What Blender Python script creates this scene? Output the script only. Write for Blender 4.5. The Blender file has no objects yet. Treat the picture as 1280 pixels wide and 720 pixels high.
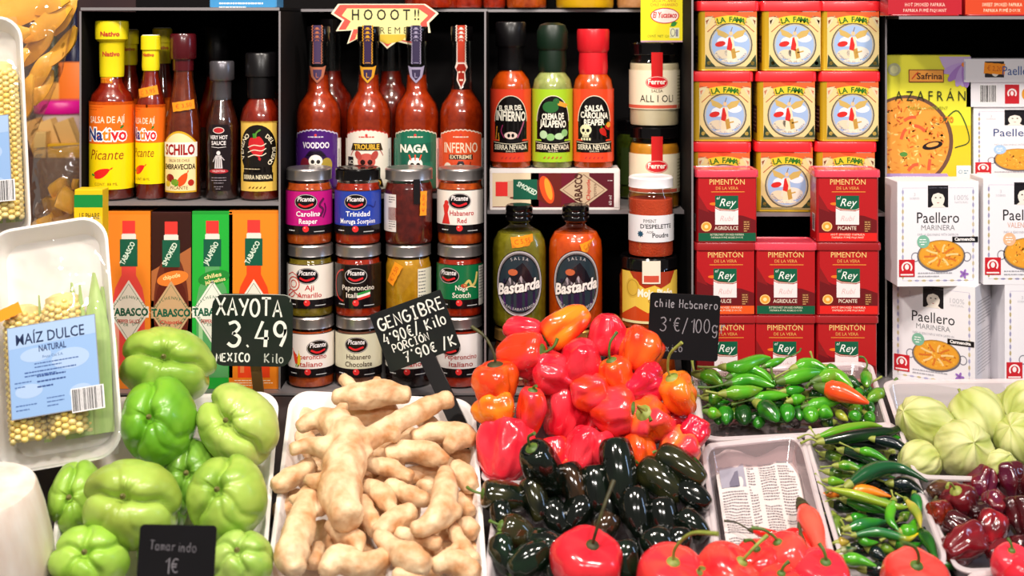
import bpy, bmesh, math, random
import numpy as np
from mathutils import Vector, Matrix, noise
from mathutils.geometry import tessellate_polygon

S = bpy.context.scene
C = S.collection
PI = math.pi

def lin(h):
    h = h.lstrip('#')
    if len(h) == 3: h = ''.join(c*2 for c in h)
    o = []
    for i in (0, 2, 4):
        c = int(h[i:i+2], 16)/255
        o.append(c/12.92 if c <= .04045 else ((c+.055)/1.055)**2.4)
    return (*o, 1.0)

# ------------------------------------------------------------ camera
D0 = 1.70            # metres from the lens to the front plane of the rack
EYE = 1.50           # eye height
HOR = 20             # image row of the horizon
F = D0*1000          # focal length in pixels (1 px = 1 mm on the rack front)
cam_data = bpy.data.cameras.new('camera')
cam = bpy.data.objects.new('camera', cam_data)
C.objects.link(cam)
cam.location = (0, -D0, EYE)
cam.rotation_euler = (PI/2, 0, 0)
cam_data.sensor_width = 36
cam_data.lens = 36*F/1280
cam_data.shift_y = -(360-HOR)/1280
cam_data.clip_start = .05
cam_data.dof.use_dof = True
cam_data.dof.focus_distance = 1.655
cam_data.dof.aperture_fstop = 5.0
S.camera = cam

# ------------------------------------------------------------ world, lamps, exposure
w = bpy.data.worlds.new('world'); S.world = w; w.use_nodes = True
bg = w.node_tree.nodes['Background']
bg.inputs[0].default_value = (1.0, .93, .88, 1)
bg.inputs[1].default_value = .16
S.view_settings.view_transform = 'Standard'
S.view_settings.look = 'None'
S.view_settings.gamma = 1
S.view_settings.use_curve_mapping = False
S.view_settings.exposure = 0.08
try: S.cycles.transparent_max_bounces = 32
except AttributeError: pass

def area(name, loc, target, size, power, col):
    l = bpy.data.lights.new(name, 'AREA'); l.shape = 'RECTANGLE'
    l.size, l.size_y = size; l.energy = power; l.color = col
    o = bpy.data.objects.new(name, l); C.objects.link(o); o.location = loc
    o.rotation_euler = (Vector(target)-Vector(loc)).to_track_quat('-Z', 'Y').to_euler()
    o['kind'] = 'structure'
    return o
WARM = (1.0, .90, .80)
area('ceiling_lamp', (-.75, -1.15, 2.75), (-.3, -.1, 1.05), (.16, .16), 21, WARM)
area('ceiling_lamp', (.0, -1.0, 2.85), (0, -.1, 1.05), (.16, .16), 21, WARM)
area('ceiling_lamp', (.8, -1.15, 2.75), (.35, -.1, 1.05), (.16, .16), 21, WARM)
area('ceiling_lamp', (-.35, -2.2, 2.4), (-.1, 0, 1.25), (.5, .16), 10.5, (1, .94, .89))
area('ceiling_lamp', (.65, -2.2, 2.4), (.2, 0, 1.25), (.5, .16), 10.5, (1, .94, .89))
area('ceiling_lamp', (2.2, -.7, 1.9), (.3, -.2, 1.05), (.15, .9), 6, (.45, .65, 1))

# ------------------------------------------------------------ geometry helpers
def P(px, py, Y=0.0):
    s = (D0+Y)/D0/1000
    return Vector(((px-640)*s, Y, EYE+(HOR-py)*s))
T22 = .404           # slope of the display counter
CB = -.02            # counter's back edge
CZ = 1.03            # its height there
def plane_z(y): return CZ+(y-CB)*T22
def pd(px, py, h):
    s = (py-HOR)/F
    return (EYE-CZ-h+(D0+CB)*T22)/(s+T22)
def Q(px, py, h):    # point seen at px,py standing h above the sloping counter
    d = pd(px, py, h)
    return Vector(((px-640)*d/F, d-D0, EYE-(py-HOR)*d/F))
NRM = Vector((0, -T22, 1)).normalized()

_m = {}
def mat(name, col='888', rough=.5, metal=0, coat=0, trans=0, spec=.5, bump=0, bscale=200, var=0, vscale=30, col2=None, sss=0, emit=0, stretch=None):
    if name in _m: return _m[name]
    m = bpy.data.materials.new(name); m.use_nodes = True
    nt = m.node_tree; b = nt.nodes['Principled BSDF']
    c = lin(col) if isinstance(col, str) else col
    b.inputs['Base Color'].default_value = c
    b.inputs['Roughness'].default_value = rough
    b.inputs['Metallic'].default_value = metal
    b.inputs['Coat Weight'].default_value = coat
    b.inputs['Coat Roughness'].default_value = .06
    b.inputs['Transmission Weight'].default_value = trans
    b.inputs['Specular IOR Level'].default_value = spec
    if sss:
        b.inputs['Subsurface Weight'].default_value = sss
        b.inputs['Subsurface Radius'].default_value = (.01, .005, .003)
        b.inputs['Subsurface Scale'].default_value = 1
    tc = None
    if col2 or bump:
        tc = nt.nodes.new('ShaderNodeTexCoord')
        mp = nt.nodes.new('ShaderNodeMapping')
        nt.links.new(tc.outputs['Object'], mp.inputs[0])
        if stretch: mp.inputs['Scale'].default_value = stretch
    if col2:
        n = nt.nodes.new('ShaderNodeTexNoise'); n.inputs['Scale'].default_value = vscale
        n.inputs['Detail'].default_value = 4
        nt.links.new(mp.outputs[0], n.inputs['Vector'])
        r = nt.nodes.new('ShaderNodeValToRGB')
        r.color_ramp.elements[0].position = .35; r.color_ramp.elements[1].position = .68
        r.color_ramp.elements[0].color = c; r.color_ramp.elements[1].color = lin(col2)
        nt.links.new(n.outputs['Fac'], r.inputs[0]); nt.links.new(r.outputs[0], b.inputs['Base Color'])
    if bump:
        n = nt.nodes.new('ShaderNodeTexNoise'); n.inputs['Scale'].default_value = bscale
        n.inputs['Detail'].default_value = 3
        nt.links.new(mp.outputs[0], n.inputs['Vector'])
        bp = nt.nodes.new('ShaderNodeBump'); bp.inputs['Strength'].default_value = bump
        bp.inputs['Distance'].default_value = .002
        nt.links.new(n.outputs['Fac'], bp.inputs['Height']); nt.links.new(bp.outputs[0], b.inputs['Normal'])
    _m[name] = m
    return m

def clear(name, tint='fff', refl=.10, rough=.04, body=0.0, bcol='fff', bump=0):
    """thin clear wall: see-through, with a fresnel shine and an optional milky share"""
    if name in _m: return _m[name]
    m = bpy.data.materials.new(name); m.use_nodes = True; nt = m.node_tree
    nt.nodes.clear(); N = nt.nodes.new; L = nt.links.new
    out = N('ShaderNodeOutputMaterial'); t = N('ShaderNodeBsdfTransparent'); t.inputs[0].default_value = lin(tint)
    g = N('ShaderNodeBsdfGlossy'); g.inputs['Roughness'].default_value = rough
    lw = N('ShaderNodeLayerWeight'); lw.inputs[0].default_value = .25
    mr = N('ShaderNodeMapRange'); mr.inputs[3].default_value = refl*.45; mr.inputs[4].default_value = min(.55, refl*4)
    L(lw.outputs['Fresnel'], mr.inputs[0])
    mx = N('ShaderNodeMixShader'); L(mr.outputs[0], mx.inputs[0])
    src = t
    if body:
        d = N('ShaderNodeBsdfDiffuse'); d.inputs[0].default_value = lin(bcol)
        m2 = N('ShaderNodeMixShader'); m2.inputs[0].default_value = body
        L(t.outputs[0], m2.inputs[1]); L(d.outputs[0], m2.inputs[2]); src = m2
    L(src.outputs[0], mx.inputs[1]); L(g.outputs[0], mx.inputs[2]); L(mx.outputs[0], out.inputs[0])
    if bump:
        n = N('ShaderNodeTexNoise'); n.inputs['Scale'].default_value = 22; n.inputs['Detail'].default_value = 2
        tc = N('ShaderNodeTexCoord'); L(tc.outputs['Object'], n.inputs['Vector'])
        bp = N('ShaderNodeBump'); bp.inputs['Strength'].default_value = bump; bp.inputs['Distance'].default_value = .02
        L(n.outputs['Fac'], bp.inputs['Height']); L(bp.outputs[0], g.inputs['Normal']); L(bp.outputs[0], lw.inputs['Normal'])
    _m[name] = m
    return m

def vmat(name, rough=.35, coat=0, sss=0, bump=0, bscale=150):
    """colour comes from the mesh's own flat 'Col' attribute (print, or a fruit's own colouring)"""
    if name in _m: return _m[name]
    m = mat(name, 'fff', rough, coat=coat, sss=sss, bump=bump, bscale=bscale)
    nt = m.node_tree; a = nt.nodes.new('ShaderNodeAttribute'); a.attribute_name = 'Col'
    nt.links.new(a.outputs['Color'], nt.nodes['Principled BSDF'].inputs['Base Color'])
    return m

def setp(o, label=None, cat=None, group=None, kind=None):
    if label: o['label'] = label
    if cat: o['category'] = cat
    if group: o['group'] = group
    if kind: o['kind'] = kind
    return o

def mesh(name, V, Fc, m=None, smooth=None, mats=None, midx=None, cols=None, vcols=None):
    me = bpy.data.meshes.new(name)
    me.from_pydata([tuple(map(float, v)) for v in V], [], [tuple(map(int, f)) for f in Fc])
    for x in (mats or ([m] if m else [])): me.materials.append(x)
    if midx is not None: me.polygons.foreach_set('material_index', midx)
    if cols is not None:     # one colour per face
        at = me.color_attributes.new('Col', 'FLOAT_COLOR', 'CORNER')
        n = np.empty(len(me.polygons), dtype=np.int32); me.polygons.foreach_get('loop_total', n)
        at.data.foreach_set('color', np.repeat(np.asarray(cols, dtype=np.float32), n, axis=0).ravel())
    if vcols is not None:
        at = me.color_attributes.new('Col', 'FLOAT_COLOR', 'POINT')
        at.data.foreach_set('color', np.asarray(vcols, dtype=np.float32).ravel())
    if smooth is not None:
        me.shade_smooth()
        if smooth < 180: me.set_sharp_from_angle(angle=math.radians(smooth))
    me.update()
    return me

def obj(name, me, parent=None, loc=None, rot=None):
    o = bpy.data.objects.new(name, me); C.objects.link(o)
    if parent: o.parent = parent
    if loc is not None: o.location = loc
    if rot is not None: o.rotation_euler = rot
    return o

def thing(name, label, cat, loc=(0, 0, 0), rot=(0, 0, 0), group=None):
    o = bpy.data.objects.new(name, None); C.objects.link(o); o.empty_display_size = .02
    o.location = loc; o.rotation_euler = rot
    return setp(o, label, cat, group)

def copy_tree(o, parent=None):
    c = o.copy(); C.objects.link(c); c.parent = parent
    for ch in list(o.children): copy_tree(ch, c)
    return c

def lathe(prof, seg=40, k=.001, ang=None):
    V = []; Fc = []
    n = len(prof)
    for r, z in prof:
        for j in range(seg):
            a = 2*PI*j/seg
            V.append((r*k*math.cos(a), r*k*math.sin(a), z*k))
    for i in range(n-1):
        for j in range(seg):
            j2 = (j+1) % seg
            Fc.append((i*seg+j, i*seg+j2, (i+1)*seg+j2, (i+1)*seg+j))
    if prof[0][0] > .01: Fc.append(tuple(range(seg-1, -1, -1)))
    if prof[-1][0] > .01: Fc.append(tuple((n-1)*seg+j for j in range(seg)))
    return V, Fc

def rr(w, d, r, n=5):
    """rounded rectangle outline, counter-clockwise"""
    r = min(r, w/2-.01, d/2-.01); o = []
    for cx, cy, a0 in ((w/2-r, -d/2+r, -90), (w/2-r, d/2-r, 0), (-w/2+r, d/2-r, 90), (-w/2+r, -d/2+r, 180)):
        for i in range(n):
            a = math.radians(a0+90*i/(n-1)); o.append((cx+r*math.cos(a), cy+r*math.sin(a)))
    return o

def loft(levels, n=5, k=.001, caps=(1, 1)):
    """levels: (w, d, r, z) rounded rectangles joined upward"""
    V = []; Fc = []; m = 4*n
    for w_, d_, r_, z_ in levels:
        V += [(x*k, y*k, z_*k) for x, y in rr(w_, d_, r_, n)]
    for i in range(len(levels)-1):
        for j in range(m):
            j2 = (j+1) % m
            Fc.append((i*m+j, i*m+j2, (i+1)*m+j2, (i+1)*m+j))
    if caps[0]: Fc.append(tuple(range(m-1, -1, -1)))
    if caps[1]: Fc.append(tuple((len(levels)-1)*m+j for j in range(m)))
    return V, Fc

def box(x0, y0, z0, x1, y1, z1):
    V = [(x, y, z) for z in (z0, z1) for x, y in ((x0, y0), (x1, y0), (x1, y1), (x0, y1))]
    return V, [(3, 2, 1, 0), (4, 5, 6, 7), (0, 1, 5, 4), (1, 2, 6, 5), (2, 3, 7, 6), (3, 0, 4, 7)]

def join(*vf):
    V = []; Fc = []
    for v, f in vf:
        o = len(V); V += list(v); Fc += [tuple(i+o for i in t) for t in f]
    return V, Fc

def catmull(pts, sub=6):
    p = [np.array(q, float) for q in pts]
    if len(p) < 3:
        return [p[0]+(p[-1]-p[0])*i/sub for i in range(sub+1)]
    p = [2*p[0]-p[1]]+p+[2*p[-1]-p[-2]]; out = []
    for i in range(1, len(p)-2):
        for j in range(sub):
            t = j/sub
            out.append(.5*((2*p[i])+(-p[i-1]+p[i+1])*t+(2*p[i-1]-5*p[i]+4*p[i+1]-p[i+2])*t*t+(-p[i-1]+3*p[i]-3*p[i+1]+p[i+2])*t**3))
    out.append(p[-2]); return out

def tube(pts, rad, seg=8, wob=None):
    """pts: world points; rad: radius per point; closed ends"""
    pts = [Vector(p) for p in pts]; n = len(pts); V = []; Fc = []
    ref = Vector((.13, .3, 1)).normalized(); prev = None
    for i in range(n):
        t = (pts[min(i+1, n-1)]-pts[max(i-1, 0)]).normalized()
        if prev is None:
            u = t.cross(ref)
            if u.length < .1: u = t.cross(Vector((1, 0, 0)))
            u.normalize()
        else: u = (prev-t*prev.dot(t)).normalized()
        prev = u; v = t.cross(u)
        r = rad[i] if hasattr(rad, '__len__') else rad
        for j in range(seg):
            a = 2*PI*j/seg; q = r*(wob(i/(n-1), a) if wob else 1)
            V.append(pts[i]+u*math.cos(a)*q+v*math.sin(a)*q)
    for i in range(n-1):
        for j in range(seg):
            j2 = (j+1) % seg; Fc.append((i*seg+j, i*seg+j2, (i+1)*seg+j2, (i+1)*seg+j))
    Fc.append(tuple(range(seg-1, -1, -1))); Fc.append(tuple((n-1)*seg+j for j in range(seg)))
    return V, Fc
# ------------------------------------------------------------ flat print: shapes and lettering in millimetres
_tg = {}
def text_geo(s, b=0.0, sh=0.0):
    k = (s, b, sh)
    if k in _tg: return _tg[k]
    cu = bpy.data.curves.new('lettering', 'FONT'); cu.body = s; cu.size = 1; cu.resolution_u = 1 if len(s) > 14 else 2
    cu.offset = b; cu.shear = sh; cu.fill_mode = 'FRONT'
    ob = bpy.data.objects.new('lettering', cu)
    me = bpy.data.meshes.new_from_object(ob)
    V = np.empty(len(me.vertices)*3); me.vertices.foreach_get('co', V); V = V.reshape(-1, 3)[:, :2]
    Fc = [tuple(p.vertices) for p in me.polygons]
    bpy.data.objects.remove(ob); bpy.data.curves.remove(cu); bpy.data.meshes.remove(me)
    _tg[k] = (V, Fc)
    return _tg[k]
CAP = None
def capheight():
    global CAP
    if CAP is None:
        V, _ = text_geo('H'); CAP = float(V[:, 1].max())
    return CAP

class Art:
    def __init__(s, z=0): s.V = []; s.F = []; s.C = []; s.z = z
    def u(s, n=1): s.z += n; return s
    def add(s, V, Fc, c):
        o = len(s.V); s.V += [(float(x), float(y), s.z) for x, y in V]
        s.F += [tuple(i+o for i in f) for f in Fc]
        cc = lin(c) if isinstance(c, str) else c
        s.C += [cc]*len(Fc); return s
    def R(s, x0, y0, x1, y1, c, n=1):
        return s.add([(x0, y0), (x1, y0), (x1, y1), (x0, y1)], [(0, 1, 2, 3)], c)
    def P(s, pts, c):
        t = tessellate_polygon([[Vector((x, y, 0)) for x, y in pts]])
        fs = []
        for f in t:
            a, b_, d = (pts[i] for i in f)
            cr = (b_[0]-a[0])*(d[1]-a[1])-(b_[1]-a[1])*(d[0]-a[0])
            fs.append(f if cr > 0 else (f[0], f[2], f[1]))
        return s.add(pts, fs, c)
    def E(s, cx, cy, rx, ry, c, n=28, rot=0):
        q = math.radians(rot); o = []
        for i in range(n):
            a = 2*PI*i/n; x, y = rx*math.cos(a), ry*math.sin(a)
            o.append((cx+x*math.cos(q)-y*math.sin(q), cy+x*math.sin(q)+y*math.cos(q)))
        return s.add(o, [tuple(range(n))], c)
    def G(s, cx, cy, rx, ry, t, c, n=36, a0=0, a1=360):       # ring or arc band
        V = []; full = a1-a0 >= 360
        for i in range(n+(0 if full else 1)):
            a = math.radians(a0+(a1-a0)*i/n)
            V += [(cx+(rx-t)*math.cos(a), cy+(ry-t)*math.sin(a)), (cx+rx*math.cos(a), cy+ry*math.sin(a))]
        m = len(V)//2; Fc = [(2*i, 2*i+1, 2*((i+1) % m)+1, 2*((i+1) % m)) for i in range(n if full else n)]
        return s.add(V, Fc, c)
    def L(s, pts, w, c, closed=False, sub=0):                 # a stroke
        if sub: pts = [tuple(p) for p in catmull(pts, sub)]
        pts = [Vector(p) for p in pts]; n = len(pts); V = []
        for i in range(n):
            a = pts[(i-1) % n] if (i > 0 or closed) else pts[i]
            b_ = pts[(i+1) % n] if (i < n-1 or closed) else pts[i]
            t = (b_-a); t = t.normalized() if t.length else Vector((1, 0)); nn = Vector((-t.y, t.x))*w/2
            V += [pts[i]+nn, pts[i]-nn]
        Fc = [(2*i, 2*i+1, 2*i+3, 2*i+2) for i in range(n-1)]
        if closed: Fc.append((2*n-2, 2*n-1, 1, 0))
        return s.add([(v.x, v.y) for v in V], Fc, c)
    def T(s, t, x, y, h, c, w=None, b=0, sh=0, rot=0, al='c'):
        V, Fc = text_geo(t, b, sh); V = V*(h/capheight())
        if len(V) == 0: return s
        x0, x1 = V[:, 0].min(), V[:, 0].max()
        if w: V = V*[w/(x1-x0), 1]; x0, x1 = V[:, 0].min(), V[:, 0].max()
        dx = -(x0+x1)/2 if al == 'c' else (-x0 if al == 'l' else -x1)
        V = V+[dx, 0]
        if rot:
            q = math.radians(rot); V = V-[0, 0]
            V = np.stack([V[:, 0]*math.cos(q)-V[:, 1]*math.sin(q), V[:, 0]*math.sin(q)+V[:, 1]*math.cos(q)], 1)
        return s.add(V+[x, y], Fc, c)
    def TA(s, t, cx, cy, r, a, h, c, step=None, b=0, flip=False):   # letters set round an arc centred on angle a
        step = step or math.degrees(h*.95/r); n = len(t)
        for i, ch in enumerate(t):
            if ch == ' ': continue
            k = (i-(n-1)/2)*step
            g = a+k if flip else a-k
            q = math.radians(g); rot = g+90 if flip else g-90
            s.T(ch, cx+r*math.cos(q), cy+r*math.sin(q), h, c, b=b, rot=rot)
        return s
    def W(s, x0, x1, y, n, dy, h, c, seed=1, fill=.9, al='l'):      # lines of print too small to read
        rnd = random.Random(seed*77+n)
        for i in range(n):
            W_ = (x1-x0)*(1 if i < n-1 else .6)*(fill+rnd.random()*(1-fill))
            x = x0 if al == 'l' else (x0+x1)/2-W_/2; e = x+W_
            while x < e-.5:
                l = min(rnd.uniform(1.5, 5), e-x); s.R(x, y-i*dy, x+l, y-i*dy+h, c); x += l+.7
        return s
    def bar(s, x0, y0, x1, y1, seed=3, bgc='f4f2f4', fg='222'):
        s.R(x0, y0, x1, y1, bgc).u(); rnd = random.Random(seed); x = x0+1.2
        while x < x1-1.4:
            q = rnd.choice((.4, .4, .8, 1.2)); s.R(x, y0+1.2, x+q, y1-1, fg); x += q+rnd.choice((.4, .5, .9))
        return s
    def chili(s, x, y, l, w, ang, c, stem='3a8f2a', bend=.25):
        q = math.radians(ang); up = []; dn = []
        for i in range(13):
            t = i/12; r = w/2*(math.sin(PI*min(1, t*1.0+.16))**.7 if t < .84 else 1-t)
            if t >= .84: r = w/2*max(0, (1-t)/.16)*.35
            yy = bend*l*(t*t-.3)
            up.append((l*(t-.5), yy+r)); dn.append((l*(t-.5), yy-r))
        pts = dn+up[::-1]
        f = lambda p: (x+p[0]*math.cos(q)-p[1]*math.sin(q), y+p[0]*math.sin(q)+p[1]*math.cos(q))
        s.P([f(p) for p in pts], c)
        return s.L([f((-l*.46, -bend*l*.3)), f((-l*.56, -bend*l*.2)), f((-l*.66, -bend*l*.02))], w*.22, stem)
    def skull(s, x, y, k, c='f2ede0', d='1a1414'):
        s.E(x, y+k*.25, k, k*.9, c); s.R(x-k*.55, y-k*.95, x+k*.55, y-k*.3, c); s.u()
        s.E(x-k*.4, y+k*.15, k*.28, k*.3, d, 14).E(x+k*.4, y+k*.15, k*.28, k*.3, d, 14)
        s.P([(x-k*.12, y-k*.35), (x+k*.12, y-k*.35), (x, y-k*.08)], d)
        for i in range(-2, 3): s.R(x+i*k*.2-k*.03, y-k*.9, x+i*k*.2+k*.03, y-k*.55, d)
        return s
    def sticker(s, x, y, w, h, rot, t='€ 5,95', c='ff9a1e'):
        q = math.radians(rot); f = lambda a, b_: (x+a*math.cos(q)-b_*math.sin(q), y+a*math.sin(q)+b_*math.cos(q))
        e = []
        for i in range(7): e.append((-w/2+w*i/6, -h/2+(.5 if i % 2 else 0)))
        for i in range(7): e.append((w/2-w*i/6, h/2-(.5 if i % 2 else 0)))
        s.P([f(*p) for p in e], c).u()
        return s.T(t, *f(0, -h*.2), h*.42, 'd0521a', w=w*.7, rot=rot)

    # ---- to a mesh
    def _bm(s, cut=None):
        V = [(x, y, z) for x, y, z in s.V]
        if not cut: return V, s.F, s.C
        bm = bmesh.new(); vs = [bm.verts.new(v) for v in V]
        for i, f in enumerate(s.F):
            try: fc = bm.faces.new([vs[j] for j in f]); fc.material_index = i
            except ValueError: pass
        xs = [v[0] for v in V]; x = math.floor(min(xs)/cut)*cut+cut
        while x < max(xs):
            # only the faces that reach over the line
            fs = [f for f in bm.faces if min(v.co.x for v in f.verts) < x-1e-5 and max(v.co.x for v in f.verts) > x+1e-5]
            if fs:
                g = list({v for f in fs for v in f.verts})+list({e for f in fs for e in f.edges})+fs
                bmesh.ops.bisect_plane(bm, geom=g, dist=1e-5, plane_co=(x, 0, 0), plane_no=(1, 0, 0))
            x += cut
        bm.verts.index_update()
        Vo = [tuple(v.co) for v in bm.verts]; Fo = [tuple(v.index for v in f.verts) for f in bm.faces]
        Co = [s.C[f.material_index] for f in bm.faces]; bm.free()
        return Vo, Fo, Co
    def flat(s, name, lift=.0001, k=.001, m=None, step=7e-5):
        """front face in the local XZ plane, facing -Y"""
        V, Fc, Cc = s._bm()
        return mesh(name, [(x*k, -lift-z*step, y*k) for x, y, z in V], Fc, m or PRINT, cols=Cc)
    def wrap(s, name, r, lift=.3, k=.001, m=None, rf=None, squash=1):
        V, Fc, Cc = s._bm(cut=max(1.6, r*.1)); o = []
        for x, y, z in V:
            R_ = (rf(y) if rf else r)+lift+z*.07; a = x/r
            o.append((R_*math.sin(a)*k, -R_*math.cos(a)*k*squash, y*k))
        return mesh(name, o, Fc, m or PRINT, cols=Cc)

PRINT = vmat('printed_paper', .38)
PRINTG = vmat('printed_gloss', .22, coat=.3)
CHALKB = vmat('chalkboard', .6, bump=.15)
# ------------------------------------------------------------ setting
fl = obj('floor', mesh('floor', *box(-3, -3.2, -.05, 3, 2.6, 0), m=mat('floor_concrete', '8a8480', .5, var=1, col2='77716c')))
setp(fl, kind='structure')
wb = obj('wall_back', mesh('wall_back', *box(-3, 2.5, 0, 3, 2.6, 3), m=mat('wall_paint', '6b4f4c', .8, col2='4a3a44', vscale=2)))
setp(wb, kind='structure')

BLACK = mat('black_board', '070506', .8, spec=.15)
EDGE = mat('aluminium_edge', 'a9a3a6', .35, metal=.6)
GREY = mat('grey_shelf', '8e898b', .4, metal=.3)
rack = thing('display_rack', 'black market display rack with thin aluminium edges standing behind the produce counter', 'rack', (0, 0, 0))
ZB = 1.033
def board(n, x0, y0, z0, x1, y1, z1, top=None, front=EDGE, parent=rack):
    V, Fc = box(x0, y0, z0, x1, y1, z1)
    obj(n, mesh(n, V, Fc, mats=[BLACK, front, top or BLACK], midx=[0, 2, 1, 0, 0, 0]), parent)
DX = [-.5395, -.2905, -.0335, .2255, .4835, .74]
ZM = [1.268, 1.268, 1.247, 1.246, 1.246]
YM = [0, .066, .073, .058, .058]
ZT = [1.511, 1.510, 1.5095, 1.531, 1.500]
YT = [0, .17, .17, .15, .0]
for i, x in enumerate(DX):
    board('divider', x-.0012, .058 if i == 4 else 0, ZB, x+.0012, .25, 1.56 if i in (3, 4) else 1.506)
for i in range(5):
    a, b = DX[i]+.0012, DX[i+1]-.0012
    board('shelf_board', a, YM[i], ZM[i]-.005, b, .25, ZM[i]-.0004, top=GREY)
    board('top_board', a-.001, YT[i], ZT[i]-.004, b+.001, .25, ZT[i]-.0004, top=GREY)
board('back_panel', -.5395, .2502, ZB, .74, .256, 1.56, front=BLACK)
board('base_board', -.56, -.015, ZB-.003, .76, .27, ZB-.0004, top=GREY)
board('base_cabinet', -.55, .02, 0, .75, .26, ZB-.0035, front=BLACK)

# sloping counter that carries the trays
cnt = thing('display_counter', 'dark sloping counter that carries the trays of vegetables', 'counter')
V = [(-1.0, -.62, plane_z(-.62)), (1.0, -.62, plane_z(-.62)), (1.0, CB, CZ), (-1.0, CB, CZ)]
V += [(x, y, z-.02) for x, y, z in V]
obj('counter_top', mesh('counter_top', V, [(0, 1, 2, 3), (7, 6, 5, 4), (0, 4, 5, 1), (1, 5, 6, 2), (2, 6, 7, 3), (3, 7, 4, 0)], mat('dark_counter', '241d1e', .5)), cnt)
zf = plane_z(-.62)-.02
obj('front_panel', mesh('front_panel', *box(-1, -.6, 0, 1, -.58, zf), m=BLACK), cnt)
for x in (-.99, .97):
    V, Fc = box(x, -.58, 0, x+.02, CB-.005, 1); V = [(a, b, (plane_z(b)-.021 if c_ > .5 else 0)) for a, b, c_ in V]
    obj('side_panel', mesh('side_panel', V, Fc, BLACK), cnt)

# ------------------------------------------------------------ bottle and jar builders (profiles in rack pixels = millimetres)
GLASS = clear('clear_glass', 'f4f7f4', .12)
GLASSJ = clear('jar_glass', 'fbfbf7', .10)
BLK = mat('black_plastic', '0d0b0d', .3)
GLOSSBLK = mat('black_gloss', '090708', .12)
SILVER = mat('silver_lid', 'b9b2b0', .28, metal=.9)
def sauce(n, c, c2=None, r=.25): return mat('sauce_'+n, c, r, coat=.5, col2=c2, vscale=120, bump=.1, bscale=300)
RED = sauce('red', '98220a', '7e1605'); DRED = sauce('deep_red', '8c1d06', '6e1204'); BROWN = sauce('brown', '4a1a0c', '36100a')
ORG = sauce('orange', 'e8700f', 'd85a0a'); BORG = sauce('bright_orange', 'ea5a0c', 'd94b08')

def at(o, name, prof, m, k, seg=36, smooth=50, sq=1, sleeve=False):
    V, Fc = lathe(prof, seg, k)
    if sq != 1: V = [(x, y*sq, z) for x, y, z in V]
    return obj(name, mesh(name, V, Fc, m, smooth=smooth), o)

def bottle(name, label, cx, Yc, zb, prof, fill, sm, caps, art=None, lr=None, lz=0, turn=0, cat='bottle', group=None, sq=1, strip=None, wall=1.0):
    k = .001*(D0+Yc)/D0
    t = thing(name, label, cat, ((cx-640)*k, Yc, zb), (0, 0, turn), group)
    at(t, 'glass', prof+[(prof[-1][0]-.8, prof[-1][1])], GLASS, k, smooth=60, sq=sq)
    ins = []
    for i, (r, z) in enumerate(prof):
        zz = max(z, 1.2)
        if zz > fill:
            r0, z0 = prof[i-1]; r = r0+(r-r0)*(fill-z0)/max(.01, z-z0); ins.append((max(.5, r-wall), fill)); break
        ins.append((max(.5, r-wall), zz))
    at(t, 'sauce', ins, sm, k, smooth=60, sq=sq)
    for nm, pr, m_ in caps: at(t, nm, pr, m_, k, smooth=40)
    if art is not None:
        art.V = [(x, y+lz, z) for x, y, z in art.V]
        obj('label', art.wrap('label', lr, k=k, squash=sq, m=PRINTG), t)
    if strip is not None:
        a, rf, r_ = strip
        obj('seal_strip', a.wrap('seal_strip', r_, k=k, rf=rf, m=PRINTG), t)
    return t, k

def cap(r, z0, z1, top=1.0, ribs=False):
    return [(r, z0), (r, z1-top), (r-top, z1)]
def sticker_on(t, k, x, z, w_, h_, rot, r, s='€ 5,95', dy=0):
    a = Art(); a.sticker(0, 0, w_, h_, rot, s)
    a.V = [(u+x, v+z, l) for u, v, l in a.V]
    obj('price_sticker', a.wrap('price_sticker', r, lift=.8, k=k), t)

Z1 = ZM[0]
# --- bay one: tall bottles, from the aisle side inwards
def nativo_art():
    a = Art(); W = 'ffffff'
    a.R(-60, 0, 60, 56, 'f7d90c').R(-60, 56, 60, 108, 'f2701a').R(-60, 104, 60, 108, 'e85f12').u()
    a.W(-26, 0, 101, 2, 3, 1, 'c85010')
    a.T('SALSA DE AJÍ', 0, 82, 8, 'ffe9cf', w=47, b=.01)
    a.T('Nativo', 0, 61, 14, W, w=55, b=.11).u()
    # each letter of the word in its own colour, set where the whole word sets it
    V_, _ = text_geo('Nativo', .03); x0_, x1_ = V_[:, 0].min(), V_[:, 0].max(); kx = 52/(x1_-x0_)
    for i_, c in enumerate(('27357e', '27357e', 'f08a1d', 'ee7a1a', 'd3242c', 'e0202b')):
        V_, F_ = text_geo('Nativo'[:i_+1], .03); p_ = text_geo('Nativo'[:i_], .03)[0] if i_ else V_[:0]
        n_ = len(p_); m_ = text_geo('Nativo'[i_], .03)[0]; e_ = V_[:, 0].max()
        g_ = text_geo('Nativo'[i_], .03); gx = e_-g_[0][:, 0].max()
        a.add([((gx+x-x0_)*kx-26, 61+y*14/capheight()) for x, y in g_[0]], g_[1], c)
    a.E(20, 77, 3, 1.4, '2c7d2d', rot=40)
    a.T('Picante', 0, 37, 12, '9c4a10', w=44, sh=.25)
    a.chili(-3, 21, 26, 11, 8, 'e2231b'); a.T('CONT. 88 ML', 0, 5, 3.4, '8a6a10')
    return a
prof = [(25, 0), (27.5, 3), (27.5, 122), (25, 130), (18, 138), (14, 146), (13, 165), (13, 200)]
YEL = mat('yellow_plastic', 'f0dc18', .3, coat=.3)
def neckband(t, k, s, r, z, h, c='c0392b', tw=None):
    a = Art(); a.T(s, 0, 0, h, c, w=tw, b=.03); a.V = [(u+3, v+z, l) for u, v, l in a.V]
    obj('neck_print', a.wrap('neck_print', r, lift=.4, k=k), t)
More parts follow.
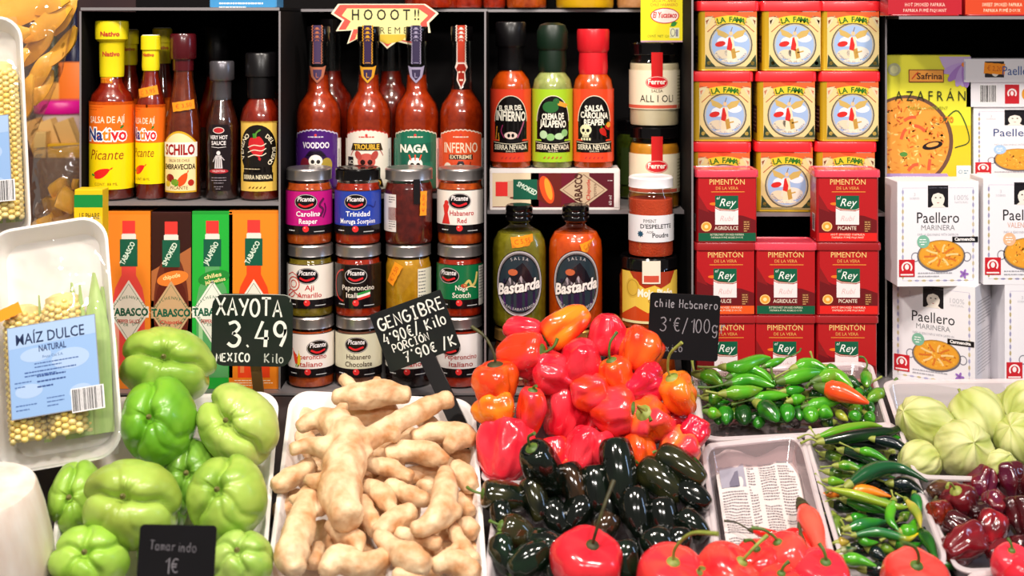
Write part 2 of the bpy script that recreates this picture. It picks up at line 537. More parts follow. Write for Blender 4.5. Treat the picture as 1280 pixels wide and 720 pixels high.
t, k = bottle('hot_sauce_bottle', 'biggest yellow-capped red chilli sauce bottle, at the outer end of the upper shelf', 140, .032, Z1, prof, 190, RED,
    [('sleeve', [(14.5, 152), (15, 158), (15.5, 196), (17, 199)], YEL), ('cap', [(17, 196), (20, 199), (20.5, 216), (20, 221), (17, 222)], YEL)], nativo_art(), 27.5, 14)
neckband(t, k, 'Nativo', 15.3, 178, 5.5, tw=22); neckband(t, k, 'Nativo', 20.4, 203, 5.5, tw=24)
sticker_on(t, k, -5, 147, 18, 14, 4, 13, 'C 2,95')
prof = [(17, 0), (18.5, 3), (18.5, 118), (16, 128), (11, 150), (9.5, 162), (9.5, 185)]
WCAP = mat('white_plastic', 'e9e6e2', .35)
def slim(cx, Yc, label, turn=0, grp=None):
    a = nativo_art(); a.V = [(x*.68, y*.91, z) for x, y, z in a.V]
    t, k = bottle('hot_sauce_bottle', label, cx, Yc, Z1, prof, 170, RED,
        [('sleeve', [(10.3, 160), (11, 165), (10.5, 186)], YEL), ('cap', cap(12.2, 186, 204, 1.5), YEL), ('cap_top', [(11, 203.6), (10.5, 204.6)], WCAP)], a, 18.5, 20, turn=turn)
    neckband(t, k, 'Nativo', 11, 178, 4, tw=15)
    return t, k
t, k = slim(188.5, .03, 'slim yellow-capped red sauce bottle standing between the big one and the brown one', -.35)
sticker_on(t, k, 5, 134, 26, 12, 12, 15, 'C 3,95')
slim(161, .085, 'slim yellow-capped bottle half hidden behind the biggest yellow-capped bottle')
slim(203, .10, 'yellow-capped bottle peeping out behind the slim front one')

def schilo_art():
    a = Art(); b_ = [(-23, 0), (23, 0), (23, 62)]+[(23-46*i/12, 62+14*math.sin(PI*i/12)) for i in range(13)]+[(-23, 62)]
    a.P(b_, 'd9a520').u(); a.P([(x*.93, 2+y*.94) for x, y in b_], 'f1dfa4').u()
    a.R(-24, 44, 24, 62, 'f6efe6').u().T('SCHILO', 0, 47, 12, 'a11c1c', w=40, b=.04)
    a.T('SALSA DE CHILE', 0, 38, 3.4, '7a3018', w=26); a.T('EMBRAVECIDA', 0, 29, 6, '3a1c12', w=42, b=.03)
    a.chili(6, 18, 22, 10, 40, 'e0501a'); a.E(-12, 18, 6, 5, '8f1d16').E(-5, 13, 5, 4, '6f9a2c').E(-15, 11, 4, 4, 'd9b52e').E(15, 12, 4, 4, 'b52a1a')
    return a.T('PICANTE', 0, 4, 4, '7a3018', w=22)
prof = [(21, 0), (22.8, 3), (22.8, 70), (21, 95), (15.5, 130), (12.5, 150), (12, 178)]
BURG = mat('burgundy_wrap', '4d0d14', .25, coat=.4)
t, k = bottle('hot_sauce_bottle', 'brown sauce bottle with a burgundy cap and an arched cream label', 229, .03, Z1, prof, 168, sauce('rust', '84300f', '6b220a'),
    [('sleeve', [(12.8, 160), (13, 176)], BURG), ('cap', [(15, 174), (16.2, 176), (16.2, 204), (15, 206)], BURG)], schilo_art(), 22.8, 10)
sticker_on(t, k, 5, 117, 28, 12, 8, 19, '€ 3,50')

prof = [(18, 0), (20.5, 3), (20.5, 92), (18, 102), (12.5, 122), (11, 128), (11, 150)]
bottle('sauce_bottle', 'dark bottle with a tall black cap, behind the grey-capped brown one', 271, .13, Z1, [(r+2, z*1.1) for r, z in prof], 140, DRED,
    [('cap', [(14, 150), (15.5, 152), (15.5, 200), (14, 202)], BLK)], Art().R(-18, 0, 18, 66, '2b1712'), 22.5, 12)
def vhot():
    a = Art(); a.P([(-15, 0), (15, 0), (15, 76), (11, 82), (-11, 82), (-15, 76)], '1c1216').u()
    a.E(0, 75, 7, 4, 'b9262c').u().G(0, 75, 7, 4, .8, 'e8d8d0'); a.T('VERY HOT', 0, 64, 4.6, 'f0e8e8', w=22, b=.02).T('SAUCE', 0, 57, 4.6, 'f0e8e8', w=18, b=.02)
    a.L([(-9, 54.5), (0, 53.5), (9, 54.5)], .6, 'e8e0e0')
    a.E(0, 47, 2.4, 2.6, 'e4dcdc').P([(-5, 28), (5, 28), (3.6, 44), (-3.6, 44)], 'cfc7c9').L([(-7, 36), (-4, 42), (4, 42), (7, 38)], 1, 'cfc7c9').u().L([(0, 29), (0, 42)], .6, '1c1216').L([(-2.5, 29), (-2, 40)], .5, '1c1216').L([(2.5, 29), (2, 40)], .5, '1c1216')
    a.E(0, 24.5, 12, 2.8, 'b02832').u().T('VALENTINA', 0, 23.4, 2.6, 'f4dada', w=16)
    return a.W(-10, 10, 16, 3, 3.2, .8, '9a9098', al='c').W(-6, 6, 5, 2, 2.6, .7, '9a9098', al='c')
PEWTER = mat('pewter_foil', '6d6a70', .3, metal=.7)
t, k = bottle('hot_sauce_bottle', 'brown hot sauce bottle with a pewter grey cap and a narrow black label', 277.5, .028, Z1, prof, 125, BROWN,
    [('sleeve', [(11.4, 124), (11.6, 148), (13, 150)], PEWTER), ('cap', [(14, 148), (15.3, 150), (15.3, 170), (14, 172)], PEWTER)], vhot(), 20.5, 12)
def veneno():
    a = Art(); a.R(-26, 0, 26, 86, 'efc45a').R(-27, 84, 27, 86, 'c99a3c').u()
    a.E(0, 51, 25, 31, '17120e').R(-19, 16, 19, 30, '17120e').u(); a.chili(0, 52, 30, 20, -80, 'c8242a', bend=.05).u(); a.L([(-2, 66), (-1, 72), (4, 76)], 2, '5a8a34', sub=4)
    for z_ in (45, 51, 57): a.L([(-12, z_-3), (-4, z_), (5, z_-1), (11, z_+2)], 1.1, 'e7dcc4', sub=4)
    a.TA('VENENO', 0, 50, 19.5, 165, 5.6, 'f2e6c8', step=15, b=.02)
    a.TA('DEL BUENO', 0, 50, 19, 5, 5, 'f2e6c8', step=12, b=.02)
    a.W(-19, 19, 27, 1, 2, 1, 'd8c8a0'); a.R(-20, 12, 20, 23, '17120e').u().T('SIERRA NEVADA', 0, 15, 5, 'efe2bf', w=37, b=.02)
    for i in range(5): a.chili(-9+i*4.6, 5, 4, 1.6, 30, '6d4a14')
    return a
prof = [(24, 0), (26, 3), (26, 100), (23, 112), (16, 124), (14, 130), (14, 140)]
bottle('hot_sauce_bottle', 'red sauce bottle with a tall black cap and a yellow label bearing a red pepper', 326.3, .03, Z1, prof, 135, RED,
    [('sleeve', [(16.5, 126), (17, 132), (17, 152), (18, 153)], BLK), ('cap', [(18, 152), (19.5, 153), (19.5, 180), (18, 182)], BLK)], veneno(), 26, 12)
bottle('sauce_bottle', 'shadowy black-capped bottle standing behind the red bottle with the yellow label', 340, .14, Z1, prof, 120, DRED,
    [('cap', [(16, 130), (17, 132), (17, 168), (16, 170)], BLK)], None)

# --- bay one below: cartons
def carton(name, label, x0, x1, py0, zb, Yf, depth, art, m=None, rot=0, group=None, cat='box', h=None, cols=None):
    s = (D0+Yf)/D0; wd = (x1-x0)*s/1000; ht = h if h else EYE+(HOR-py0)*s/1000-zb
    t = thing(name, label, cat, (((x0+x1)/2-640)*s/1000, Yf, zb), (0, 0, rot), group)
    V, Fc = loft([(wd-.0012, depth-.0012, .0006, 0), (wd, depth, .0009, .0006), (wd, depth, .0009, ht-.0006), (wd-.0012, depth-.0012, .0006, ht)], 3, 1)
    V = [(x, y+depth/2, z) for x, y, z in V]
    obj('carton', mesh('carton', V, Fc, m or mat('white_card', 'e9e4e0', .4)), t)
    obj('print', art.flat('print', k=.001*s), t)
    return t, s, wd, ht
def tabasco(bgc, base, neck, body, dia, h=218, smoke=False, green=False, wd=52):
    a = Art(); hw = wd/2
    a.R(-hw, 0, hw, h, bgc)
    if smoke:
        a.u(); a.P([(-hw, 55), (hw, 55), (hw, h-40), (-hw, h-70)], 'b0673a').R(-hw, 30, hw, 110, 'd9a06c').u()
        a.E(0, 100, 22, 70, '6b2c1c')
    a.u(); cy = h-88
    # the bottle shown on the carton
    a.R(-9, h-90, 9, h-26, body).u()
    pts = [(-20, 14), (20, 14), (20, cy-20), (17, cy-4), (9, cy+12), (-9, cy+12), (-17, cy-4), (-20, cy-20)]
    a.P([(x, y) for x, y in pts], body).u(); a.R(-17, 20, -12, cy-24, base)
    a.R(-9, h-34, 9, h-25, 'efe6da'); a.R(-8, h-24, 8, h-8, 'ee3a34').R(-8, h-25, 8, h-24, 'd9d2cc').u()
    a.R(-11, h-65, 11, h-31, '0f5b43').u().T('TABASCO' if not smoke and not green else ('SMOKED' if smoke else 'JALAPEÑO'), 1, h-50, 6, 'dff0dc', w=31, rot=62, b=.03)
    if smoke or green:
        c = 'f08030' if smoke else '1f8a34'
        a.E(2, h-79, 20, 9, c, rot=12).u().T('chipotle' if smoke else 'chiles', 1, h-79, 5, 'ffe9a0', rot=12, w=22, b=.02).T('' if smoke else 'jalapeños', 4, h-85, 4.6, 'ffe9a0', rot=12, w=26, b=.02)
    cz = h-122
    a.P([(0, cz-40), (26, cz), (0, cz+40), (-26, cz)], dia).u(); a.L([(0, cz-35), (22.5, cz), (0, cz+35), (-22.5, cz)], .8, '2a6b4a', closed=True)
    a.R(-25, cz-7, 25, cz+7, dia).u().T('TABASCO', 0, cz-4.5, 9, '0c5a40', w=49, b=.04)
    a.TA("McILHENNY CO", 0, cz-4, 21, 90, 3.6, '2a6b4a', step=11); a.T('PEPPER SAUCE' if not smoke else 'Chipotle', 0, cz-14, 4.6, 'c23a30', w=28, b=.02)
    a.TA('PEPPER SAUCE', 0, cz+4, 22, 270, 3.6, '2a6b4a', step=10, flip=True)
    return a
ZL = ZB
OR = mat('orange_card', 'f0801c', .35); BRC = mat('brown_card', '3a1715', .35); GRC = mat('green_card', '1f9a32', .35)
carton('sauce_carton', 'orange sauce carton picturing a red bottle, nearest the corn tray', 134, 188, 264, ZL, .004, .048, tabasco('f58a28', 'f7a08a', 0, 'ef4c43', 'f3ead9', 218, wd=53), OR)
carton('sauce_carton', 'dark brown carton picturing a smoky bottle with a tan diamond', 189, 239, 265, ZL, .004, .048, tabasco('34120f', '7a3a28', 0, '5a1a12', 'c9a57a', 217, smoke=True, wd=49.5), BRC)
carton('sauce_carton', 'bright green carton picturing a bottle of green chilli sauce', 240, 291, 264, ZL, .004, .048, tabasco('22b23a', 'a5d69a', 0, '5aa864', 'eff2e4', 218, green=True, wd=50.5), GRC)
a = tabasco('f58a1e', 'f48a50', 0, 'f2461c', 'f3ead9', 219, wd=62); a.u(3); a.R(-31, 0, 31, 14, 'f58a1e').u().W(-24, 24, 10, 3, 3, 1, 'fff0d8')
carton('sauce_carton', 'widest orange carton, standing behind the green price board', 286, 348.5, 263, ZL, .004, .05, a, OR)
a = Art(); a.R(-27, 0, 27, 232, 'f2c515').R(-27, 232, 27, 248, '0f8a3c').u().T('LE PHARE', 2, 218, 7, '6a5a14', w=38, b=.02).T('DU', 2, 212, 3.5, '6a5a14').T('CAP BON', 2, 202, 7, '6a5a14', w=34, b=.02).T('HARISSA DU CAP BON', 2, 194, 3.6, 'a08718', w=40)
a.W(-18, 22, 186, 2, 6, 2, 'b5951a'); a.T('HARISSA', 20, 130, 9, '3c3620', rot=-90, w=60, b=.03)
a.V = [(x*.66, y+52, z) for x, y, z in a.V]; a.z = 0; a.R(-17.8, 0, 17.8, 52, 'f2c515')
carton('harissa_carton', 'yellow carton with a green top edge, behind the sweet corn tray', 93, 128, 237, plane_z(-.077)+.001, -.102, .025, a, mat('yellow_card', 'eec414', .35))

# --- bay two: four tall bottles with patterned seals
def long_art(bgc, fg, title, kind):
    a = Art(); z = 0
    top = 66; n = 11; pts = [(-30, 0), (30, 0), (30, top)]
    for i in range(n*4+1):
        x = 30-60*i/(n*4); pts.append((x, top+6*math.cos(x/30*PI/2)+1.2*abs(math.sin(PI*i/4))))
    pts.append((-30, top)); a.P([(x*1.03, y*1.02) for x, y in pts], fg if fg != bgc else 'eeeeee').u(); a.P(pts, bgc).u()
    a.R(30, 0, 40, 62, 'e8e2dc').R(-40, 0, -30, 62, bgc); a.u(); a.bar(31, 12, 37, 50, 5, 'e8e2dc', '333')
    a.W(-16, 16, top-2, 1, 2, 1.4, fg, al='c'); a.E(0, top+1, 1.6, 1.6, 'd84040')
    d = '20161c'
    if kind == 0:
        a.E(0, 26, 17, 24, '2a1440').u(); a.E(-14, 30, 7, 9, '7a1f30').E(14, 30, 7, 9, 'a8903a'); a.T(title, 0, 51, 7, 'f0e8f2', w=34, b=.03)
        a.P([(-12, 41), (12, 41), (7, 47), (-7, 47)], '191020').u(); a.skull(0, 33, 8.5)
        for i in range(4): a.L([(-10, 16-i*4), (0, 19-i*4), (10, 16-i*4)], 1.6, 'efeae0', sub=3)
    elif kind == 1:
        a.G(0, 34, 23, 22, 1, 'a33', a0=20, a1=160).u(); a.P([(-21, 48), (21, 48), (18, 57), (-18, 57)], '3a2c18').u().T(title, 0, 49.5, 6, 'e9b93c', w=32, b=.03)
        a.skull(0, 32, 11, 'c8584c', '2c1210').u(); a.E(-10, 42, 4, 6, 'b3453c', rot=30).E(10, 42, 4, 6, 'b3453c', rot=-30); a.E(0, 26, 5, 3, 'efd0c0')
        a.P([(-22, 3), (22, 3), (19, 13), (-19, 13)], '2a1c10').u().T('HUMILDAD', 0, 5, 6, 'e9b93c', w=36, b=.03)
        a.R(-27, 28, -17, 40, '16100e').R(-24, 14, -14, 26, '16100e').u().T('NO', -22, 31, 5, 'e8e0d0')
    elif kind == 2:
        a.P([(-22, 30), (22, 34), (24, 58), (-24, 55)], '1c5c48').u().T(title, -2, 46, 9, 'f1ead8', w=36, b=.04); a.skull(0, 29, 9).u()
        for x_ in (-5, 0, 5): a.L([(x_, 36), (x_*1.5, 43)], 1.6, 'e04a2a')
        for i in range(4): a.L([(-11, 14-i*4), (0, 17-i*4), (11, 14-i*4)], 2, 'efe4d4' if i % 2 else 'd8452c', sub=3)
    else:
        a.R(-24, 44, 24, 58, 'e2562a').u().T(title, 0, 45.5, 12, 'f6e3c8', w=44, b=.01); a.R(-15, 37, 15, 43, d).u().T('EXTREME', 0, 38, 4.4, 'f4d9b0', w=27, b=.02)
        a.P([(-9, 2), (9, 2), (6, 28), (3, 35), (-3, 35), (-6, 28)], '2b1d22').u(); a.P([(-3.5, 2), (3.5, 2), (3, 24), (-3, 24)], 'f2e6de').E(0, 28, 3, 3.6, 'e8dccc').L([(9, 4), (12, 34)], 1, d)
        a.E(17, 13, 8.5, 8.5, '1b2430').u().G(17, 13, 8, 8, .7, 'dfe4e8').T('TASTE', 17, 11.5, 4, 'f0f0f0', w=12, b=.03).W(12, 22, 8, 1, 2, 1, 'ccc', al='c')
        a.E(-17, 28, 5, 5, 'efdcc8').u().T('100', -17, 26.5, 3, 'c23', w=6)
    return a
prof = [(26, 0), (28.3, 3), (28.3, 90), (27.8, 100), (25, 110), (18, 120), (14.3, 126), (13.2, 140), (12.2, 180), (12.2, 196)]
def rf2(y):
    p = prof
    for i in range(len(p)-1):
        if p[i][1] <= y <= p[i+1][1]:
            return p[i][0]+(p[i+1][0]-p[i][0])*(y-p[i][1])/(p[i+1][1]-p[i][1])+.4
    return 14.6
def strip_art(c, c2, kind):
    a = Art(); n = 14; a.R(-4.6, 160, 4.6, 208, c2).u()
    for s_ in (-1, 1):
        pts = []
        for i in range(n*2+1): pts.append((s_*(5+(1.6 if i % 2 else 0)), 160+i*(208-160)/(n*2)))
        a.L(pts, 1.4, c)
    a.u()
    for i in range(9): a.E(0, 164+i*5, 2.2, 1.7, c, 6); a.R(-3.6, 161+i*5.2, 3.6, 161.6+i*5.2, c)
    if kind == 3:
        a.P([(-9, 156), (-5, 150), (-6, 140), (0, 128), (6, 140), (5, 150), (9, 156), (6, 162), (-6, 162)], 'f5ded2').u(); a.P([(-7, 154), (-4, 149), (-4, 140), (0, 131), (4, 140), (4, 149), (7, 154), (4, 160), (-4, 160)], 'a52818').u(); a.E(-2.4, 150, 1.6, 1.2, 'f3d8c0').E(2.4, 150, 1.6, 1.2, 'f3d8c0').R(-2.4, 139, 2.4, 141, 'f3d8c0')
    else:
        a.P([(-12, 158), (-8, 144), (0, 136), (8, 144), (12, 158), (7, 156), (-7, 156)], c).u(); a.P([(-6, 153), (-5, 145), (0, 139), (5, 145), (6, 153)], c2).u(); a.T('L', 0, 143, 6, c)
    return a
spec = [(398.5, '4a1d73', 'd2c6dc', 'VOODOO', 0, 'b06a50', '4a3a5a', 'tall red sauce bottle with a purple skeleton label, nearest the outer divider'),
        (461, 'ece3d4', 'cf3a30', 'TROUBLE', 1, 'd89a2c', '3a2a4c', 'tall red sauce bottle with a white label and a gold shield on its seal'),
        (521, '1f6b52', 'e9dcc4', 'NAGA', 2, '9c94b0', '3c3450', 'tall red sauce bottle with a dark green skull label'),
        (577, 'e4512a', 'f8e0c8', 'INFERNO', 3, 'f4e2d6', 'c2402a', 'tall red sauce bottle with an orange label and red devil mask seal')]
for cx, b_, f_, ti, kd, c1, c2, lb in spec:
    t, k = bottle('hot_sauce_bottle', lb, cx, .097, Z1, prof, 146 if kd != 3 else 128, sauce('long', 'b8380a', '962606'),
        [('cap', [(14, 188), (14.2, 190), (14.2, 205), (13.4, 206.5)], GLOSSBLK)], long_art(b_, f_, ti, kd), 28.3, 6,
        strip=(strip_art(c1, c2, kd), lambda y: rf2(y) if y < 188 else 14.6, 14.2))
bottle('hot_sauce_bottle', 'tall bottle in the shadow behind the white-label and green-label ones', 489, .19, Z1, prof, 140, DRED, [('cap', [(14, 188), (14.2, 205)], GLOSSBLK)], None)
bottle('hot_sauce_bottle', 'tall bottle in the shadow behind the purple skeleton one', 414, .19, Z1, prof, 140, DRED, [('cap', [(14, 188), (14.2, 205)], GLOSSBLK)], None)
# the starburst sign
def burst(k):
    pts = [(-66, 31), (-70, 26), (-54, 14), (-62, 3), (-40, 5), (-50, -16), (-30, -8), (-26, -17), (-10, -10), (-2, -21), (14, -14), (36, -22), (34, -8), (60, -7), (52, 2), (58, 6), (68, 20), (58, 31)]
    pts = [(-60, 31), (-68, 20), (-54, 11), (-62, -2), (-42, -1), (-48, -18), (-32, -10), (-10, -12), (2, -24), (14, -15), (36, -20), (32, -4), (56, -4), (54, 8), (66, 20), (50, 31)]
    return [(x*k, y*k+(3 if k < 1 else 0)*.5) for x, y in pts]
sg = thing('starburst_sign', 'pale yellow starburst sign with red zigzag border behind the tall bottle caps', 'sign', tuple(P(482, 37, .128)))
V = [(x*.00108, 0, y*.00108) for x, y in burst(1)]; n = len(V)
V += [(x, .0015, z) for x, y, z in V]
tf = tessellate_polygon([[Vector((v[0], v[2], 0)) for v in V[:n]]])
obj('card', mesh('card', V, [tuple(f) for f in tf]+[(i, (i+1) % n, n+(i+1) % n, n+i) for i in range(n)], mat('sign_card', 'efe9c4', .5)), sg)
a = Art(); a.P(burst(.985), 'f6ecd0').u().P(burst(.95), 'e0574a').u().P(burst(.80), 'efe69a').u().P([(-40, -6), (28, -6), (20, -14), (2, -18), (-20, -9)], 'd9b93e').u()
a.T('H O O O T !!', 0, 12, 13, '1b1a14', w=84, b=.015).T('E X T R E M E', -4, -5, 8, '3a3420', w=62)
obj('print', a.flat('print', k=.00108), sg)
sg2 = obj('hanging_tab', mesh('hanging_tab', *box(-.004, .0016, .02, .004, .0022, .036), m=BLK), sg)

# --- picante jars: four columns of three
def jar(name, label, cx, Yc, zb, h, art, sm, lid=SILVER, r=29, group=None, lidh=14, lz=13, fill=None, glass=GLASSJ, sticker=None, neck=.86):
    k = .001*(D0+Yc)/D0; hb = h-lidh
    prof = [(r-4, 0), (r-.8, 2), (r, 6), (r, hb-13), (r-1.5, hb-8), (r*neck, hb-3), (r*neck, hb+2)]
    t = thing(name, label, 'jar', ((cx-640)*k, Yc, zb), (0, 0, 0), group)
    at(t, 'glass', prof, glass, k, smooth=60)
    f = fill or hb-4
    ins = [(max(.5, a_-1.1), max(1.5, z_)) for a_, z_ in prof if z_ < f]; ins.append((ins[-1][0]*.98, f))
    at(t, 'contents', ins, sm, k, smooth=60)
    at(t, 'lid', [(r-1.6, hb-.5), (r-.6, hb), (r-1.1, hb+1.5), (r-.9, h-2.2), (r-2.2, h-.3), (r-4, h), (r-5, h-.5)], lid, k, smooth=35, seg=48)
    if art is not None:
        art.V = [(x, y+lz, z) for x, y, z in art.V]
        obj('label', art.wrap('label', r, k=k, m=PRINTG), t)
    return t, k
def pic(bgc, l1, l2=None, fg='fff', h=54, kind=0, logo=None, side=None):
    a = Art(); a.R(-44, 0, 44, h, bgc).u()
    a.R(-44, 0, 44, h*.2, '120d10').R(-44, h-1, 44, h, '3a2a24').u()
    lx, ly = logo or (0, h-14)
    a.E(lx, ly, 14.5, 10, '120c0e').u().G(lx, ly, 14, 9.5, .6, 'cfc6c4').T('Picante', lx, ly+1, 5.6, 'f4ecec', w=21, sh=.2, b=.02)
    a.L([(lx-9, ly-2.5), (lx-1, ly-5.5), (lx+9, ly-2.5)], 2.4, 'd8232a', sub=4)
    if l2: a.T(l1, 3, 22.5, 6.0, fg, w=len(l1)*3.8, b=.012).T(l2, 3, 13.4, 6.0, fg, w=len(l2)*3.8 if len(l2) < 12 else 46, b=.012)
    else: a.T(l1, 3, 15, 6.2, fg, b=.02)
    a.W(-24, -8, 4, 1, 2, 1.2, 'ddd'); a.R(10, 3, 24, 4, 'bbb')
    a.E(0, 7, 3.9, 3.9, 'de3030').u().E(-1.2, 8.4, 1, .8, 'f7b0a8')
    if side: a.R(27, 2, 42, h-3, 'e9e4da').u().W(28, 41, h-7, 11, 3.6, 1, '777')
    return a
JY = .0315
z0 = ZB; H = [.0875, .0895, .0955]
hz = [ZB, ZB+.0885, ZB+.0885+.0905]
def hp(i): return [86.9, 88.9, 94][i]
deepj = sauce('jar_dark', '7a200c', '4e1208'); orj = sauce('jar_orange', 'c95a1e', 'a33a10'); yj = sauce('jar_yellow', 'cf9a22', 'b88418'); rdj = sauce('jar_red', 'b8300f', '8c1d0a')
DARKJ = sauce('jar_black', '2c1410', '1a0c0a')
g3 = None
def fig(a, kind):
    a.u()
    if kind == 'smoke': a.L([(18, 22), (22, 30), (17, 36), (23, 44)], 3, '5a0f45', sub=5).L([(22, 20), (26, 30), (24, 38)], 2, '5a0f45', sub=5)
    if kind == 'scorp': a.L([(8, 30), (16, 36), (24, 33), (27, 40)], 1.6, '15257a', sub=5)
    if kind == 'dame': a.P([(-24, 12), (-12, 12), (-15, 26), (-13, 34), (-18, 40), (-22, 34), (-20, 24)], 'cf2a28').E(-17, 38, 3, 3, 'cf2a28')
    if kind == 'face': a.G(-18, 30, 9, 9, 1.2, 'd24038').G(-18, 30, 5, 5, 1, 'd24038').L([(-28, 14), (-18, 21), (-8, 14)], 1.2, 'd24038').G(-22, 18, 6, 5, 1, 'd24038').L([(-28, 40), (-20, 44), (-12, 40)], 1, 'd24038')
    if kind == 'chilis': a.chili(-17, 26, 20, 5, 95, 'e0402a').chili(-11, 24, 18, 4.5, 75, 'e6c22c')
    if kind == 'flag': a.P([(2, 16), (18, 20), (18, 23), (2, 19)], '2f8f3a').P([(2, 13), (18, 17), (18, 20), (2, 16)], 'f0e8e0').P([(2, 10), (18, 14), (18, 17), (2, 13)], 'd03030'); a.G(-16, 28, 16, 20, 2, 'c2302a', a0=90, a1=270)
    if kind == 'dragon': a.L([(6, 28), (12, 34), (16, 28), (21, 32), (24, 44)], 3, 'cdbb6a', sub=6).E(6, 28, 4, 2.4, 'b5452a').L([(8, 25), (14, 27), (22, 25)], 1.4, 'e8d89a', sub=5)
    return a
a1 = fig(pic('c2157c', 'Carolina', 'Reaper'), 'smoke'); a2 = fig(pic('2440a8', 'Trinidad', 'Moruga Scorpion'), 'scorp')
jar('chilli_paste_jar', 'jar with the magenta label and silver lid, top of the first stack', 386.5, JY, hz[2], hp(2), a1, orj, lz=14)
jar('chilli_paste_jar', 'jar with the royal blue label and black lid, top of the second stack', 447.5, JY, hz[2], hp(2), a2, rdj, lid=GLOSSBLK, lz=14)
a = Art(); a.R(-27, 0, -14, 46, 'e6dcd8').R(-44, 0, -27, 46, 'e6dcd8').R(-27, 14, -14, 30, 'b8403a').u().W(-26, -15, 12, 4, 3, .9, '555').W(-26, -15, 42, 3, 3, .9, '333')
t, k = jar('chilli_jam_jar', 'dark red jam jar without front label, a black seal strip over its silver lid', 511, JY, hz[2], hp(2), a, sauce('jam', '6d1a12', '4a0f0c'), r=30.5, lz=17)
a = Art(); a.R(8, 52, 16, 82, '0f0c0e'); obj('seal_strip', a.wrap('seal_strip', 30.5, k=k, lift=1), t)
a = Art(); a.sticker(0, 0, 30, 10, 88, '€ 6,90'); a.V = [(u+21, v+52, l) for u, v, l in a.V]; obj('price_sticker', a.wrap('price_sticker', 30.5, lift=1.2, k=k), t)
jar('chilli_paste_jar', 'white-label jar with a red lady figure, topmost beside the divider', 575.5, JY, hz[2], hp(2), fig(pic('ece4dc', 'Habanero', 'Red', fg='b8202a'), 'dame'), orj, lz=15)
jar('chilli_paste_jar', 'cream-label jar with a red line-drawn face, middle of the first stack', 388, JY, hz[1], hp(1), fig(pic('efe6da', 'Aji', 'Amarillo', fg='c0282a'), 'face'), sauce('olive', '8a7a22', '6a5a14'), lz=12)
a = pic('19100f', 'Peperoncino', 'Italiano', fg='e8ddd0'); fig(a, 'flag')
jar('chilli_paste_jar', 'jar with a black and red label, middle of the second stack', 448, JY, hz[1], hp(1), a, rdj, lz=12)
a = Art(); a.R(14, 0, 40, 48, 'e6e0cc').u().W(15, 26, 44, 10, 4.2, 1.2, '666')
t, k = jar('mustard_jar', 'mustard yellow jar with an orange price sticker, above the chalked black price slate', 510.5, JY, hz[1], hp(1), a, yj, lz=12)
a = Art(); a.sticker(0, 0, 28, 12, 62, '€ 7,50'); a.V = [(u-16, v+54, l) for u, v, l in a.V]; obj('price_sticker', a.wrap('price_sticker', 29, lift=1.2, k=k), t)
jar('chilli_paste_jar', 'jar with the dark green dragon label', 575, JY, hz[1], hp(1), fig(pic('0f6a3e', 'Naga', 'Scotch', fg='f0ead8', logo=(-14, 40), side=True), 'dragon'), rdj, lz=12)
jar('chilli_paste_jar', 'lowest jar of the first stack, white label with two small painted chillies', 389, JY, hz[0], hp(0), fig(pic('efe6e0', 'Peperoncino', 'Italiano', fg='b8302a', logo=(13, 36)), 'chilis'), orj, lz=14)
jar('chilli_paste_jar', 'lowest jar of the second stack, pale label with brown lettering', 448.5, JY, hz[0], hp(0), pic('ddd8bc', 'Habanero', 'Chocolate', fg='3c2416'), sauce('choc', '8a5a44', '6e4030'), lz=14)
jar('chilli_paste_jar', 'jar hidden behind the tilted black price slate', 511, JY, hz[0], hp(0), pic('e8e4dc', 'Peperoncino', 'Italiano', fg='b8202a'), DARKJ, lz=14)
jar('chilli_paste_jar', 'lowest jar beside the inner divider, plain white label', 574.5, JY, hz[0], hp(0), pic('efe8e6', 'Peperoncino', 'Italiano', fg='a8302a', logo=(-12, 36)), rdj, lz=14)
# ------------------------------------------------------------ bay three
Z3 = ZM[2]; s3 = 1.044
# the lying carton
a = Art(); a.R(-80, 0, 80, 52, 'e9dcd8').u(); a.R(-78, 2, 78, 46, '6d1226').R(-78, 4, 2, 46, 'c98a52').u(); a.R(-78, 4, -30, 46, 'e8d2b0').u().R(-20, 4, 40, 46, '6d1226').u()
a.P([(-80, 46), (80, 46), (80, 52), (-80, 52)], 'f2eae6').P([(-80, 0), (80, 0), (80, 3), (-80, 3)], 'e9e0dc').P([(40, 3), (80, 3), (80, 46), (40, 46)], '5a1020').u()
a.P([(-56, 14), (-22, 13), (-4, 4), (8, 4), (8, 46), (-4, 46), (-22, 37), (-56, 36)], '6a1c14').u().R(-74, 17, -59, 35, 'e8302c').R(-59, 16, -50, 36, 'dcb898').u().R(-52, 13, -22, 38, '0f5b43').u().T('SMOKED', -36, 24, 6, 'dff0dc', w=27, rot=-28, b=.03)
a.E(-10, 25, 8, 18, 'e0501c', rot=18).u().E(-8, 26, 4, 14, 'f6a030', rot=14).u()
a.P([(6, 25), (36, 47), (66, 25), (36, 4)], 'c9b091').u().L([(10, 25), (36, 44), (62, 25), (36, 7)], .8, '5a2a1c', closed=True)
a.R(29, 3, 43, 47, 'c9b091').u(); a.P([(43, 8), (66, 25), (43, 42)], 'c9b091').u().L([(36, 44), (62, 25), (36, 7)], .8, '5a2a1c').T('TABASCO', 34, 25, 9, '4a1f14', w=41, rot=90, b=.03).T('Chipotle', 44, 25, 4.4, 'c02a20', w=26, rot=90, b=.02).T('PEPPER', 52, 25, 3, '5a2a1c', w=16, rot=90)
a.W(66, 76, 36, 1, 2, 1, 'd8c8c8').T('60 ml', 71, 12, 3.6, 'e8dcdc', w=12, rot=90); a.P([(74, 3), (80, 3), (80, 48), (74, 46)], 'e9e0dc')
V3 = carton('lying_carton', 'dark red carton lying on its side under three small bottles', 612, 775, 210, Z3, .076, .052, a, mat('pale_card', 'e2d6d2', .4), h=.0525)[0]
ZT3 = Z3+.0525
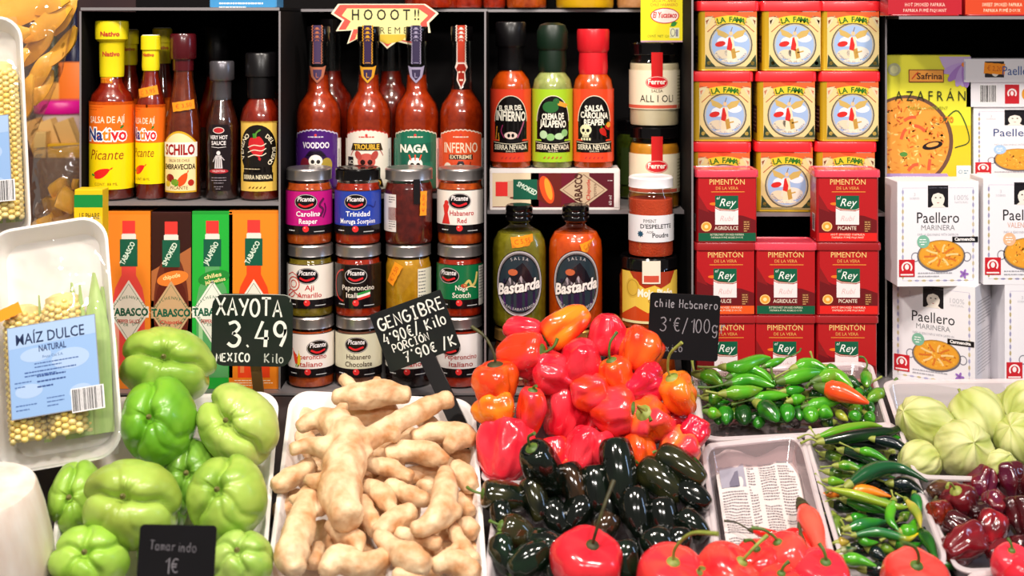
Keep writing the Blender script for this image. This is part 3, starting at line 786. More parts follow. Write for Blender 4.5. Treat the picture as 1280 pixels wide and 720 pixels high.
def sierra(bgc, fg, lines, kind):
    a = Art(); a.R(-40, 0, 40, 90, bgc).u(); a.E(0, 50, 22, 32, '14100f').R(-22, 28, 22, 50, '14100f').u(); a.G(0, 50, 22.4, 32.4, .9, fg, a0=0, a1=180)
    y = 60 if kind == 1 else 70
    for i, (tx, h_, w_) in enumerate(lines):
        a.T(tx, 0, y-h_, h_, 'f2eedd', w=w_, b=.035, rot=(2, -2, 1)[i % 3]); y -= h_+1.6
    a.u()
    if kind == 0:
        a.E(0, 33, 8, 4.5, 'f0d8c8').u().E(-2.5, 33, 1.8, 2.4, '14100f').E(2.5, 33, 1.8, 2.4, '14100f'); a.L([(-8, 30), (-12, 38), (-10, 46)], 1.2, '8d2a5a', sub=4).L([(8, 30), (13, 40), (17, 50)], 1.6, 'b05a7a', sub=4).L([(-20, 28), (-18, 44)], 1.2, 'e09a2a').L([(-15, 26), (-16, 36)], 1, 'e09a2a')
    if kind == 1:
        a.E(-3, 68, 10, 7, '2d6a34').E(4, 75, 4, 4, '2d6a34'); a.P([(4, 77), (20, 71), (17, 67), (6, 70)], 'e9a13a'); a.E(-12, 34, 5, 5, 'b9d8a8').E(-3, 31, 5, 4.4, '8fc07a').E(8, 32, 6, 4, 'b9d8a8').E(15, 36, 4.5, 4.5, '8fc07a')
    if kind == 2:
        a.skull(-11, 38, 7.5, 'e8e6b8').u(); a.chili(12, 36, 14, 8, -70, 'c2241c').chili(18, 42, 10, 6, -60, 'c2241c').E(19, 46, 3.4, 3.4, 'f2a02c')
        for i in range(4): a.R(-17+i*3.4, 27, -14.8+i*3.4, 30, 'e8e6b8')
    a.R(-25, 12, 25, 26, '14100f').u(); a.L([(-24, 24.6), (0, 22.6), (24, 24.6)], .7, 'e9dfc2', sub=4); a.T('SIERRA NEVADA', 0, 15.6, 6, 'efe6cc', w=44, b=.02).T('SALSA', 0, 12.6, 2, 'efe6cc', w=12)
    for i in range(5): a.chili(-10+i*5, 6, 4, 1.5, 30, fg if fg != 'efe6cc' else 'c33')
    return a
k3 = 1.0
prof = [(23.5, 0), (25.5, 3), (25.5, 100), (23.5, 110), (16, 120), (14, 124), (14, 134)]
bottle('chilli_sauce_bottle', 'orange sauce bottle with a matt black cap, first on the lying carton', 638.5, .1015, ZT3, prof, 128, BORG, [('sleeve', [(16, 122), (16.5, 128), (16.5, 150), (18, 152)], BLK), ('cap', [(18, 151), (19, 153), (19, 180), (17.5, 182)], BLK)],
       sierra('e8452a', 'efe6cc', [('EL SUR DEL', 6, 30), ('INFIERNO', 11, 39)], 0), 25.5, 9)
DG = mat('dark_green_wrap', '0c2214', .4)
bottle('chilli_sauce_bottle', 'pale green sauce bottle with a dark green wax cap, middle one on the carton', 690.5, .1015, ZT3, prof, 128, sauce('lime', 'b9bf72', 'a0a85c'), [('sleeve', [(17, 120), (18, 127), (17, 148)], DG), ('cap', [(18, 147), (19.5, 150), (19.5, 170), (16, 178), (8, 181)], DG)],
       sierra('a6cf2c', 'efe6cc', [('CREMA DE', 7, 28), ('JALAPEÑO', 8, 34)], 1), 25.5, 9)
RC = mat('red_wax', 'd8202a', .3, coat=.3)
bottle('chilli_sauce_bottle', 'orange sauce bottle with a bright red cap and skull label', 741.5, .1015, ZT3, prof, 128, BORG, [('sleeve', [(17.5, 116), (18.5, 124), (17.5, 146)], RC), ('cap', [(18, 144), (20, 148), (20.5, 170), (19.5, 173)], RC)],
       sierra('ef4a28', 'efe6cc', [('SALSA', 7, 24), ('CAROLINA', 7, 36), ('REAPER', 7, 26)], 2), 25.5, 9)
# jars behind, stacked
CRM = mat('cream_sauce', 'eadfc4', .3, coat=.4, col2='e2d2ac'); ORC = mat('ochre_sauce', 'd9962c', .3, coat=.4, col2='c98420')
def allioli(l):
    a = Art(); a.R(-50, 0, 50, 48, 'f2e6c8').u(); a.R(-50, 1, 50, 5, 'd8604a').R(30, 0, 60, 48, 'eadfb8').u().W(31, 46, 40, 9, 4, 1, '887744')
    a.R(-7, 36, 7, 70, 'cc2020').u().E(0, 33, 14, 8, 'd8202a').u().G(0, 33, 13.3, 7.3, .6, 'f4d8c8').T('Ferrer', 0, 31, 6, 'fff0e4', w=22, b=.03)
    a.T('SALSA', 0, 21, 3.4, '6a5a44', w=14); a.T(l, 0, 9, 8.5, '2b221c', w=43 if len(l) > 5 else 30); return a
zj = Z3
jar('allioli_jar', 'ochre sauce jar with a red paper seal, beneath the cream jar', 818, .108, zj, 101, allioli('MOJO'), ORC, lid=GLOSSBLK, r=31.5, lz=20, fill=80)
zj += .1013*(D0+.108)/D0
jar('allioli_jar', 'big cream-filled jar with a red oval emblem and red paper seal', 818, .108, zj, 104, allioli('ALL I OLI'), CRM, lid=GLOSSBLK, r=31.5, lz=22, fill=78, lidh=15)
zj += .1043*(D0+.108)/D0
a = Art(); a.R(-26, 0, 26, 56, 'f0e21c').u(); a.R(-26, 0, 26, 2, 'c9a0b0').T('SALSA PICANTE', 3, 50, 3.5, 'c2542a', w=30).T('CHILE HABANERO', 3, 45, 3.5, 'c2542a', w=34).E(4, 33, 18, 10, 'f4e6dc').u().G(4, 33, 18, 10, 1.2, 'cf2a28').T('El Yucateco', 4, 30.5, 7, 'cf2020', w=30, sh=.2, b=.03).chili(14, 22, 9, 6, 200, '2c8a34').T('CONT. NET 120 ml', -2, 6, 3, '5a6a14', w=32).R(10, 5, 22, 18, 'e6e8c0').u().G(14, 12, 3, 5, .7, '556').R(17.5, 7, 20.5, 16, '889')
carton('sauce_carton', 'small yellow carton standing on the lid of the cream jar', 802, 852, -6, zj, .088, .04, a, mat('yellow_card2', 'e8dc3a', .35), rot=-.06, h=.060)
jar('relish_jar', 'dark green jar half hidden behind the ochre sauce jar', 796, .2, Z3, 98, Art().R(-24, 0, 24, 46, '3a4a22'), sauce('greenr', '4b5a1a', '36420f'), lid=GLOSSBLK, r=27, lz=18)
# lower stack at the front
def cyl(t, name, r, z0, z1, m, k, top=1.2):
    return at(t, name, [(r-.6, z0), (r, z0+.8), (r, z1-top), (r-top, z1)], m, k, smooth=35, seg=44)
t, k = jar('glass_jar', 'low glass jar with an orange filling and white seal, under the golden label jar', 810.5, .035, ZB, 72, Art().R(-11, 40, 11, 62, 'f0e6e0'), orj, lid=GLOSSBLK, r=35, lz=0, fill=50)
a = Art(); a.R(-42, 0, 42, 60, 'e8c24c').u(); a.P([(-42, 0), (42, 0), (42, 14), (24, 8), (10, 20), (-4, 10), (-20, 18), (-42, 6)], 'c9451c').P([(-28, 60), (34, 60), (26, 46), (12, 40), (4, 44), (-8, 40), (-20, 48)], 'a8341a').u()
a.E(-24, 40, 10, 12, 'd9b040').u().G(-24, 40, 8, 10, .8, 'b08a2c').T('Mojo Picón', 6, 30, 9, 'fff4e0', w=46, b=.04).T('CANARIO', 8, 23, 3.6, '8a3a1a', w=24); a.P([(-42, -3), (42, -3), (42, 0), (-42, 0)], 'e6d9a0')
t, k = jar('mojo_jar', 'wide jar with a golden label and black lid, under the small white-lidded jar', 810.5, .035, ZB+.0735, 88, a, orj, lid=GLOSSBLK, r=37, lz=12)
a = Art(); a.R(-11, 58, 11, 86, 'ece0cc').u().R(-9, 60, 9, 68, 'd0503a'); obj('seal_strip', a.wrap('seal_strip', 37, k=k, lift=1.2), t)
z_ = ZB+.0735+.088*k*1000
WL = mat('white_lid', 'e8e4e8', .3)
a = Art(); a.R(-40, 0, 40, 33, 'e9e6ea').u().T('PIMENT', -4, 24, 4.2, '333', w=16).T("D'ESPELETTE", 5, 17, 5, '2b2a30', w=42, b=.02).T('AOP', -4, 11, 3, '333', w=8).T('Poudre', 10, 6, 5.4, '2b2a30', w=22, b=.02)
for r_ in range(0, 180, 45): a.E(-16, 10, 4.2, 1.3, '28506a', rot=r_)
PAP = mat('paprika_powder', 'd0481c', .9, bump=.6, bscale=500, col2='c03c14')
t, k = jar('paprika_jar', 'small clear jar of orange powder with a flat white lid', 813.5, .03, z_, 99, a, PAP, lid=WL, r=28.5, lz=20, fill=71, lidh=13)
# flask bottles
def bast(x, lab, m_, grp=None):
    a = Art(); a.E(0, 0, 32, 41, '1a1518').u().G(0, 0, 31, 40, 2, 'b8aeb0', n=44).G(0, 0, 28.6, 37.4, .8, '8a8084', n=44).u(); a.E(0, 0, 26.5, 35, '26323a').P([(-25, -12), (-20, -25), (-8, -33), (8, -33), (20, -25), (25, -12), (24, 6), (-24, 6)], '4b2560').u()
    a.P([(-22, -4), (-6, 18), (4, 26), (12, 16), (22, -4)], '14121a').P([(-20, -6), (-12, 8), (-4, 0), (2, 10), (10, -2), (14, -8)], 'a89aa0').E(-8, 14, 6, 4, 'c2603a').u()
    a.T('Bastarda', 0, -10, 13, '1a1216', w=59, sh=.3, rot=9, b=.09).u().T('Bastarda', 0, -10, 13, 'efe6e0', w=58, sh=.3, rot=9, b=.035)
    a.TA('SALSA', 0, 0, 29.5, 90, 3.6, 'c9c0c0', step=9).TA('WWW.SALSABASTARDA.ES', 0, 0, 33, 270, 3, 'c9c0c0', step=5.5, flip=True)
    prof = [(28, 0), (33, 4), (35, 12), (35, 96), (33.5, 108), (28, 118), (17, 124), (13, 127), (13, 136)]
    t, k = bottle('salsa_bottle', lab, x, .040, ZB+.0705, [(r*(.98), z) for r, z in prof], 118, m_,
        [('cap', [(15, 131), (17, 133), (17, 137), (16.4, 138), (17, 139), (17, 143), (16.4, 144), (17, 145), (17, 150), (15, 152)], GLOSSBLK)], a, 34.3, 58, sq=.8, group=grp)
    return t, k
t, k = bast(649, 'flask-shaped bottle of olive green salsa with an oval label', sauce('olivesalsa', '8f8420', '7a7016'))
sticker_on(t, k, 4, 110, 28, 14, 8, 26, 'C 5,95')
t, k = bast(719.5, 'flask-shaped bottle of orange salsa with an oval label', BORG)
sticker_on(t, k, 16, 104, 22, 13, 18, 27, 'C 5,95')
for cx, lb in ((649, 'low brass-lidded jar beneath the olive green salsa flask'), (719.5, 'low brass-lidded jar beneath the orange salsa flask')):
    jar('glass_jar', lb, cx, .042, ZB, 69, pic('a07848', 'Salsa', None, fg='f2e6d0', h=30, logo=(0, 100)) and Art().R(-44, 0, 44, 28, 'c9a98c').W(-20, 20, 20, 3, 6, 2, '5a3a2a'), orj, lid=mat('brass_lid', 'c2924a', .3, metal=.8), r=32, lz=10)

# ------------------------------------------------------------ bay four: square tins
TINGOLD = mat('gold_tin', 'c9a01c', .3, metal=.35, coat=.3); REDLID = mat('red_lid', 'e8222a', .3, coat=.3)
def fama_art(alt):
    a = Art(); W, H_ = 64, 78
    a.R(-W/2, 0, W/2, H_, 'dfc88c').u()
    a.R(-W/2, 64, W/2, H_, 'e8622c').u(); a.P([(-12, 78), (12, 78), (9, 70), (0, 67), (-9, 70)], 'd94a20')
    a.R(8, 71, 28, 76, 'f0e6dc' if not alt else 'f6eee6').u().T('DULCE' if not alt else 'PICANTE', 18, 72, 3.4, 'b0302a', w=16)
    for s_ in (-1, 1):
        a.P([(s_*32, 64), (s_*22, 66), (s_*26, 58), (s_*32, 50)], 'd8c9a0').P([(s_*31, 60), (s_*27, 62), (s_*30, 55)], 'c23a24').L([(s_*31, 66), (s_*20, 64), (s_*14, 58), (s_*20, 54), (s_*29, 46)], 1, 'b05a3a', sub=4)
        a.P([(s_*32, 2), (s_*18, 2), (s_*24, 8), (s_*31, 18)], '2d3d28').E(s_*27, 7, 2.4, 2.4, 'c9a84a')
    a.R(-W/2, 0, W/2, 3, '9a8a5a').u()
    a.E(0, 30, 27, 27.4, '5c574c').u().E(0, 30, 25.4, 25.8, 'b9b3a4').u().E(0, 30, 23.8, 24.2, '9db6dc').u()
    a.E(-8, 34, 9, 6, 'dfe6f0').E(12, 38, 9, 5, 'dfe6f0').E(6, 20, 14, 8, 'dfd8cc').E(-10, 18, 10, 6, 'dccdb0').u()
    # a red-robed winged figure with a horn
    a.P([(-2, 42), (-8, 46), (-18, 50), (-16, 42), (-6, 38)], 'c7a85e').P([(2, 42), (8, 47), (19, 49), (15, 41), (5, 37)], 'c7a85e')
    a.P([(-3, 40), (3, 40), (5, 24), (8, 12), (-5, 12), (-4, 26)], 'ead7b6').E(0, 44, 2.2, 2.8, 'e3bd94').u()
    a.P([(-3, 38), (-1, 40), (2, 30), (1, 22), (-5, 24)], 'cf2620').E(-13, 31, 6.5, 3.4, 'cf2620', rot=12).P([(0, 24), (5, 26), (7, 14), (2, 12)], 'b89040').L([(0, 46), (2, 52)], .8, '7a5a2c').L([(3, 20), (11, 22)], 1.6, 'c09a44')
    a.E(0, 10, 12, 2.2, 'e9ddc4')
    a.TA('PIMENTON DE LA VERA', 0, 30, 22.4, 270, 2.4, '5a6a9a', step=6.4, flip=True)
    a.G(0, 2, 64.5, 64.5, 9.5, 'e8c830', a0=72, a1=108).u().TA('LA FAMA', 0, 2, 56.4, 90, 6.6, '1f6a18', step=4.8, b=.03)
    a.L([(-16, 62), (-20, 58), (-14, 57)], .8, 'b05a3a').L([(16, 62), (20, 58), (14, 57)], .8, 'b05a3a')
    return a
fprint = [fama_art(0), fama_art(1)]
def tin(name, label, x0, x1, zb, h, Yf, dep, bodym, lidm, artmesh, lid, rot=0, group=None, side=None, axz=0, aoff=0):
    k = .001*(D0+Yf)/D0; w_ = x1-x0
    t = thing(name, label, 'tin', (((x0+x1)/2-640)*k, Yf, zb), (0, 0, rot), group)
    hb = h-lid
    V, Fc = loft([(w_-5, dep-3, 4, 0), (w_-3.4, dep-1.4, 5, .8), (w_-4.2, dep-2, 5, 2.2), (w_-4.2, dep-2, 5, hb)], 5, k)
    V = [(x, y+dep*k/2, z) for x, y, z in V]
    obj('body', mesh('body', V, Fc, bodym, smooth=35), t)
    V, Fc = loft([(w_-1, dep, 6, hb-2), (w_, dep+1, 6, hb-1.5), (w_, dep+1, 6, h-2.2), (w_-1.4, dep, 6, h-.6), (w_-6, dep-5, 5, h-.3), (w_-7, dep-6, 5, h-1.4)], 5, k)
    V = [(x, y+dep*k/2, z) for x, y, z in V]
    obj('lid', mesh('lid', V, Fc, lidm, smooth=35), t)
    o = obj('label', artmesh, t); o.location = (aoff*k, .0011, axz*k); o.scale = (k*1000,)*3
    if side is not None:
        o = obj('side_print', side, t); o.location = (-(w_/2-2.1)*k+.00005, dep*k*.5, 0); o.rotation_euler = (0, 0, -PI/2); o.scale = (k*1000,)*3
    return t
fm = [f.flat('label') for f in fprint]
sa = Art(); sa.R(-17, 10, 17, 44, '4a1a24').R(-17, 50, 17, 80, 'b08c1c').u().W(-14, 14, 76, 6, 4, 1.4, '5a4a10').W(-14, 14, 38, 6, 5, 1.4, 'c9a0a0')
sm_ = sa.flat('side_print')
FX = [[(871, 949), (863.5, 942), (864, 939)], [(951, 1029), (945, 1021), (944, 1016)], [(1025, 1101), (1024, 1101), (1019, 1096)]]
rows = ['topmost', 'middle', 'lowest']; colsN = ['first column', 'middle column', 'column beside the saffron box']
hF = 88*1.0375/1000
for c_ in range(3):
    for r_ in range(3):
        x0, x1 = FX[c_][r_]
        tin('paprika_tin', f'gold paprika tin with red lid, {rows[r_]} one in the {colsN[c_]}', x0, x1, ZM[3]+(2-r_)*hF, 88, .062, 46, TINGOLD, REDLID, fm[(c_ == 1)*1], 11, rot=(-.05, -.03, -.06)[r_], group='gold tins in three columns', side=sm_, axz=3, aoff=(3.5))
def rey(word, band, bc, sq):
    a = Art(); a.R(-36, 0, 36, 84, 'b4161c').u(); a.P([(-36, 0), (36, 0), (36, 20), (20, 26), (0, 28), (-20, 32), (-36, 42)], '6d0e15').u().P([(-36, 55), (-36, 36), (-22, 30)], '8a1418').u()
    a.T('PIMENTÓN', 0, 68, 7, 'f0c97a', w=44).T('DE LA VERA', 0, 61, 4, 'e8a858', w=28).R(-20, 57.6, 22, 58.6, 'e8923a')
    a.E(-16, 42, 6, 2, 'f07a20').u(); a.P([(-15, 53), (14, 53), (14, 36), (9, 34), (-9, 36), (-15, 39)], '0c5c40').P([(-15, 36), (-9, 33), (9, 32), (14, 34), (14, 14), (-15, 14)], 'f0e4e4').u()
    a.L([(-15, 38), (-8, 34.4), (8, 33.6), (14, 36)], .9, 'e8d0c0', sub=4); a.T('el', -11, 48, 4, 'e8f0e8', sh=.3).T('Rey', 1, 39, 10, 'f4f6f0', w=21, sh=.35).T('Rubí', 0, 19, 7, 'ddb8b8', w=18, sh=.3)
    if sq: a.E(-26, 11.5, 6.6, 6.6, 'f0a03a').u().G(-26, 11.5, 6.2, 6.2, .7, 'f8dca0').E(-26, 11.5, 2.4, 2.4, 'f8dca0')
    a.R(20, 6, 29, 20, '6a2a1c').u().W(21, 28, 17, 5, 3, 1, 'd8a86a')
    a.T(word, -1, 7, 4.8, 'f0dcc8', w=len(word)*3.3, b=.01)
    a.R(-36, -8, 36, 3, bc).u().T(band[0], 0, -.6, 2.6, 'e8e0c8', w=42).T(band[1], 0, -4.4, 2.4, 'e8e0c8', w=40)
    a.V = [(x, y*.93+8, z) for x, y, z in a.V]
    return a
REDTIN = mat('red_tin', 'a4141a', .28, coat=.35); PINKLID = mat('translucent_pink_lid', 'dc4256', .25, coat=.4, sss=.2); SHLID = mat('red_tin_lid', '9c1a1e', .3, coat=.3)
ag = rey('AGRIDULCE', ('BITTERSWEET SMOKED PAPRIKA', 'PAPRIKA FUMÉ AIGRE-DOUX'), '0d5a3c', True)
pi_ = rey('PICANTE', ('HOT SMOKED PAPRIKA', 'PAPRIKA FUMÉ PIQUANT'), 'e0201c', True)
du = rey('DULCE', ('SWEET SMOKED PAPRIKA', 'PAPRIKA FUMÉ DOUX'), 'e8561c', False)
ma, mp, md = ag.flat('label'), pi_.flat('label'), du.flat('label')
ss = Art(); ss.R(-16, 20, 16, 60, 'b01418').u().bar(-4, 12, 12, 34, 4, 'e8e0e0'); ssm = ss.flat('side_print')
hR = .0915
for x0, x1, n_, am, lm, lb in (
    (869, 949, 2, ma, PINKLID, 'red tin with a pink lid and green base stripe, top of the outer column'),
    (1019, 1101, 2, mp, PINKLID, 'red tin with a pink lid, on top beside the saffron box'),
    (868, 946, 1, md, SHLID, 'red tin with an orange base stripe, partly behind the black price slate'),
    (943, 1022, 1, ma, PINKLID, 'red tin with a green base stripe, uppermost in the short middle column'),
    (1020, 1102, 1, mp, SHLID, 'red tin with a red base stripe, second tin up beside the boxes of rice seasoning'),
    (869, 947, 0, ma, SHLID, 'lowest red tin of the outer column, behind the green chillies'),
    (942, 1021, 0, ma, SHLID, 'lowest red tin of the middle column, behind the green chillies'),
    (1019, 1099, 0, mp, SHLID, 'lowest red tin beside the rice seasoning boxes')):
    tin('smoked_paprika_tin', lb, x0, x1, ZB+n_*hR, 91, .006, 47, REDTIN, lm, am, 8, rot=(.02 if x0 < 900 else -.02), group='red smoked paprika tins', side=ssm, axz=1)
# tins on the boards above
a = rey('PICANTE', ('HOT SMOKED PAPRIKA', 'PAPRIKA FUMÉ PIQUANT'), 'c0182a', False); a.V = [(x*1.15, y, z) for x, y, z in a.V]
a = Art(); a.R(-46, 0, 46, 20, 'b01828').u().T('HOT SMOKED PAPRIKA', 0, 10, 4.4, 'f0c8b8', w=50).T('PAPRIKA FUMÉ PIQUANT', 0, 3, 4, 'f0c8b8', w=54)
b_ = Art(); b_.R(-46, 0, 46, 20, 'c8401c').u().T('SWEET SMOKED PAPRIKA', 0, 10, 4.4, 'f0d8b8', w=50).T('PAPRIKA FUMÉ DOUX', 0, 3, 4, 'f0d8b8', w=46)
tin('smoked_paprika_tin', 'wide red tin cut off by the frame, above the saffron box', 1110, 1203, ZT[4], 92, .004, 50, REDTIN, SHLID, a.flat('label'), 8, axz=2)
tin('smoked_paprika_tin', 'wide red tin with an orange base stripe, above the rice seasoning boxes', 1206, 1300, ZT[4], 92, .004, 50, REDTIN, SHLID, b_.flat('label'), 8, axz=2)
YJ = mat('yellow_filling', 'e8b818', .3, coat=.4)
for cx, Yc, r, m_, lb in ((731, .19, 37, YJ, 'yellow jar on the top board above the red-capped bottle'), (658, .19, 26, orj, 'amber jar on the top board above the black-capped bottle'), (618, .19, 15, rdj, 'small dark jar on the top board at the divider'), (796, .19, 26, sauce('peach', 'd8a070', 'c88a58'), 'peach jar on the top board beside the yellow one'),
        (541, .2, 36, rdj, 'red jar on the top board above the starburst sign'), (583, .2, 22, rdj, 'dark red jar on the top board above the devil-seal bottle')):
    jar('sauce_jar', lb, cx, Yc, ZT[2] if Yc > .1 else ZT[0], 80, None, m_, r=r)
t, s_, w_, h_ = carton('blue_carton', 'pale blue pack lying on the top board above the black-capped bottles', 262, 346, -40, ZT[0], .03, .05, Art().R(-40, 0, 40, 30, '3a8ac0').u().W(-30, 30, 4, 2, 5, 2, 'e0ecf4'), mat('blue_card', '3f86b8', .4))

# ------------------------------------------------------------ bay five: rice seasoning cartons and saffron
def paella(word='MARINERA', badge='7fb8a0', wcol='8a8a90', full=True, blue=False):
    a = Art(); W, H_ = 104, 129
    a.R(-W/2, 0, W/2, H_, 'edeaf0').u()
    a.L([(-45, 7), (45, 7), (45, 121), (-45, 121)], .8, 'c4c0d8', closed=True)
    for i in range(14):
        for s_ in (-45, 45): a.E(s_, 12+i*8, 1.5, 3, ('d8c898', 'b9b8dc')[i % 2], 8)
    for i in range(9): a.E(-36+i*9, 7, 3, 1.4, ('d8c898', 'b9b8dc')[i % 2], 8)
    a.R(-13, 97, 13, 124, '16131a').u().E(0, 108, 8.4, 11, 'efe6dc').u()
    a.P([(-8.6, 108), (-8, 118), (0, 121.5), (8, 118), (8.6, 108), (6, 113), (0, 115), (-6, 113)], '16131a').E(-3, 109, 1.3, .8, '332', 8).E(3, 109, 1.3, .8, '332', 8).P([(-2, 103), (2, 103), (0, 102)], 'a33').P([(-10, 97), (10, 97), (5, 101), (-5, 101)], 'efe6dc')
    a.T('3', -30, 111, 4, 'c9c8d0').T('SOBRES', -30, 107, 2.4, 'c9c8d0', w=12).T('100%', 30, 106, 6, 'c4c4cc', w=18).T('NATURAL', 30, 102, 2.4, 'c4c4cc', w=17)
    a.T('Paellero', 0, 78, 13, '23407c' if blue else '17151c', w=54, b=.0).T(word, 0, 69, 6.4, wcol, w=43).T('PAELLA SEASONING WITH SAFFRON', 0, 62, 3, 'a8a8b2', w=52)
    # pan of rice
    for s_ in (-1, 1): a.G(4+s_*33, 36, 5.5, 6, 1.3, '8f8f9a')
    a.E(4, 37, 31, 20, '6f6a72').u().E(4, 38, 29, 18.6, 'c99032').u(); a.E(4, 38, 27.4, 17.2, 'e8a030').u()
    rnd = random.Random(5)
    for i in range(60):
        q = rnd.random()*2*PI; r_ = math.sqrt(rnd.random())
        a.E(4+25*r_*math.cos(q), 38+15.4*r_*math.sin(q), 1.8, .8, rnd.choice(('f4c860', 'd98a24', 'f0b848', 'c8702a')), 6, rot=rnd.random()*180)
    a.u()
    if word == 'MARINERA':
        for i in range(10):
            q = i*2*PI/10; a.L([(4+6*math.cos(q), 38+4*math.sin(q)), (4+14*math.cos(q+.15), 38+9*math.sin(q+.15)), (4+22*math.cos(q+.1), 38+13.5*math.sin(q+.1))], 2.4, 'd8762c' if i % 2 else 'f3cf8a', sub=3)
    a.E(-19, 55, 8, 8, badge).u().W(-24, -15, 57, 3, 3, 1, 'ffffff', al='c')
    if full: a.R(18, 54, 51, 61, '120f14').u().T('Carmencita', 34, 56, 3.8, 'f6f2f2', w=26, b=.04)
    a.R(-50, 12, -30, 33, 'c8202c').u().G(-40, 23.5, 7, 7, 2, 'f6e8e8', a0=-40, a1=220).E(-40, 24, 2.6, 3.4, 'f6e8e8').R(-48, 13.6, -32, 15.4, 'f6e8e8')
    for i in range(5): a.E(33+3*math.cos(i*1.25), 15+3*math.sin(i*1.25), 3.2, 1.5, '9a6fc0', 10, rot=math.degrees(i*1.25))
    a.W(-26, 22, 16, 2, 4, 1.2, 'b0b0ba')
    return a
WC = mat('white_carton', 'e9e6ec', .4)
pm = paella(); pv = paella('VALENCIANA', 'f0b890', 'd8a898', full=False); pb = paella('', 'a8c8e8', 'aaa', full=False, blue=True)
def pbox(label, x0, x1, py0, zb, Yf, dep, art, h, rot=0, off=0):
    a = Art(); a.V = [(x+off, y*h/129, z) for x, y, z in art.V]; a.F = art.F; a.C = art.C
    sc = (x1-x0)/104; a.V = [(x*sc, y, z) for x, y, z in a.V]
    return carton('seasoning_carton', label, x0, x1, py0, zb, Yf, dep, a, WC, rot=rot, h=h/1000*(D0+Yf)/D0, group='white rice seasoning cartons')
hb1 = 129
t, s_, w_, h_ = pbox('white seasoning carton with its narrow side showing, lowest in the first column', 1115, 1218, 0, ZB, .022, .080, pm, 128, rot=-.10)
# its narrow side with small print
t.rotation_euler.z = -.60
a = Art(); a.W(-30, 30, 108, 8, 4, 1.2, 'a0a0a8', seed=2).W(-30, 30, 70, 14, 4, 1.2, 'b0b0b8', seed=5)
o = obj('side_print', a.flat('side_print'), t); o.location = (w_/2+.0001, .040, 0); o.rotation_euler = (0, 0, PI/2)
pbox('white seasoning carton with a green badge, upper one in the first column', 1121, 1224, 0, ZB+.1285, .004, .05, pm, 131, rot=.04)
pbox('white seasoning carton with an orange badge, cut off by the frame, lower one', 1256, 1359, 0, ZB, .004, .05, pv, 130)
pbox('white seasoning carton with an orange badge, cut off by the frame, upper one', 1229, 1332, 0, ZB+.1305, .004, .05, pv, 133)
# gold packets and the cartons that stand on them
GP = mat('gold_foil', 'd8a83c', .35, metal=.5)
zg = ZM[4]
for i in range(2):
    a = Art(); a.R(-76, 1, 76, 15, 'dcae4a').u().W(-66, 66, 6, 1, 3, 2, '8a5a1c')
    carton('saffron_packet', ('lower', 'upper')[i]+' of two flat gold packs behind the white seasoning cartons', 1110, 1262, 0, zg+i*.0185, .08, .06, a, GP, h=.018)
zg += .0372
a = Art(); a.R(-54, 0, 54, 156, 'e6e03c').u(); a.R(-54, 0, 54, 70, 'f0c828').u()
a.E(-26, 50, 58, 58, '6a4a3a', n=44).u().E(-27, 50, 54, 54, 'e89a3c', n=44).u()
rnd = random.Random(9)
for i in range(220):
    q = rnd.random()*2*PI; r_ = 51*math.sqrt(rnd.random())
    a.E(-27+r_*math.cos(q), 50+r_*math.sin(q), 3.2, 1.1, rnd.choice(('f4bc60', 'd9802c', 'f8d080', 'e08a30', 'cc5a28')), 6, rot=rnd.random()*180)
a.u()
for x, y, q in ((-22, 78, 60), (-10, 66, 100), (-30, 60, 20), (2, 20, 80), (-18, 18, 120)): a.L([(x-8*math.cos(q), y-8*math.sin(q)), (x, y+2), (x+8*math.cos(q), y+6*math.sin(q))], 4, 'df5a34', sub=4)
a.E(6, 45, 13, 5, '1c1214', rot=12).u().E(6, 46, 8, 2.6, 'e8a050', rot=12); a.E(-30, 34, 5, 3, '4f8a3a')
a.L([(18, 74), (38, 88), (52, 52), (34, 42)], 1.6, '3c5a2a', sub=6)
a.P([(-54, 0), (30, 0), (24, 10), (-54, 10)], 'b59ad0').u().W(-44, 20, 4, 1, 3, 2.4, 'f4f0fa'); a.R(36, 4, 54, 20, 'e9eef2').u().G(41, 12, 2.4, 2.4, .6, '48a').W(45, 52, 13, 2, 3, 1, '48a')
# clip everything that passes the panel's sides
a.V = [(min(54, max(-54, x)), min(156, max(0, y)), z) for x, y, z in a.V]
a.P([(54, 156), (14, 156), (18, 146), (26, 134), (36, 124), (44, 118), (54, 128)], 'c8b0dc').u()
for q in (200, 225, 250, 275): a.u().E(46+14*math.cos(math.radians(q)), 146+14*math.sin(math.radians(q)), 15, 5, 'a77cc8' if q % 2 else 'bfa0dc', rot=q)
a.u().E(45, 146, 3, 3, 'e8842c'); a.V = [(min(54, x), min(156, y), z) for x, y, z in a.V]
a.E(-42, 140, 8, 8, 'b9b890').u().E(-42, 140, 5, 5, 'd8d49c')
a.R(-24, 124, 20, 140, '7a3a1c').u().R(-23, 125, 19, 139, 'f0a040').u().L([(-20, 128), (-15, 134), (-12, 137)], 1.4, 'd8401c').T('Safrina', 2, 128, 7.4, '4a2210', w=32, b=.02)
a.T('A Z A F R Á N', 3, 101, 12, '2f3418', w=88).T('PAELLA CONDIMENT', 0, 90, 4, '9aa032', w=50)
a.T('€ 3,70', 18, 74, 7, 'e8862a', w=28, b=.03)
carton('saffron_box', 'big yellow saffron box picturing a pan of rice and a crocus', 1106, 1213, 0, zg, .082, .035, a, mat('yellow_box', 'ddd63e', .35), rot=.0, h=.1655)
pbox('white seasoning carton with blue lettering, behind the front column', 1217, 1320, 0, zg, .084, .04, pb, 93)
zz = zg+.093*1.05
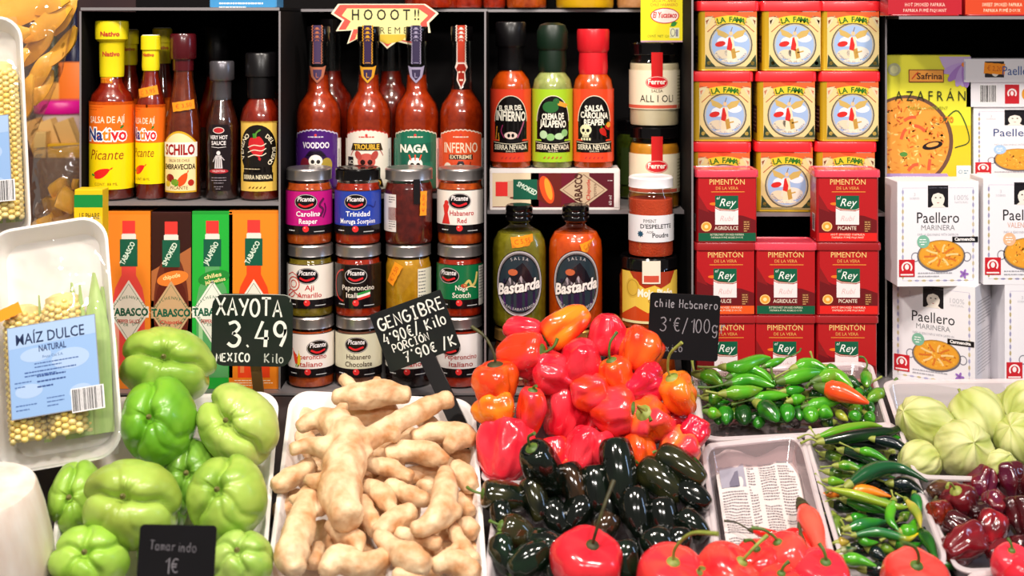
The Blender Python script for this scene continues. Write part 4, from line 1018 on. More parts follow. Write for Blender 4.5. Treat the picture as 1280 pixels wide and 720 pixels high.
a = Art(); a.R(-52, 0, 52, 31, 'edeaf0').u().bar(-36, 5, -14, 28, 6); a.R(-4, 4, 14, 28, 'c8202c').u().G(5, 17, 6, 6, 2, 'f6e8e8', a0=-40, a1=220).E(5, 17, 2, 3, 'f6e8e8'); a.E(26, 16, 9, 9, 'e8a030')
carton('seasoning_carton', 'white carton lying flat with its barcode showing, under the blue-lettered one', 1208, 1312, 0, zz, .082, .045, a, WC, h=.0325)
a = Art(); a.R(-52, 0, 52, 29, 'edeaf0').u().R(-52, 3, -50, 26, 'c4c0d8').R(-26, 6, -2, 26, '222028').u().E(-13, 14, 5, 7, 'efe6dc'); a.u().sticker(-14, 17, 26, 14, -4, '€ 2,20').T('Paellero', 18, 9, 11, '23509c', w=44)
carton('seasoning_carton', 'white carton lying flat with an orange price tag, top of its stack', 1205, 1309, 0, zz+.0325, .08, .045, a, WC, h=.0305)
# ------------------------------------------------------------ trays on the counter
FOAM = mat('white_foam', 'ece7e2', .45, sss=.1); FOAMG = mat('white_plastic_tray', 'efe9e6', .3, coat=.2)
CLT = clear('clear_tray', 'efe6e8', .14, body=.13, bcol='f0e0e2'); RIM = clear('tray_rim', 'f6eef0', .2, body=.55, bcol='f4e8ea')
CLT2 = clear('milky_tray', 'f2eff0', .14, body=.42, bcol='e6dde0')
def tray(label, cor, h, m, inset=.011, group=None, rad=.22, name='produce_tray', lift=0):
    """cor: image positions of the rim's corners: back-left, back-right, front-right, front-left"""
    W = [Q(x, y, h) for x, y in cor]
    c = sum(W, Vector())/4
    N = 9; ring = []
    for cx, cy, a0 in ((1-rad, -1+rad, -90), (1-rad, 1-rad, 0), (-1+rad, 1-rad, 90), (-1+rad, -1+rad, 180)):
        for i in range(N):
            a = math.radians(a0+90*i/(N-1)); ring.append((cx+rad*math.cos(a), cy+rad*math.sin(a)))
    sx = (W[1]-W[0]).length/2; sy = (W[3]-W[0]).length/2
    def pt(u, v, ins, hh):
        u *= 1-ins/sx; v *= 1-ins/sy
        u_, v_ = (u+1)/2, (v+1)/2            # v: front -> back
        p = (W[3]*(1-u_)+W[2]*u_)*(1-v_)+(W[0]*(1-u_)+W[1]*u_)*v_
        return (p.x, p.y, plane_z(p.y)+hh+lift)
    lv = [(inset, .0006), (inset*.8, .004), (.0022, h-.004), (-.003, h-.003), (-.0035, h-.001), (-.002, h), (.001, h), (.0028, h-.002), (inset*.85+.0015, .006), (inset+.004, .0025)]
    V = []; n = len(ring)
    for ins, hh in lv: V += [pt(u, v, ins, hh) for u, v in ring]
    Fc = []
    for i in range(len(lv)-1):
        for j in range(n):
            j2 = (j+1) % n; Fc.append((i*n+j, i*n+j2, (i+1)*n+j2, (i+1)*n+j))
    Fc.append(tuple(range(n-1, -1, -1))); Fc.append(tuple((len(lv)-1)*n+j for j in range(n)))
    b = Vector((c.x, c.y, plane_z(c.y)))
    V = [Vector(v)-b for v in V]
    mi = [1 if (k // n) in (2, 3, 4, 5, 6) else 0 for k in range((len(lv)-1)*n)]+[0, 0]
    o = obj(name, mesh(name, V, Fc, smooth=40, mats=[m, RIM if m in (CLT, CLT2) else m], midx=mi), loc=b)
    return setp(o, label, 'tray', group)
tray('white tray holding the pale green chayotes', [(92, 500), (346, 490), (326, 745), (60, 745)], .045, FOAM)
tray('white tray heaped with ginger roots', [(366, 489), (590, 500), (606, 742), (335, 742)], .045, FOAMG)
tray('clear tray under the heap of red habanero peppers', [(622, 505), (868, 500), (884, 598), (604, 602)], .042, CLT)
tray('clear tray full of dark green peppers', [(622, 618), (878, 612), (906, 745), (606, 745)], .042, CLT2)
tray('clear tray of short green chillies behind the newspaper tray', [(868, 462), (1086, 452), (1112, 536), (880, 548)], .042, CLT)
tray('clear tray lined with folded newspaper', [(880, 556), (1001, 543), (1052, 742), (906, 748)], .045, CLT)
tray('milky tray of long dark green chillies', [(1006, 538), (1118, 528), (1184, 704), (1064, 732)], .042, CLT2)
tray('wide milky tray of husked tomatillos', [(1106, 476), (1330, 474), (1350, 600), (1146, 594)], .048, CLT2, rad=.16)
tray('clear tray of wrinkled chocolate brown peppers', [(1152, 612), (1340, 606), (1372, 706), (1198, 712)], .036, CLT2)
tray('clear tray cut off by the frame at the bottom corner beside the chocolate peppers', [(1212, 716), (1390, 706), (1420, 790), (1225, 800)], .05, CLT)
tray('long tray of round red peppers along the front edge', [(612, 738), (1180, 738), (1215, 850), (600, 850)], .045, CLT)

# folded newspaper in its tray
cw = [Q(893, 577, .018), Q(993, 569, .018), Q(1032, 738, .018), Q(916, 740, .018)]
def npos(u, v, z=0):
    p = (cw[3]*(1-u)+cw[2]*u)*(1-v)+(cw[0]*(1-u)+cw[1]*u)*v
    w_ = .004*noise.noise(Vector((u*3.1, v*3.7, .4)))+.0016*noise.noise(Vector((u*11, v*13, 1.7)))
    edge = max(0, (v-.9)/.1); w_ += .006*edge*(1+.8*math.sin(u*9))
    return Vector((p.x, p.y+.004*edge, p.z+w_+z))
nb = npos(.5, .5)
nu, nv = 30, 44
V = [npos(i/nu, j/nv)-nb for j in range(nv+1) for i in range(nu+1)]
Fc = [(j*(nu+1)+i, j*(nu+1)+i+1, (j+1)*(nu+1)+i+1, (j+1)*(nu+1)+i) for j in range(nv) for i in range(nu)]
m0 = len(V); V += [v-Vector((0, 0, .0016)) for v in V[:m0]]
Fc += [tuple(i+m0 for i in f[::-1]) for f in Fc[:]]
def rimq(ix): return [(ix[k], ix[k]+m0, ix[k+1]+m0, ix[k+1]) for k in range(len(ix)-1)]
Fc += rimq([j*(nu+1) for j in range(nv+1)])+rimq([nv*(nu+1)+i for i in range(nu+1)])+rimq([j*(nu+1)+nu for j in range(nv, -1, -1)])+rimq(list(range(nu, -1, -1)))
NEWS = mat('newsprint', 'd2c8c5', .8, bump=.3, bscale=90)
npz = thing('newspaper', 'crumpled folded newspaper lining the clear tray', 'newspaper', tuple(nb))
obj('sheet', mesh('sheet', V, Fc, NEWS, smooth=50), npz)
a = Art(); a.R(4, 76, 34, 93, '9a96a4').u(); a.R(14, 76, 26, 88, '6e6a7c'); a.u()
rnd = random.Random(4)
for c0, c1, y1 in ((4, 34, 72), (37, 46, 92), (52, 72, 92), (75, 95, 92)):
    y = y1
    while y > 3:
        if rnd.random() < .08: y -= 3; continue
        x = c0
        e = c1-(rnd.random()*8 if rnd.random() < .2 else 0)
        while x < e-1: l = min(rnd.uniform(1, 3.4), e-x); a.R(x, y, x+l, y+.62, '8a838a'); x += l+.6
        y -= 2.1
Vn = [npos(x/100, y/100, .0008+z*.0002)-nb for x, y, z in a.V]
obj('print', mesh('print', Vn, a.F, PRINT, cols=a.C), npz)

# ------------------------------------------------------------ labels that say which one of a heap
ORD = 'first second third fourth fifth sixth seventh eighth ninth tenth eleventh twelfth thirteenth fourteenth fifteenth sixteenth seventeenth eighteenth'.split()
def heap_labels(items, desc, rows, frm='from the corn side', rown='row'):
    """items: dicts with px, py, adj. Rows are counted from the back of the heap to its front"""
    it = sorted(items, key=lambda d: d['py']); n = len(it); out = []
    nm = {1: ['only'], 2: ['back', 'front'], 3: ['back', 'middle', 'front'], 4: ['back', 'second', 'third', 'front'], 5: ['back', 'second', 'third', 'fourth', 'front'], 6: ['back', 'second', 'third', 'fourth', 'fifth', 'front']}[rows]
    for r in range(rows):
        rw = sorted(it[r*n//rows:(r+1)*n//rows], key=lambda d: d['px'])
        for i, d in enumerate(rw):
            d['label'] = f"{d['adj']} {desc}, {ORD[i] if i < 18 else 'last'} {frm} in the {nm[r]} {rown}"

def orient(o, ang, tilt, spin=0):
    """local +Z (the stalk) to a direction given as an image-plane angle and a tilt towards the shopper"""
    a, t = math.radians(ang), math.radians(tilt)
    d = Vector((math.cos(a)*math.cos(t), -math.sin(t), math.sin(a)*math.cos(t)))
    o.rotation_euler = (d.to_track_quat('Z', 'Y') @ Matrix.Rotation(math.radians(spin), 3, 'Z').to_quaternion()).to_euler()

SKIN = vmat('pepper_skin', .2, coat=.55, bump=.06, bscale=260)
DSKIN = vmat('dark_pepper_skin', .12, coat=.7, bump=.03, bscale=200)
STEM = mat('green_stem', '5c7a2c', .5, col2='3d5a20', vscale=90); STEMD = mat('dried_stem', '4b4a20', .6, col2='2c2a18', vscale=90); STEMY = mat('pale_stem', '9aa04a', .5, col2='7a8a34', vscale=90)
def mix(a, b, t): return tuple(a[i]*(1-t)+b[i]*t for i in range(4))
def pepper_mesh(L_, R_, k, amp, wr, seed, c1, c2, taper=.35, nu=40, nv=24, point=0, dimple=.12, squash=1):
    rnd = random.Random(seed); ph = rnd.random()*6.28; tw = rnd.uniform(-.5, .5); off = rnd.random()*50
    ph2 = rnd.random()*6.28; bx_, by_ = rnd.uniform(-.12, .12), rnd.uniform(-.12, .12)
    V = []; K = []; c1 = lin(c1); c2 = lin(c2)
    for j in range(nv+1):
        f = PI*j/nv; t = (1-math.cos(f))/2
        rr_ = (math.sin(f)**.78)*(1-taper*t**1.3)
        z = L_*(.5-t)
        if point: z -= L_*point*max(0, t-.8)*2
        for i in range(nu):
            a = 2*PI*i/nu
            lob = 1+amp*(.5+.5*math.cos(k*a+ph+tw*t*3))*0+amp*(abs(math.cos((k*a+ph+tw*t*3)/2))**.7-.75)*math.sin(f)**.4*1.3+amp*.4*math.cos(a*2+ph2)
            n_ = noise.noise(Vector((math.cos(a)*1.3+off, math.sin(a)*1.3, z/L_*3)))
            n2 = noise.noise(Vector((math.cos(a)*3.2+off, math.sin(a)*3.2, z/L_*5+9)))
            n3 = noise.noise(Vector((a if 0 else math.cos(a)*6+off, math.sin(a)*6, z/L_*4+3)))
            r = R_*rr_*(lob+wr*(.9*n_+.55*n2)+wr*.35*n3)
            d = dimple*L_*math.exp(-(f/.5)**2) if f < 1.5 else dimple*.5*L_*math.exp(-((PI-f)/.4)**2)*-1*(0 if point else 1)
            V.append((r*math.cos(a)+bx_*R_*math.sin(t*3), r*math.sin(a)*squash+by_*R_*math.sin(t*3), z-d))
            m_ = min(1, max(0, .5+1.6*n_+.5*n2)); K.append(mix(c1, c2, m_))
    Fc = []
    for j in range(nv):
        for i in range(nu):
            i2 = (i+1) % nu; Fc.append((j*nu+i, (j+1)*nu+i, (j+1)*nu+i2, j*nu+i2))
    return V, Fc, K
def add_pepper(name, d, h, skin=SKIN, k=4, amp=.16, wr=.14, cat='pepper', group=None, stem=True, stemlen=1.0, taper=.35, point=0, stemm=None, grow=1.0):
    px, py, wpx, lpx = d['px'], d['py'], d['w'], d['l']
    c = Q(px, py, h); sc = (c.y+D0)/F
    L_, R_ = lpx*sc*grow, wpx*sc/2*grow
    seed = int(px*7+py*3)
    t = thing(name, d['label'], cat, c, group=group)
    orient(t, d.get('a', 90), d.get('t', 20) if d.get('s', 1) > .35 else -28, seed % 360)
    V, Fc, K = pepper_mesh(L_, R_, d.get('k', k), amp*d.get('amp', 1), wr*d.get('wr', 1), seed, d['c1'], d['c2'], taper, point=point)
    obj('body', mesh('body', V, Fc, skin, smooth=180, vcols=K), t)
    if stem and d.get('s', 1) > .25:
        rnd = random.Random(seed+1); z0 = L_*.5-L_*.12
        q = rnd.random()*6.28; sl = stemlen*d.get('s', 1)*R_*1.1
        pts = catmull([(0, 0, z0-.001), (0, 0, z0+sl*.3), (math.cos(q)*sl*.25, math.sin(q)*sl*.25, z0+sl*.75), (math.cos(q)*sl*.7, math.sin(q)*sl*.7, z0+sl)], 4)
        n = len(pts); r0 = .0010+R_*.018
        A = tube(pts, [r0*(1.7 if i == 0 else 1)*(1+.5*(i/(n-1))**4) for i in range(n)], 7)
        cr = .34*d.get('cal', 1); B = lathe([(R_*cr*1000, z0*1000+.2), (R_*cr*.88*1000, z0*1000+1.8), (r0*1300, z0*1000+3.2)], 10)
        V2, F2 = join(A, B); obj('stem', mesh('stem', V2, F2, stemm or d.get('sm', STEM), smooth=60), t)
    return t

# ------------------------------------------------------------ red habaneros
R1, R2, R3, O1, O2, O3 = 'dc1a30', 'c80f1e', 'ee3846', 'f0601a', 'f58a1c', 'e83a18'
red = [dict(px=x, py=y, w=w_, l=l, a=a, t=t, c1=c1, c2=c2, adj=adj, **kw) for x, y, w_, l, a, t, c1, c2, adj, kw in (
 (654, 411, 34, 48, 190, 10, R3, R1, 'pinkish red', {}),
 (707, 409, 44, 66, 212, 15, O2, O3, 'elongated orange and red', {'s': .8}),
 (652, 443, 54, 62, 12, 20, O3, R3, 'orange-red lobed', {'s': .6}),
 (621, 479, 54, 52, 95, 5, O1, O3, 'orange-red', {'s': 1.3, 'sm': STEMD}),
 (690, 466, 46, 50, 330, 30, R1, R3, 'red dented', {'wr': 1.5}),
 (728, 452, 52, 54, 260, 25, R3, R1, 'glossy red', {}),
 (759, 419, 46, 50, 268, 0, R1, R3, 'red upright', {'s': .7, 'sm': STEMY}),
 (798, 439, 56, 52, 60, 50, O1, O3, 'orange-shouldered red', {'k': 5}),
 (771, 469, 38, 46, 110, 10, O3, O1, 'small orange-red', {'s': 1.2}),
 (804, 480, 42, 54, 20, 25, 'c8153a', R1, 'wrinkled crimson', {'wr': 2.2}),
 (849, 492, 46, 54, 115, 15, O2, O1, 'bright orange', {'s': 1.5, 'sm': STEMY, 'wr': 1.2}),
 (738, 487, 46, 46, 200, 40, O3, R3, 'shiny orange-red', {'wr': 1.3}),
 (768, 513, 52, 58, 10, 25, R3, O3, 'plump red', {'s': .8}),
 (663, 514, 34, 60, 84, 8, O3, R3, 'narrow red', {'s': .4}),
 (706, 512, 60, 68, 70, 25, R1, R3, 'big deeply folded red', {'wr': 1.5, 's': .3}),
 (621, 512, 50, 36, 100, 35, O1, O2, 'squat orange', {'k': 5}),
 (631, 561, 62, 76, 80, 22, R1, R3, 'largest red', {'wr': 1.3, 's': .3}),
 (816, 527, 56, 60, 130, 40, O1, R3, 'blistered orange-red', {'wr': 1.5, 's': 1.2, 'sm': STEMY}),
 (694, 571, 42, 48, 100, 10, R1, O3, 'half hidden red', {}),
 (730, 562, 44, 56, 60, 15, R3, R1, 'long red', {}),
 (757, 567, 42, 50, 120, 15, R1, R3, 'pointed red', {}),
 (795, 568, 42, 50, 80, 20, O1, O3, 'orange', {'s': .3}),
 (848, 562, 52, 48, 30, 40, O2, R3, 'pale orange blistered', {'wr': 1.6}),
 (867, 543, 40, 40, 60, 20, 'd01840', R1, 'crumpled crimson', {'wr': 2.4}),
 (700, 436, 32, 36, 90, 10, R2, R1, 'shaded red', {}),
 (672, 478, 30, 34, 90, 0, R2, R1, 'barely visible deep red', {}),
 (745, 530, 34, 34, 40, 0, R2, R1, 'tucked-in deep red', {}),
 (787, 545, 34, 30, 40, 0, R2, O3, 'tucked-in orange-red', {}),
 (716, 590, 34, 30, 0, 10, R1, O1, 'low orange-red', {}),
 (842, 525, 34, 34, 0, 0, R2, R1, 'shadowed red', {}),
)]
heap_labels(red, 'habanero pepper', 5, 'from the ginger')
def hred(y): return np.interp(y, [400, 450, 500, 560, 600], [.150, .128, .10, .062, .035])
for d in red:
    d.setdefault('s', .2)
    hh = float(hred(d['py']))
    if 'deep' in d['adj'] or 'shad' in d['adj'] or 'tucked' in d['adj']: hh -= .022
    if 'half hidden' in d['adj']: hh -= .008
    add_pepper('habanero_pepper', d, hh, amp=.2, group='red habanero peppers in the heap', grow=1.18)
# round red peppers along the front edge
frt = [dict(px=x, py=y, w=w_, l=l, a=a, t=t, c1=c1, c2=c2, label=lb, cal=.55, s=max(.45, s_), sm=sm__) for x, y, w_, l, a, t, c1, c2, lb, s_, sm__ in (
 (735, 704, 90, 78, 80, 25, 'e8303a', 'd82030', 'round red pepper with a curved brown stalk, in front of the dark green peppers', 1.3, STEMD),
 (838, 726, 92, 74, 85, 20, 'e8303a', 'f0483c', 'round red pepper with a thin upright green stalk, second from the ginger', 1.4, STEMY),
 (912, 722, 80, 74, 60, 20, 'e8262e', 'f0483c', 'red pepper below the near corner of the newspaper', .8, STEMY),
 (948, 706, 60, 62, 100, 20, 'f03a34', 'e82a30', 'red pepper just below the thin red chillies', .7, STEM),
 (985, 700, 66, 70, 120, 10, 'e8303a', 'f04a40', 'red pepper with a short thick dark green stalk', .8, STEM),
 (1030, 724, 76, 66, 90, 20, 'd8263a', 'e8303a', 'deep pink-red pepper below the corner of the long chilli tray', .3, STEM),
 (872, 735, 60, 60, 90, 20, 'e03038', 'e8402e', 'low red pepper wedged beside the one with the upright stalk', .4, STEMY),
 (975, 735, 60, 56, 90, 20, 'e03038', 'e8402e', 'low red pepper at the very front of the frame', .3, STEM),
 (1140, 728, 88, 72, 85, 25, 'f0524a', 'e83a34', 'pale red pepper in front of the long green chillies', .9, STEM),
 (1262, 706, 50, 54, 90, 20, 'e02c40', 'f03a48', 'pinkish red pepper in the tray at the bottom corner', .2, STEM),
 (1275, 722, 50, 50, 60, 20, 'e02c40', 'd82434', 'lower red pepper in the tray at the bottom corner', .2, STEM))]
for d in frt:
    add_pepper('red_pepper', d, .062, k=5, amp=.07, wr=.05, taper=.12, group='round red peppers along the front', grow=1.04)

# ------------------------------------------------------------ dark green peppers
G0, G1, G2, GO, GB = '070d08', '0b160d', '0f2414', '2c2c14', '3a2410'
dark = [dict(px=x, py=y, w=w_, l=l, a=a, t=t, c1=c1, c2=c2, adj=adj, s=s_) for x, y, w_, l, a, t, c1, c2, adj, s_ in (
 (681, 587, 44, 74, 118, 22, G0, G1, 'big glossy near-black', 1), (631, 621, 36, 54, 168, 10, GO, G1, 'olive-streaked', .8), (717, 608, 32, 54, 108, 20, G0, GB, 'near-black', .2),
 (774, 590, 42, 76, 98, 28, G0, G1, 'biggest upright near-black', .2), (825, 602, 40, 60, 146, 18, G1, GO, 'plump near-black', .3), (850, 583, 36, 60, 152, 15, G1, GO, 'olive-shouldered near-black', .3),
 (867, 619, 32, 40, 150, 10, G0, G0, 'small black', .2), (745, 611, 36, 52, 95, 20, G1, G0, 'near-black', .2), (668, 624, 30, 48, 108, 15, GO, G0, 'olive-black', .2),
 (645, 667, 38, 44, 150, 10, GB, GO, 'brown and orange tinged', .5), (662, 702, 40, 52, 215, 10, G2, G1, 'dark green', .4), (682, 680, 36, 42, 180, 10, G2, G0, 'dark green', .3),
 (631, 692, 30, 44, 110, 10, G1, G2, 'narrow dark green', .3), (798, 642, 38, 60, 100, 20, G0, G0, 'near-black', .2), (866, 656, 34, 40, 140, 10, G0, G1, 'near-black', .2),
 (829, 648, 36, 46, 100, 15, G0, G0, 'black', .2), (757, 661, 32, 36, 60, 10, GB, G0, 'brown-flushed', .2), (822, 684, 40, 42, 120, 10, G1, G0, 'near-black', .2),
 (784, 700, 42, 44, 100, 10, G2, G0, 'near-black', .2), (722, 645, 38, 46, 60, 10, G0, G0, 'black shadowed', .2), (695, 648, 34, 44, 120, 10, G0, G0, 'black shadowed', .2),
 (762, 634, 34, 44, 90, 10, G0, G0, 'black shadowed', .2), (850, 682, 32, 40, 80, 10, G0, G0, 'black', .2), (627, 648, 26, 40, 100, 5, G0, G1, 'narrow black', .2), (745, 690, 40, 44, 30, 5, G0, G0, 'black', .2), (706, 712, 40, 46, 10, 5, G1, G0, 'dark', .2))]
heap_labels(dark, 'pepper', 5, 'from the ginger')
for d in dark:
    hh = float(np.interp(d['py'], [580, 620, 660, 710], [.062, .056, .045, .04]))
    if d['l'] > 62 or d['py'] < 590: hh += .012
    if 'shadow' in d['adj']: hh -= .012
    d['l'] *= 1.12
    add_pepper('dark_green_pepper', d, hh, DSKIN, k=3, amp=.05, wr=.035, taper=.22, group='dark green peppers in the clear tray', stemm=STEM, grow=1.2)

# ------------------------------------------------------------ chocolate habaneros
B1, B2, B3 = '4a0d14', '6a141c', '2c0a0e'
cho = [dict(px=x, py=y, w=w_, l=l, a=a, t=t, c1=c1, c2=c2, adj=adj, s=s_, sm=sm__, wr=wr_) for x, y, w_, l, a, t, c1, c2, adj, s_, sm__, wr_ in (
 (1177, 613, 26, 42, 350, 10, '5a3420', '2c1a12', 'long brown', .3, STEMD, 1), (1202, 628, 42, 46, 120, 20, B2, B1, 'smooth dark red', 1.2, STEMY, .8), (1227, 602, 34, 40, 240, 15, '5a1230', B2, 'purplish wrinkled', .5, STEM, 1.8),
 (1262, 600, 42, 46, 100, 10, '54102c', B1, 'purplish deeply dented', .3, STEM, 1.6), (1173, 641, 30, 30, 100, 10, '8a2c14', B2, 'orange-flecked', .3, STEMD, 1.6), (1244, 629, 34, 32, 285, 25, '5e1432', B2, 'small puckered', 1.6, STEMY, 1.6),
 (1274, 645, 40, 50, 90, 10, B1, B3, 'big dark brown', .2, STEM, 1.2), (1205, 682, 48, 62, 15, 15, '7c101c', B2, 'wide glossy dark red', .2, STEM, 1.6), (1199, 659, 30, 42, 160, 10, B1, B3, 'shaded dark brown', .2, STEM, 1),
 (1239, 661, 38, 46, 60, 10, '9a1420', B1, 'brightest red', .2, STEM, .8), (1250, 688, 30, 42, 0, 10, B2, B1, 'wrinkled dark red', .2, STEM, 1.8), (1278, 686, 34, 34, 90, 10, B1, B3, 'dark brown', .2, STEM, 1.4), (1225, 640, 26, 30, 0, 0, B3, B3, 'deep-set black-brown', .2, STEM, 1), (1286, 612, 36, 40, 90, 0, B3, B1, 'black-brown', .2, STEM, 1))]
heap_labels(cho, 'habanero', 4, 'from the chilli tray')
CSK = vmat('chocolate_skin', .2, coat=.7, bump=.1, bscale=200)
for d in cho: add_pepper('chocolate_habanero', d, .042 if d['py'] < 670 else .036, CSK, k=4, amp=.2, wr=.17, group='chocolate habaneros in the clear tray', grow=1.15)
# ------------------------------------------------------------ chillies
CH = vmat('chilli_skin', .22, coat=.5)
def chilli(name, label, pts, wpx, h, c1, c2, stem=None, group=None, blunt=.8, sm=STEM, cat='chilli', tip=None):
    W = [Q(x, y, h+(i and 0)) for i, (x, y) in enumerate(pts)]
    c = sum(W, Vector())/len(W); sc = (c.y+D0)/F; R_ = wpx*sc/2*(1.38 if name == 'long_chilli' else 1.2)
    path = [Vector(p)-c for p in catmull([tuple(w_) for w_ in W], 7 if len(W) > 2 else 12)]
    n = len(path); seed = int(pts[0][0]*5+pts[0][1]); off = seed*.37
    t_ = [i/(n-1) for i in range(n)]
    rad = [R_*(min(1, (.42+2.6*t)) if t < .25 else 1)*(1-max(0, (t-.35)/.65)**(2.1 if blunt > .5 else 1.4)*.86)*(1+.07*noise.noise(Vector((off, t*5, 0)))) for t in t_]
    V, Fc = tube(path, rad, 14)
    K = []; a_, b_ = lin(c1), lin(c2); tp = lin(tip) if tip else None
    for i in range(n):
        for j in range(14):
            m_ = min(1, max(0, .5+noise.noise(Vector((off, t_[i]*3, j*.2)))*1.3)); k_ = mix(a_, b_, m_)
            if tp: k_ = mix(k_, tp, max(0, (t_[i]-.55)/.45))
            K.append(k_)
    t = thing(name, label, cat, c, group=group)
    obj('body', mesh('body', V, Fc, CH, smooth=60, vcols=K), t)
    d = (path[0]-path[1]).normalized()
    cal = tube([path[0]-d*R_*.25, path[0]+d*R_*.3, path[0]+d*R_*.9], [R_*.62, R_*.5, R_*.22], 10)
    if stem: sp = [Q(x, y, h)-c for x, y in stem]
    else:
        rnd = random.Random(seed); sp = [path[0]+d*R_*3+Vector((rnd.uniform(-1, 1), 0, rnd.uniform(-1, 1)))*R_*1.2]
    st = catmull([tuple(path[0]+d*R_*.5)]+[tuple(p) for p in sp], 5)
    r0 = max(.0009, R_*.16); m_ = len(st)
    s2 = tube(st, [r0*(1+.6*(i/(m_-1))**5) for i in range(m_)], 6)
    V2, F2 = join(cal, s2); obj('stem', mesh('stem', V2, F2, sm, smooth=60), t)
    return t
LG, MG, DGN, OL = '52a61c', '2c8418', '154214', '6f9424'
short = [ # px path, width, lift above the first layer, colours, stalk, words
 ([(905, 459), (925, 459), (948, 450), (963, 447)], 15, 3, LG, MG, None, 'long bright green'),
 ([(912, 471), (935, 462), (953, 467), (966, 478)], 12, 3, LG, MG, [(903, 472), (893, 466)], 'arched green'),
 ([(912, 479), (938, 475), (968, 483)], 14, 3, LG, MG, [(890, 484), (872, 484)], 'long-stalked green'),
 ([(873, 468), (890, 471), (903, 481)], 17, 2, LG, OL, [(866, 457), (865, 449)], 'stubby bright green'),
 ([(905, 492), (930, 490), (953, 486)], 15, 3, OL, LG, [(893, 491), (882, 489)], 'yellowish green'),
 ([(941, 499), (963, 495), (987, 494)], 12, 2, LG, MG, None, 'smooth green'),
 ([(948, 505), (963, 515), (972, 527)], 20, 3, MG, DGN, [(938, 496), (922, 485)], 'thick diagonal dark green'),
 ([(884, 497), (903, 498)], 15, 1, MG, OL, None, 'short green'),
 ([(906, 511), (908, 530)], 18, 1, DGN, MG, [(907, 500), (907, 494)], 'upright dark green'),
 ([(928, 510), (931, 531)], 19, 1, DGN, DGN, [(927, 502)], 'upright blackish green'),
 ([(884, 515), (902, 519)], 13, 2, LG, OL, [(875, 518), (868, 517)], 'pale-stalked green'),
 ([(984, 508), (984, 527)], 17, 2, MG, MG, [(984, 500), (986, 490)], 'upright green'),
 ([(977, 476), (1008, 468), (1031, 465)], 16, 3, LG, MG, [(966, 471), (964, 460), (963, 456)], 'curled-stalk green'),
 ([(955, 458), (982, 448)], 9, 2, MG, LG, [(995, 442), (1001, 436)], 'thin green'),
 ([(993, 460), (1013, 455), (1035, 462)], 14, 3, MG, LG, None, 'green'),
 ([(1022, 475), (1045, 470), (1066, 485)], 17, 3, LG, OL, [(1012, 479), (1008, 484)], 'plump bright green'),
 ([(1028, 485), (1053, 491), (1086, 504)], 21, 4, 'f0561c', 'e8481c', [(1020, 480), (1013, 477)], 'vivid orange-red'),
 ([(980, 489), (1006, 487)], 12, 2, MG, MG, None, 'level green'),
 ([(988, 501), (1007, 497)], 12, 2, LG, MG, [(984, 498), (980, 488)], 'small green'),
 ([(1008, 508), (1030, 504), (1052, 501)], 14, 2, MG, LG, [(1006, 500), (1020, 497), (1040, 500)], 'looped-stalk green'),
 ([(997, 507), (1000, 525)], 14, 1, DGN, MG, None, 'upright dark green'),
 ([(1012, 512), (1015, 527)], 18, 2, MG, LG, None, 'round-ended green'),
 ([(1024, 513), (1041, 520)], 17, 2, LG, MG, None, 'short fat green'),
 ([(1045, 514), (1060, 526)], 10, 1, OL, 'b9b43a', [(1040, 511), (1050, 508)], 'withered yellow-green'),
 ([(1066, 516), (1073, 526)], 14, 2, LG, MG, None, 'short green'),
 ([(1085, 504), (1091, 516)], 11, 1, DGN, MG, None, 'small dark green'),
 ([(1083, 518), (1093, 527)], 13, 1, MG, LG, None, 'small green'),
 ([(1104, 489), (1084, 501)], 14, 1, MG, OL, None, 'slanting green'),
 ([(1082, 465), (1084, 484)], 13, 1, MG, OL, [(1084, 455), (1080, 447), (1074, 446)], 'hook-stalked green'),
 ([(1058, 472), (1074, 484)], 12, 1, DGN, DGN, None, 'dark green'),
 ([(1076, 487), (1068, 500)], 12, 1, MG, DGN, [(1086, 480), (1102, 471)], 'long-stalked dark green'),
 ([(1032, 459), (1050, 466)], 12, 1, MG, OL, [(1018, 452), (1013, 440)], 'green'),
 ([(960, 468), (970, 482)], 12, 0, LG, MG, None, 'pale green'),
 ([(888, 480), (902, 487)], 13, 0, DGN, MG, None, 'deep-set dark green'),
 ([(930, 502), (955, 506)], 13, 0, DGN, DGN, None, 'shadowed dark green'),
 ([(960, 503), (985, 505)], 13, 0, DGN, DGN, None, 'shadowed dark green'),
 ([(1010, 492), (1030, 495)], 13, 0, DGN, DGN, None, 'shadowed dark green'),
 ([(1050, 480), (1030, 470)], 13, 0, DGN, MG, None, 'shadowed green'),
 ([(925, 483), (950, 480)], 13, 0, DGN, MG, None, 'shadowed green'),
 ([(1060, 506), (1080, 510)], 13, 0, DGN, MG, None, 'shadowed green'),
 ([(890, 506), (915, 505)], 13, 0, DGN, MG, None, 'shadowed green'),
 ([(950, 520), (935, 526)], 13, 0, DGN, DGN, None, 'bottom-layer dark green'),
 ([(1040, 528), (1030, 530)], 13, 0, DGN, DGN, None, 'bottom-layer dark green')]

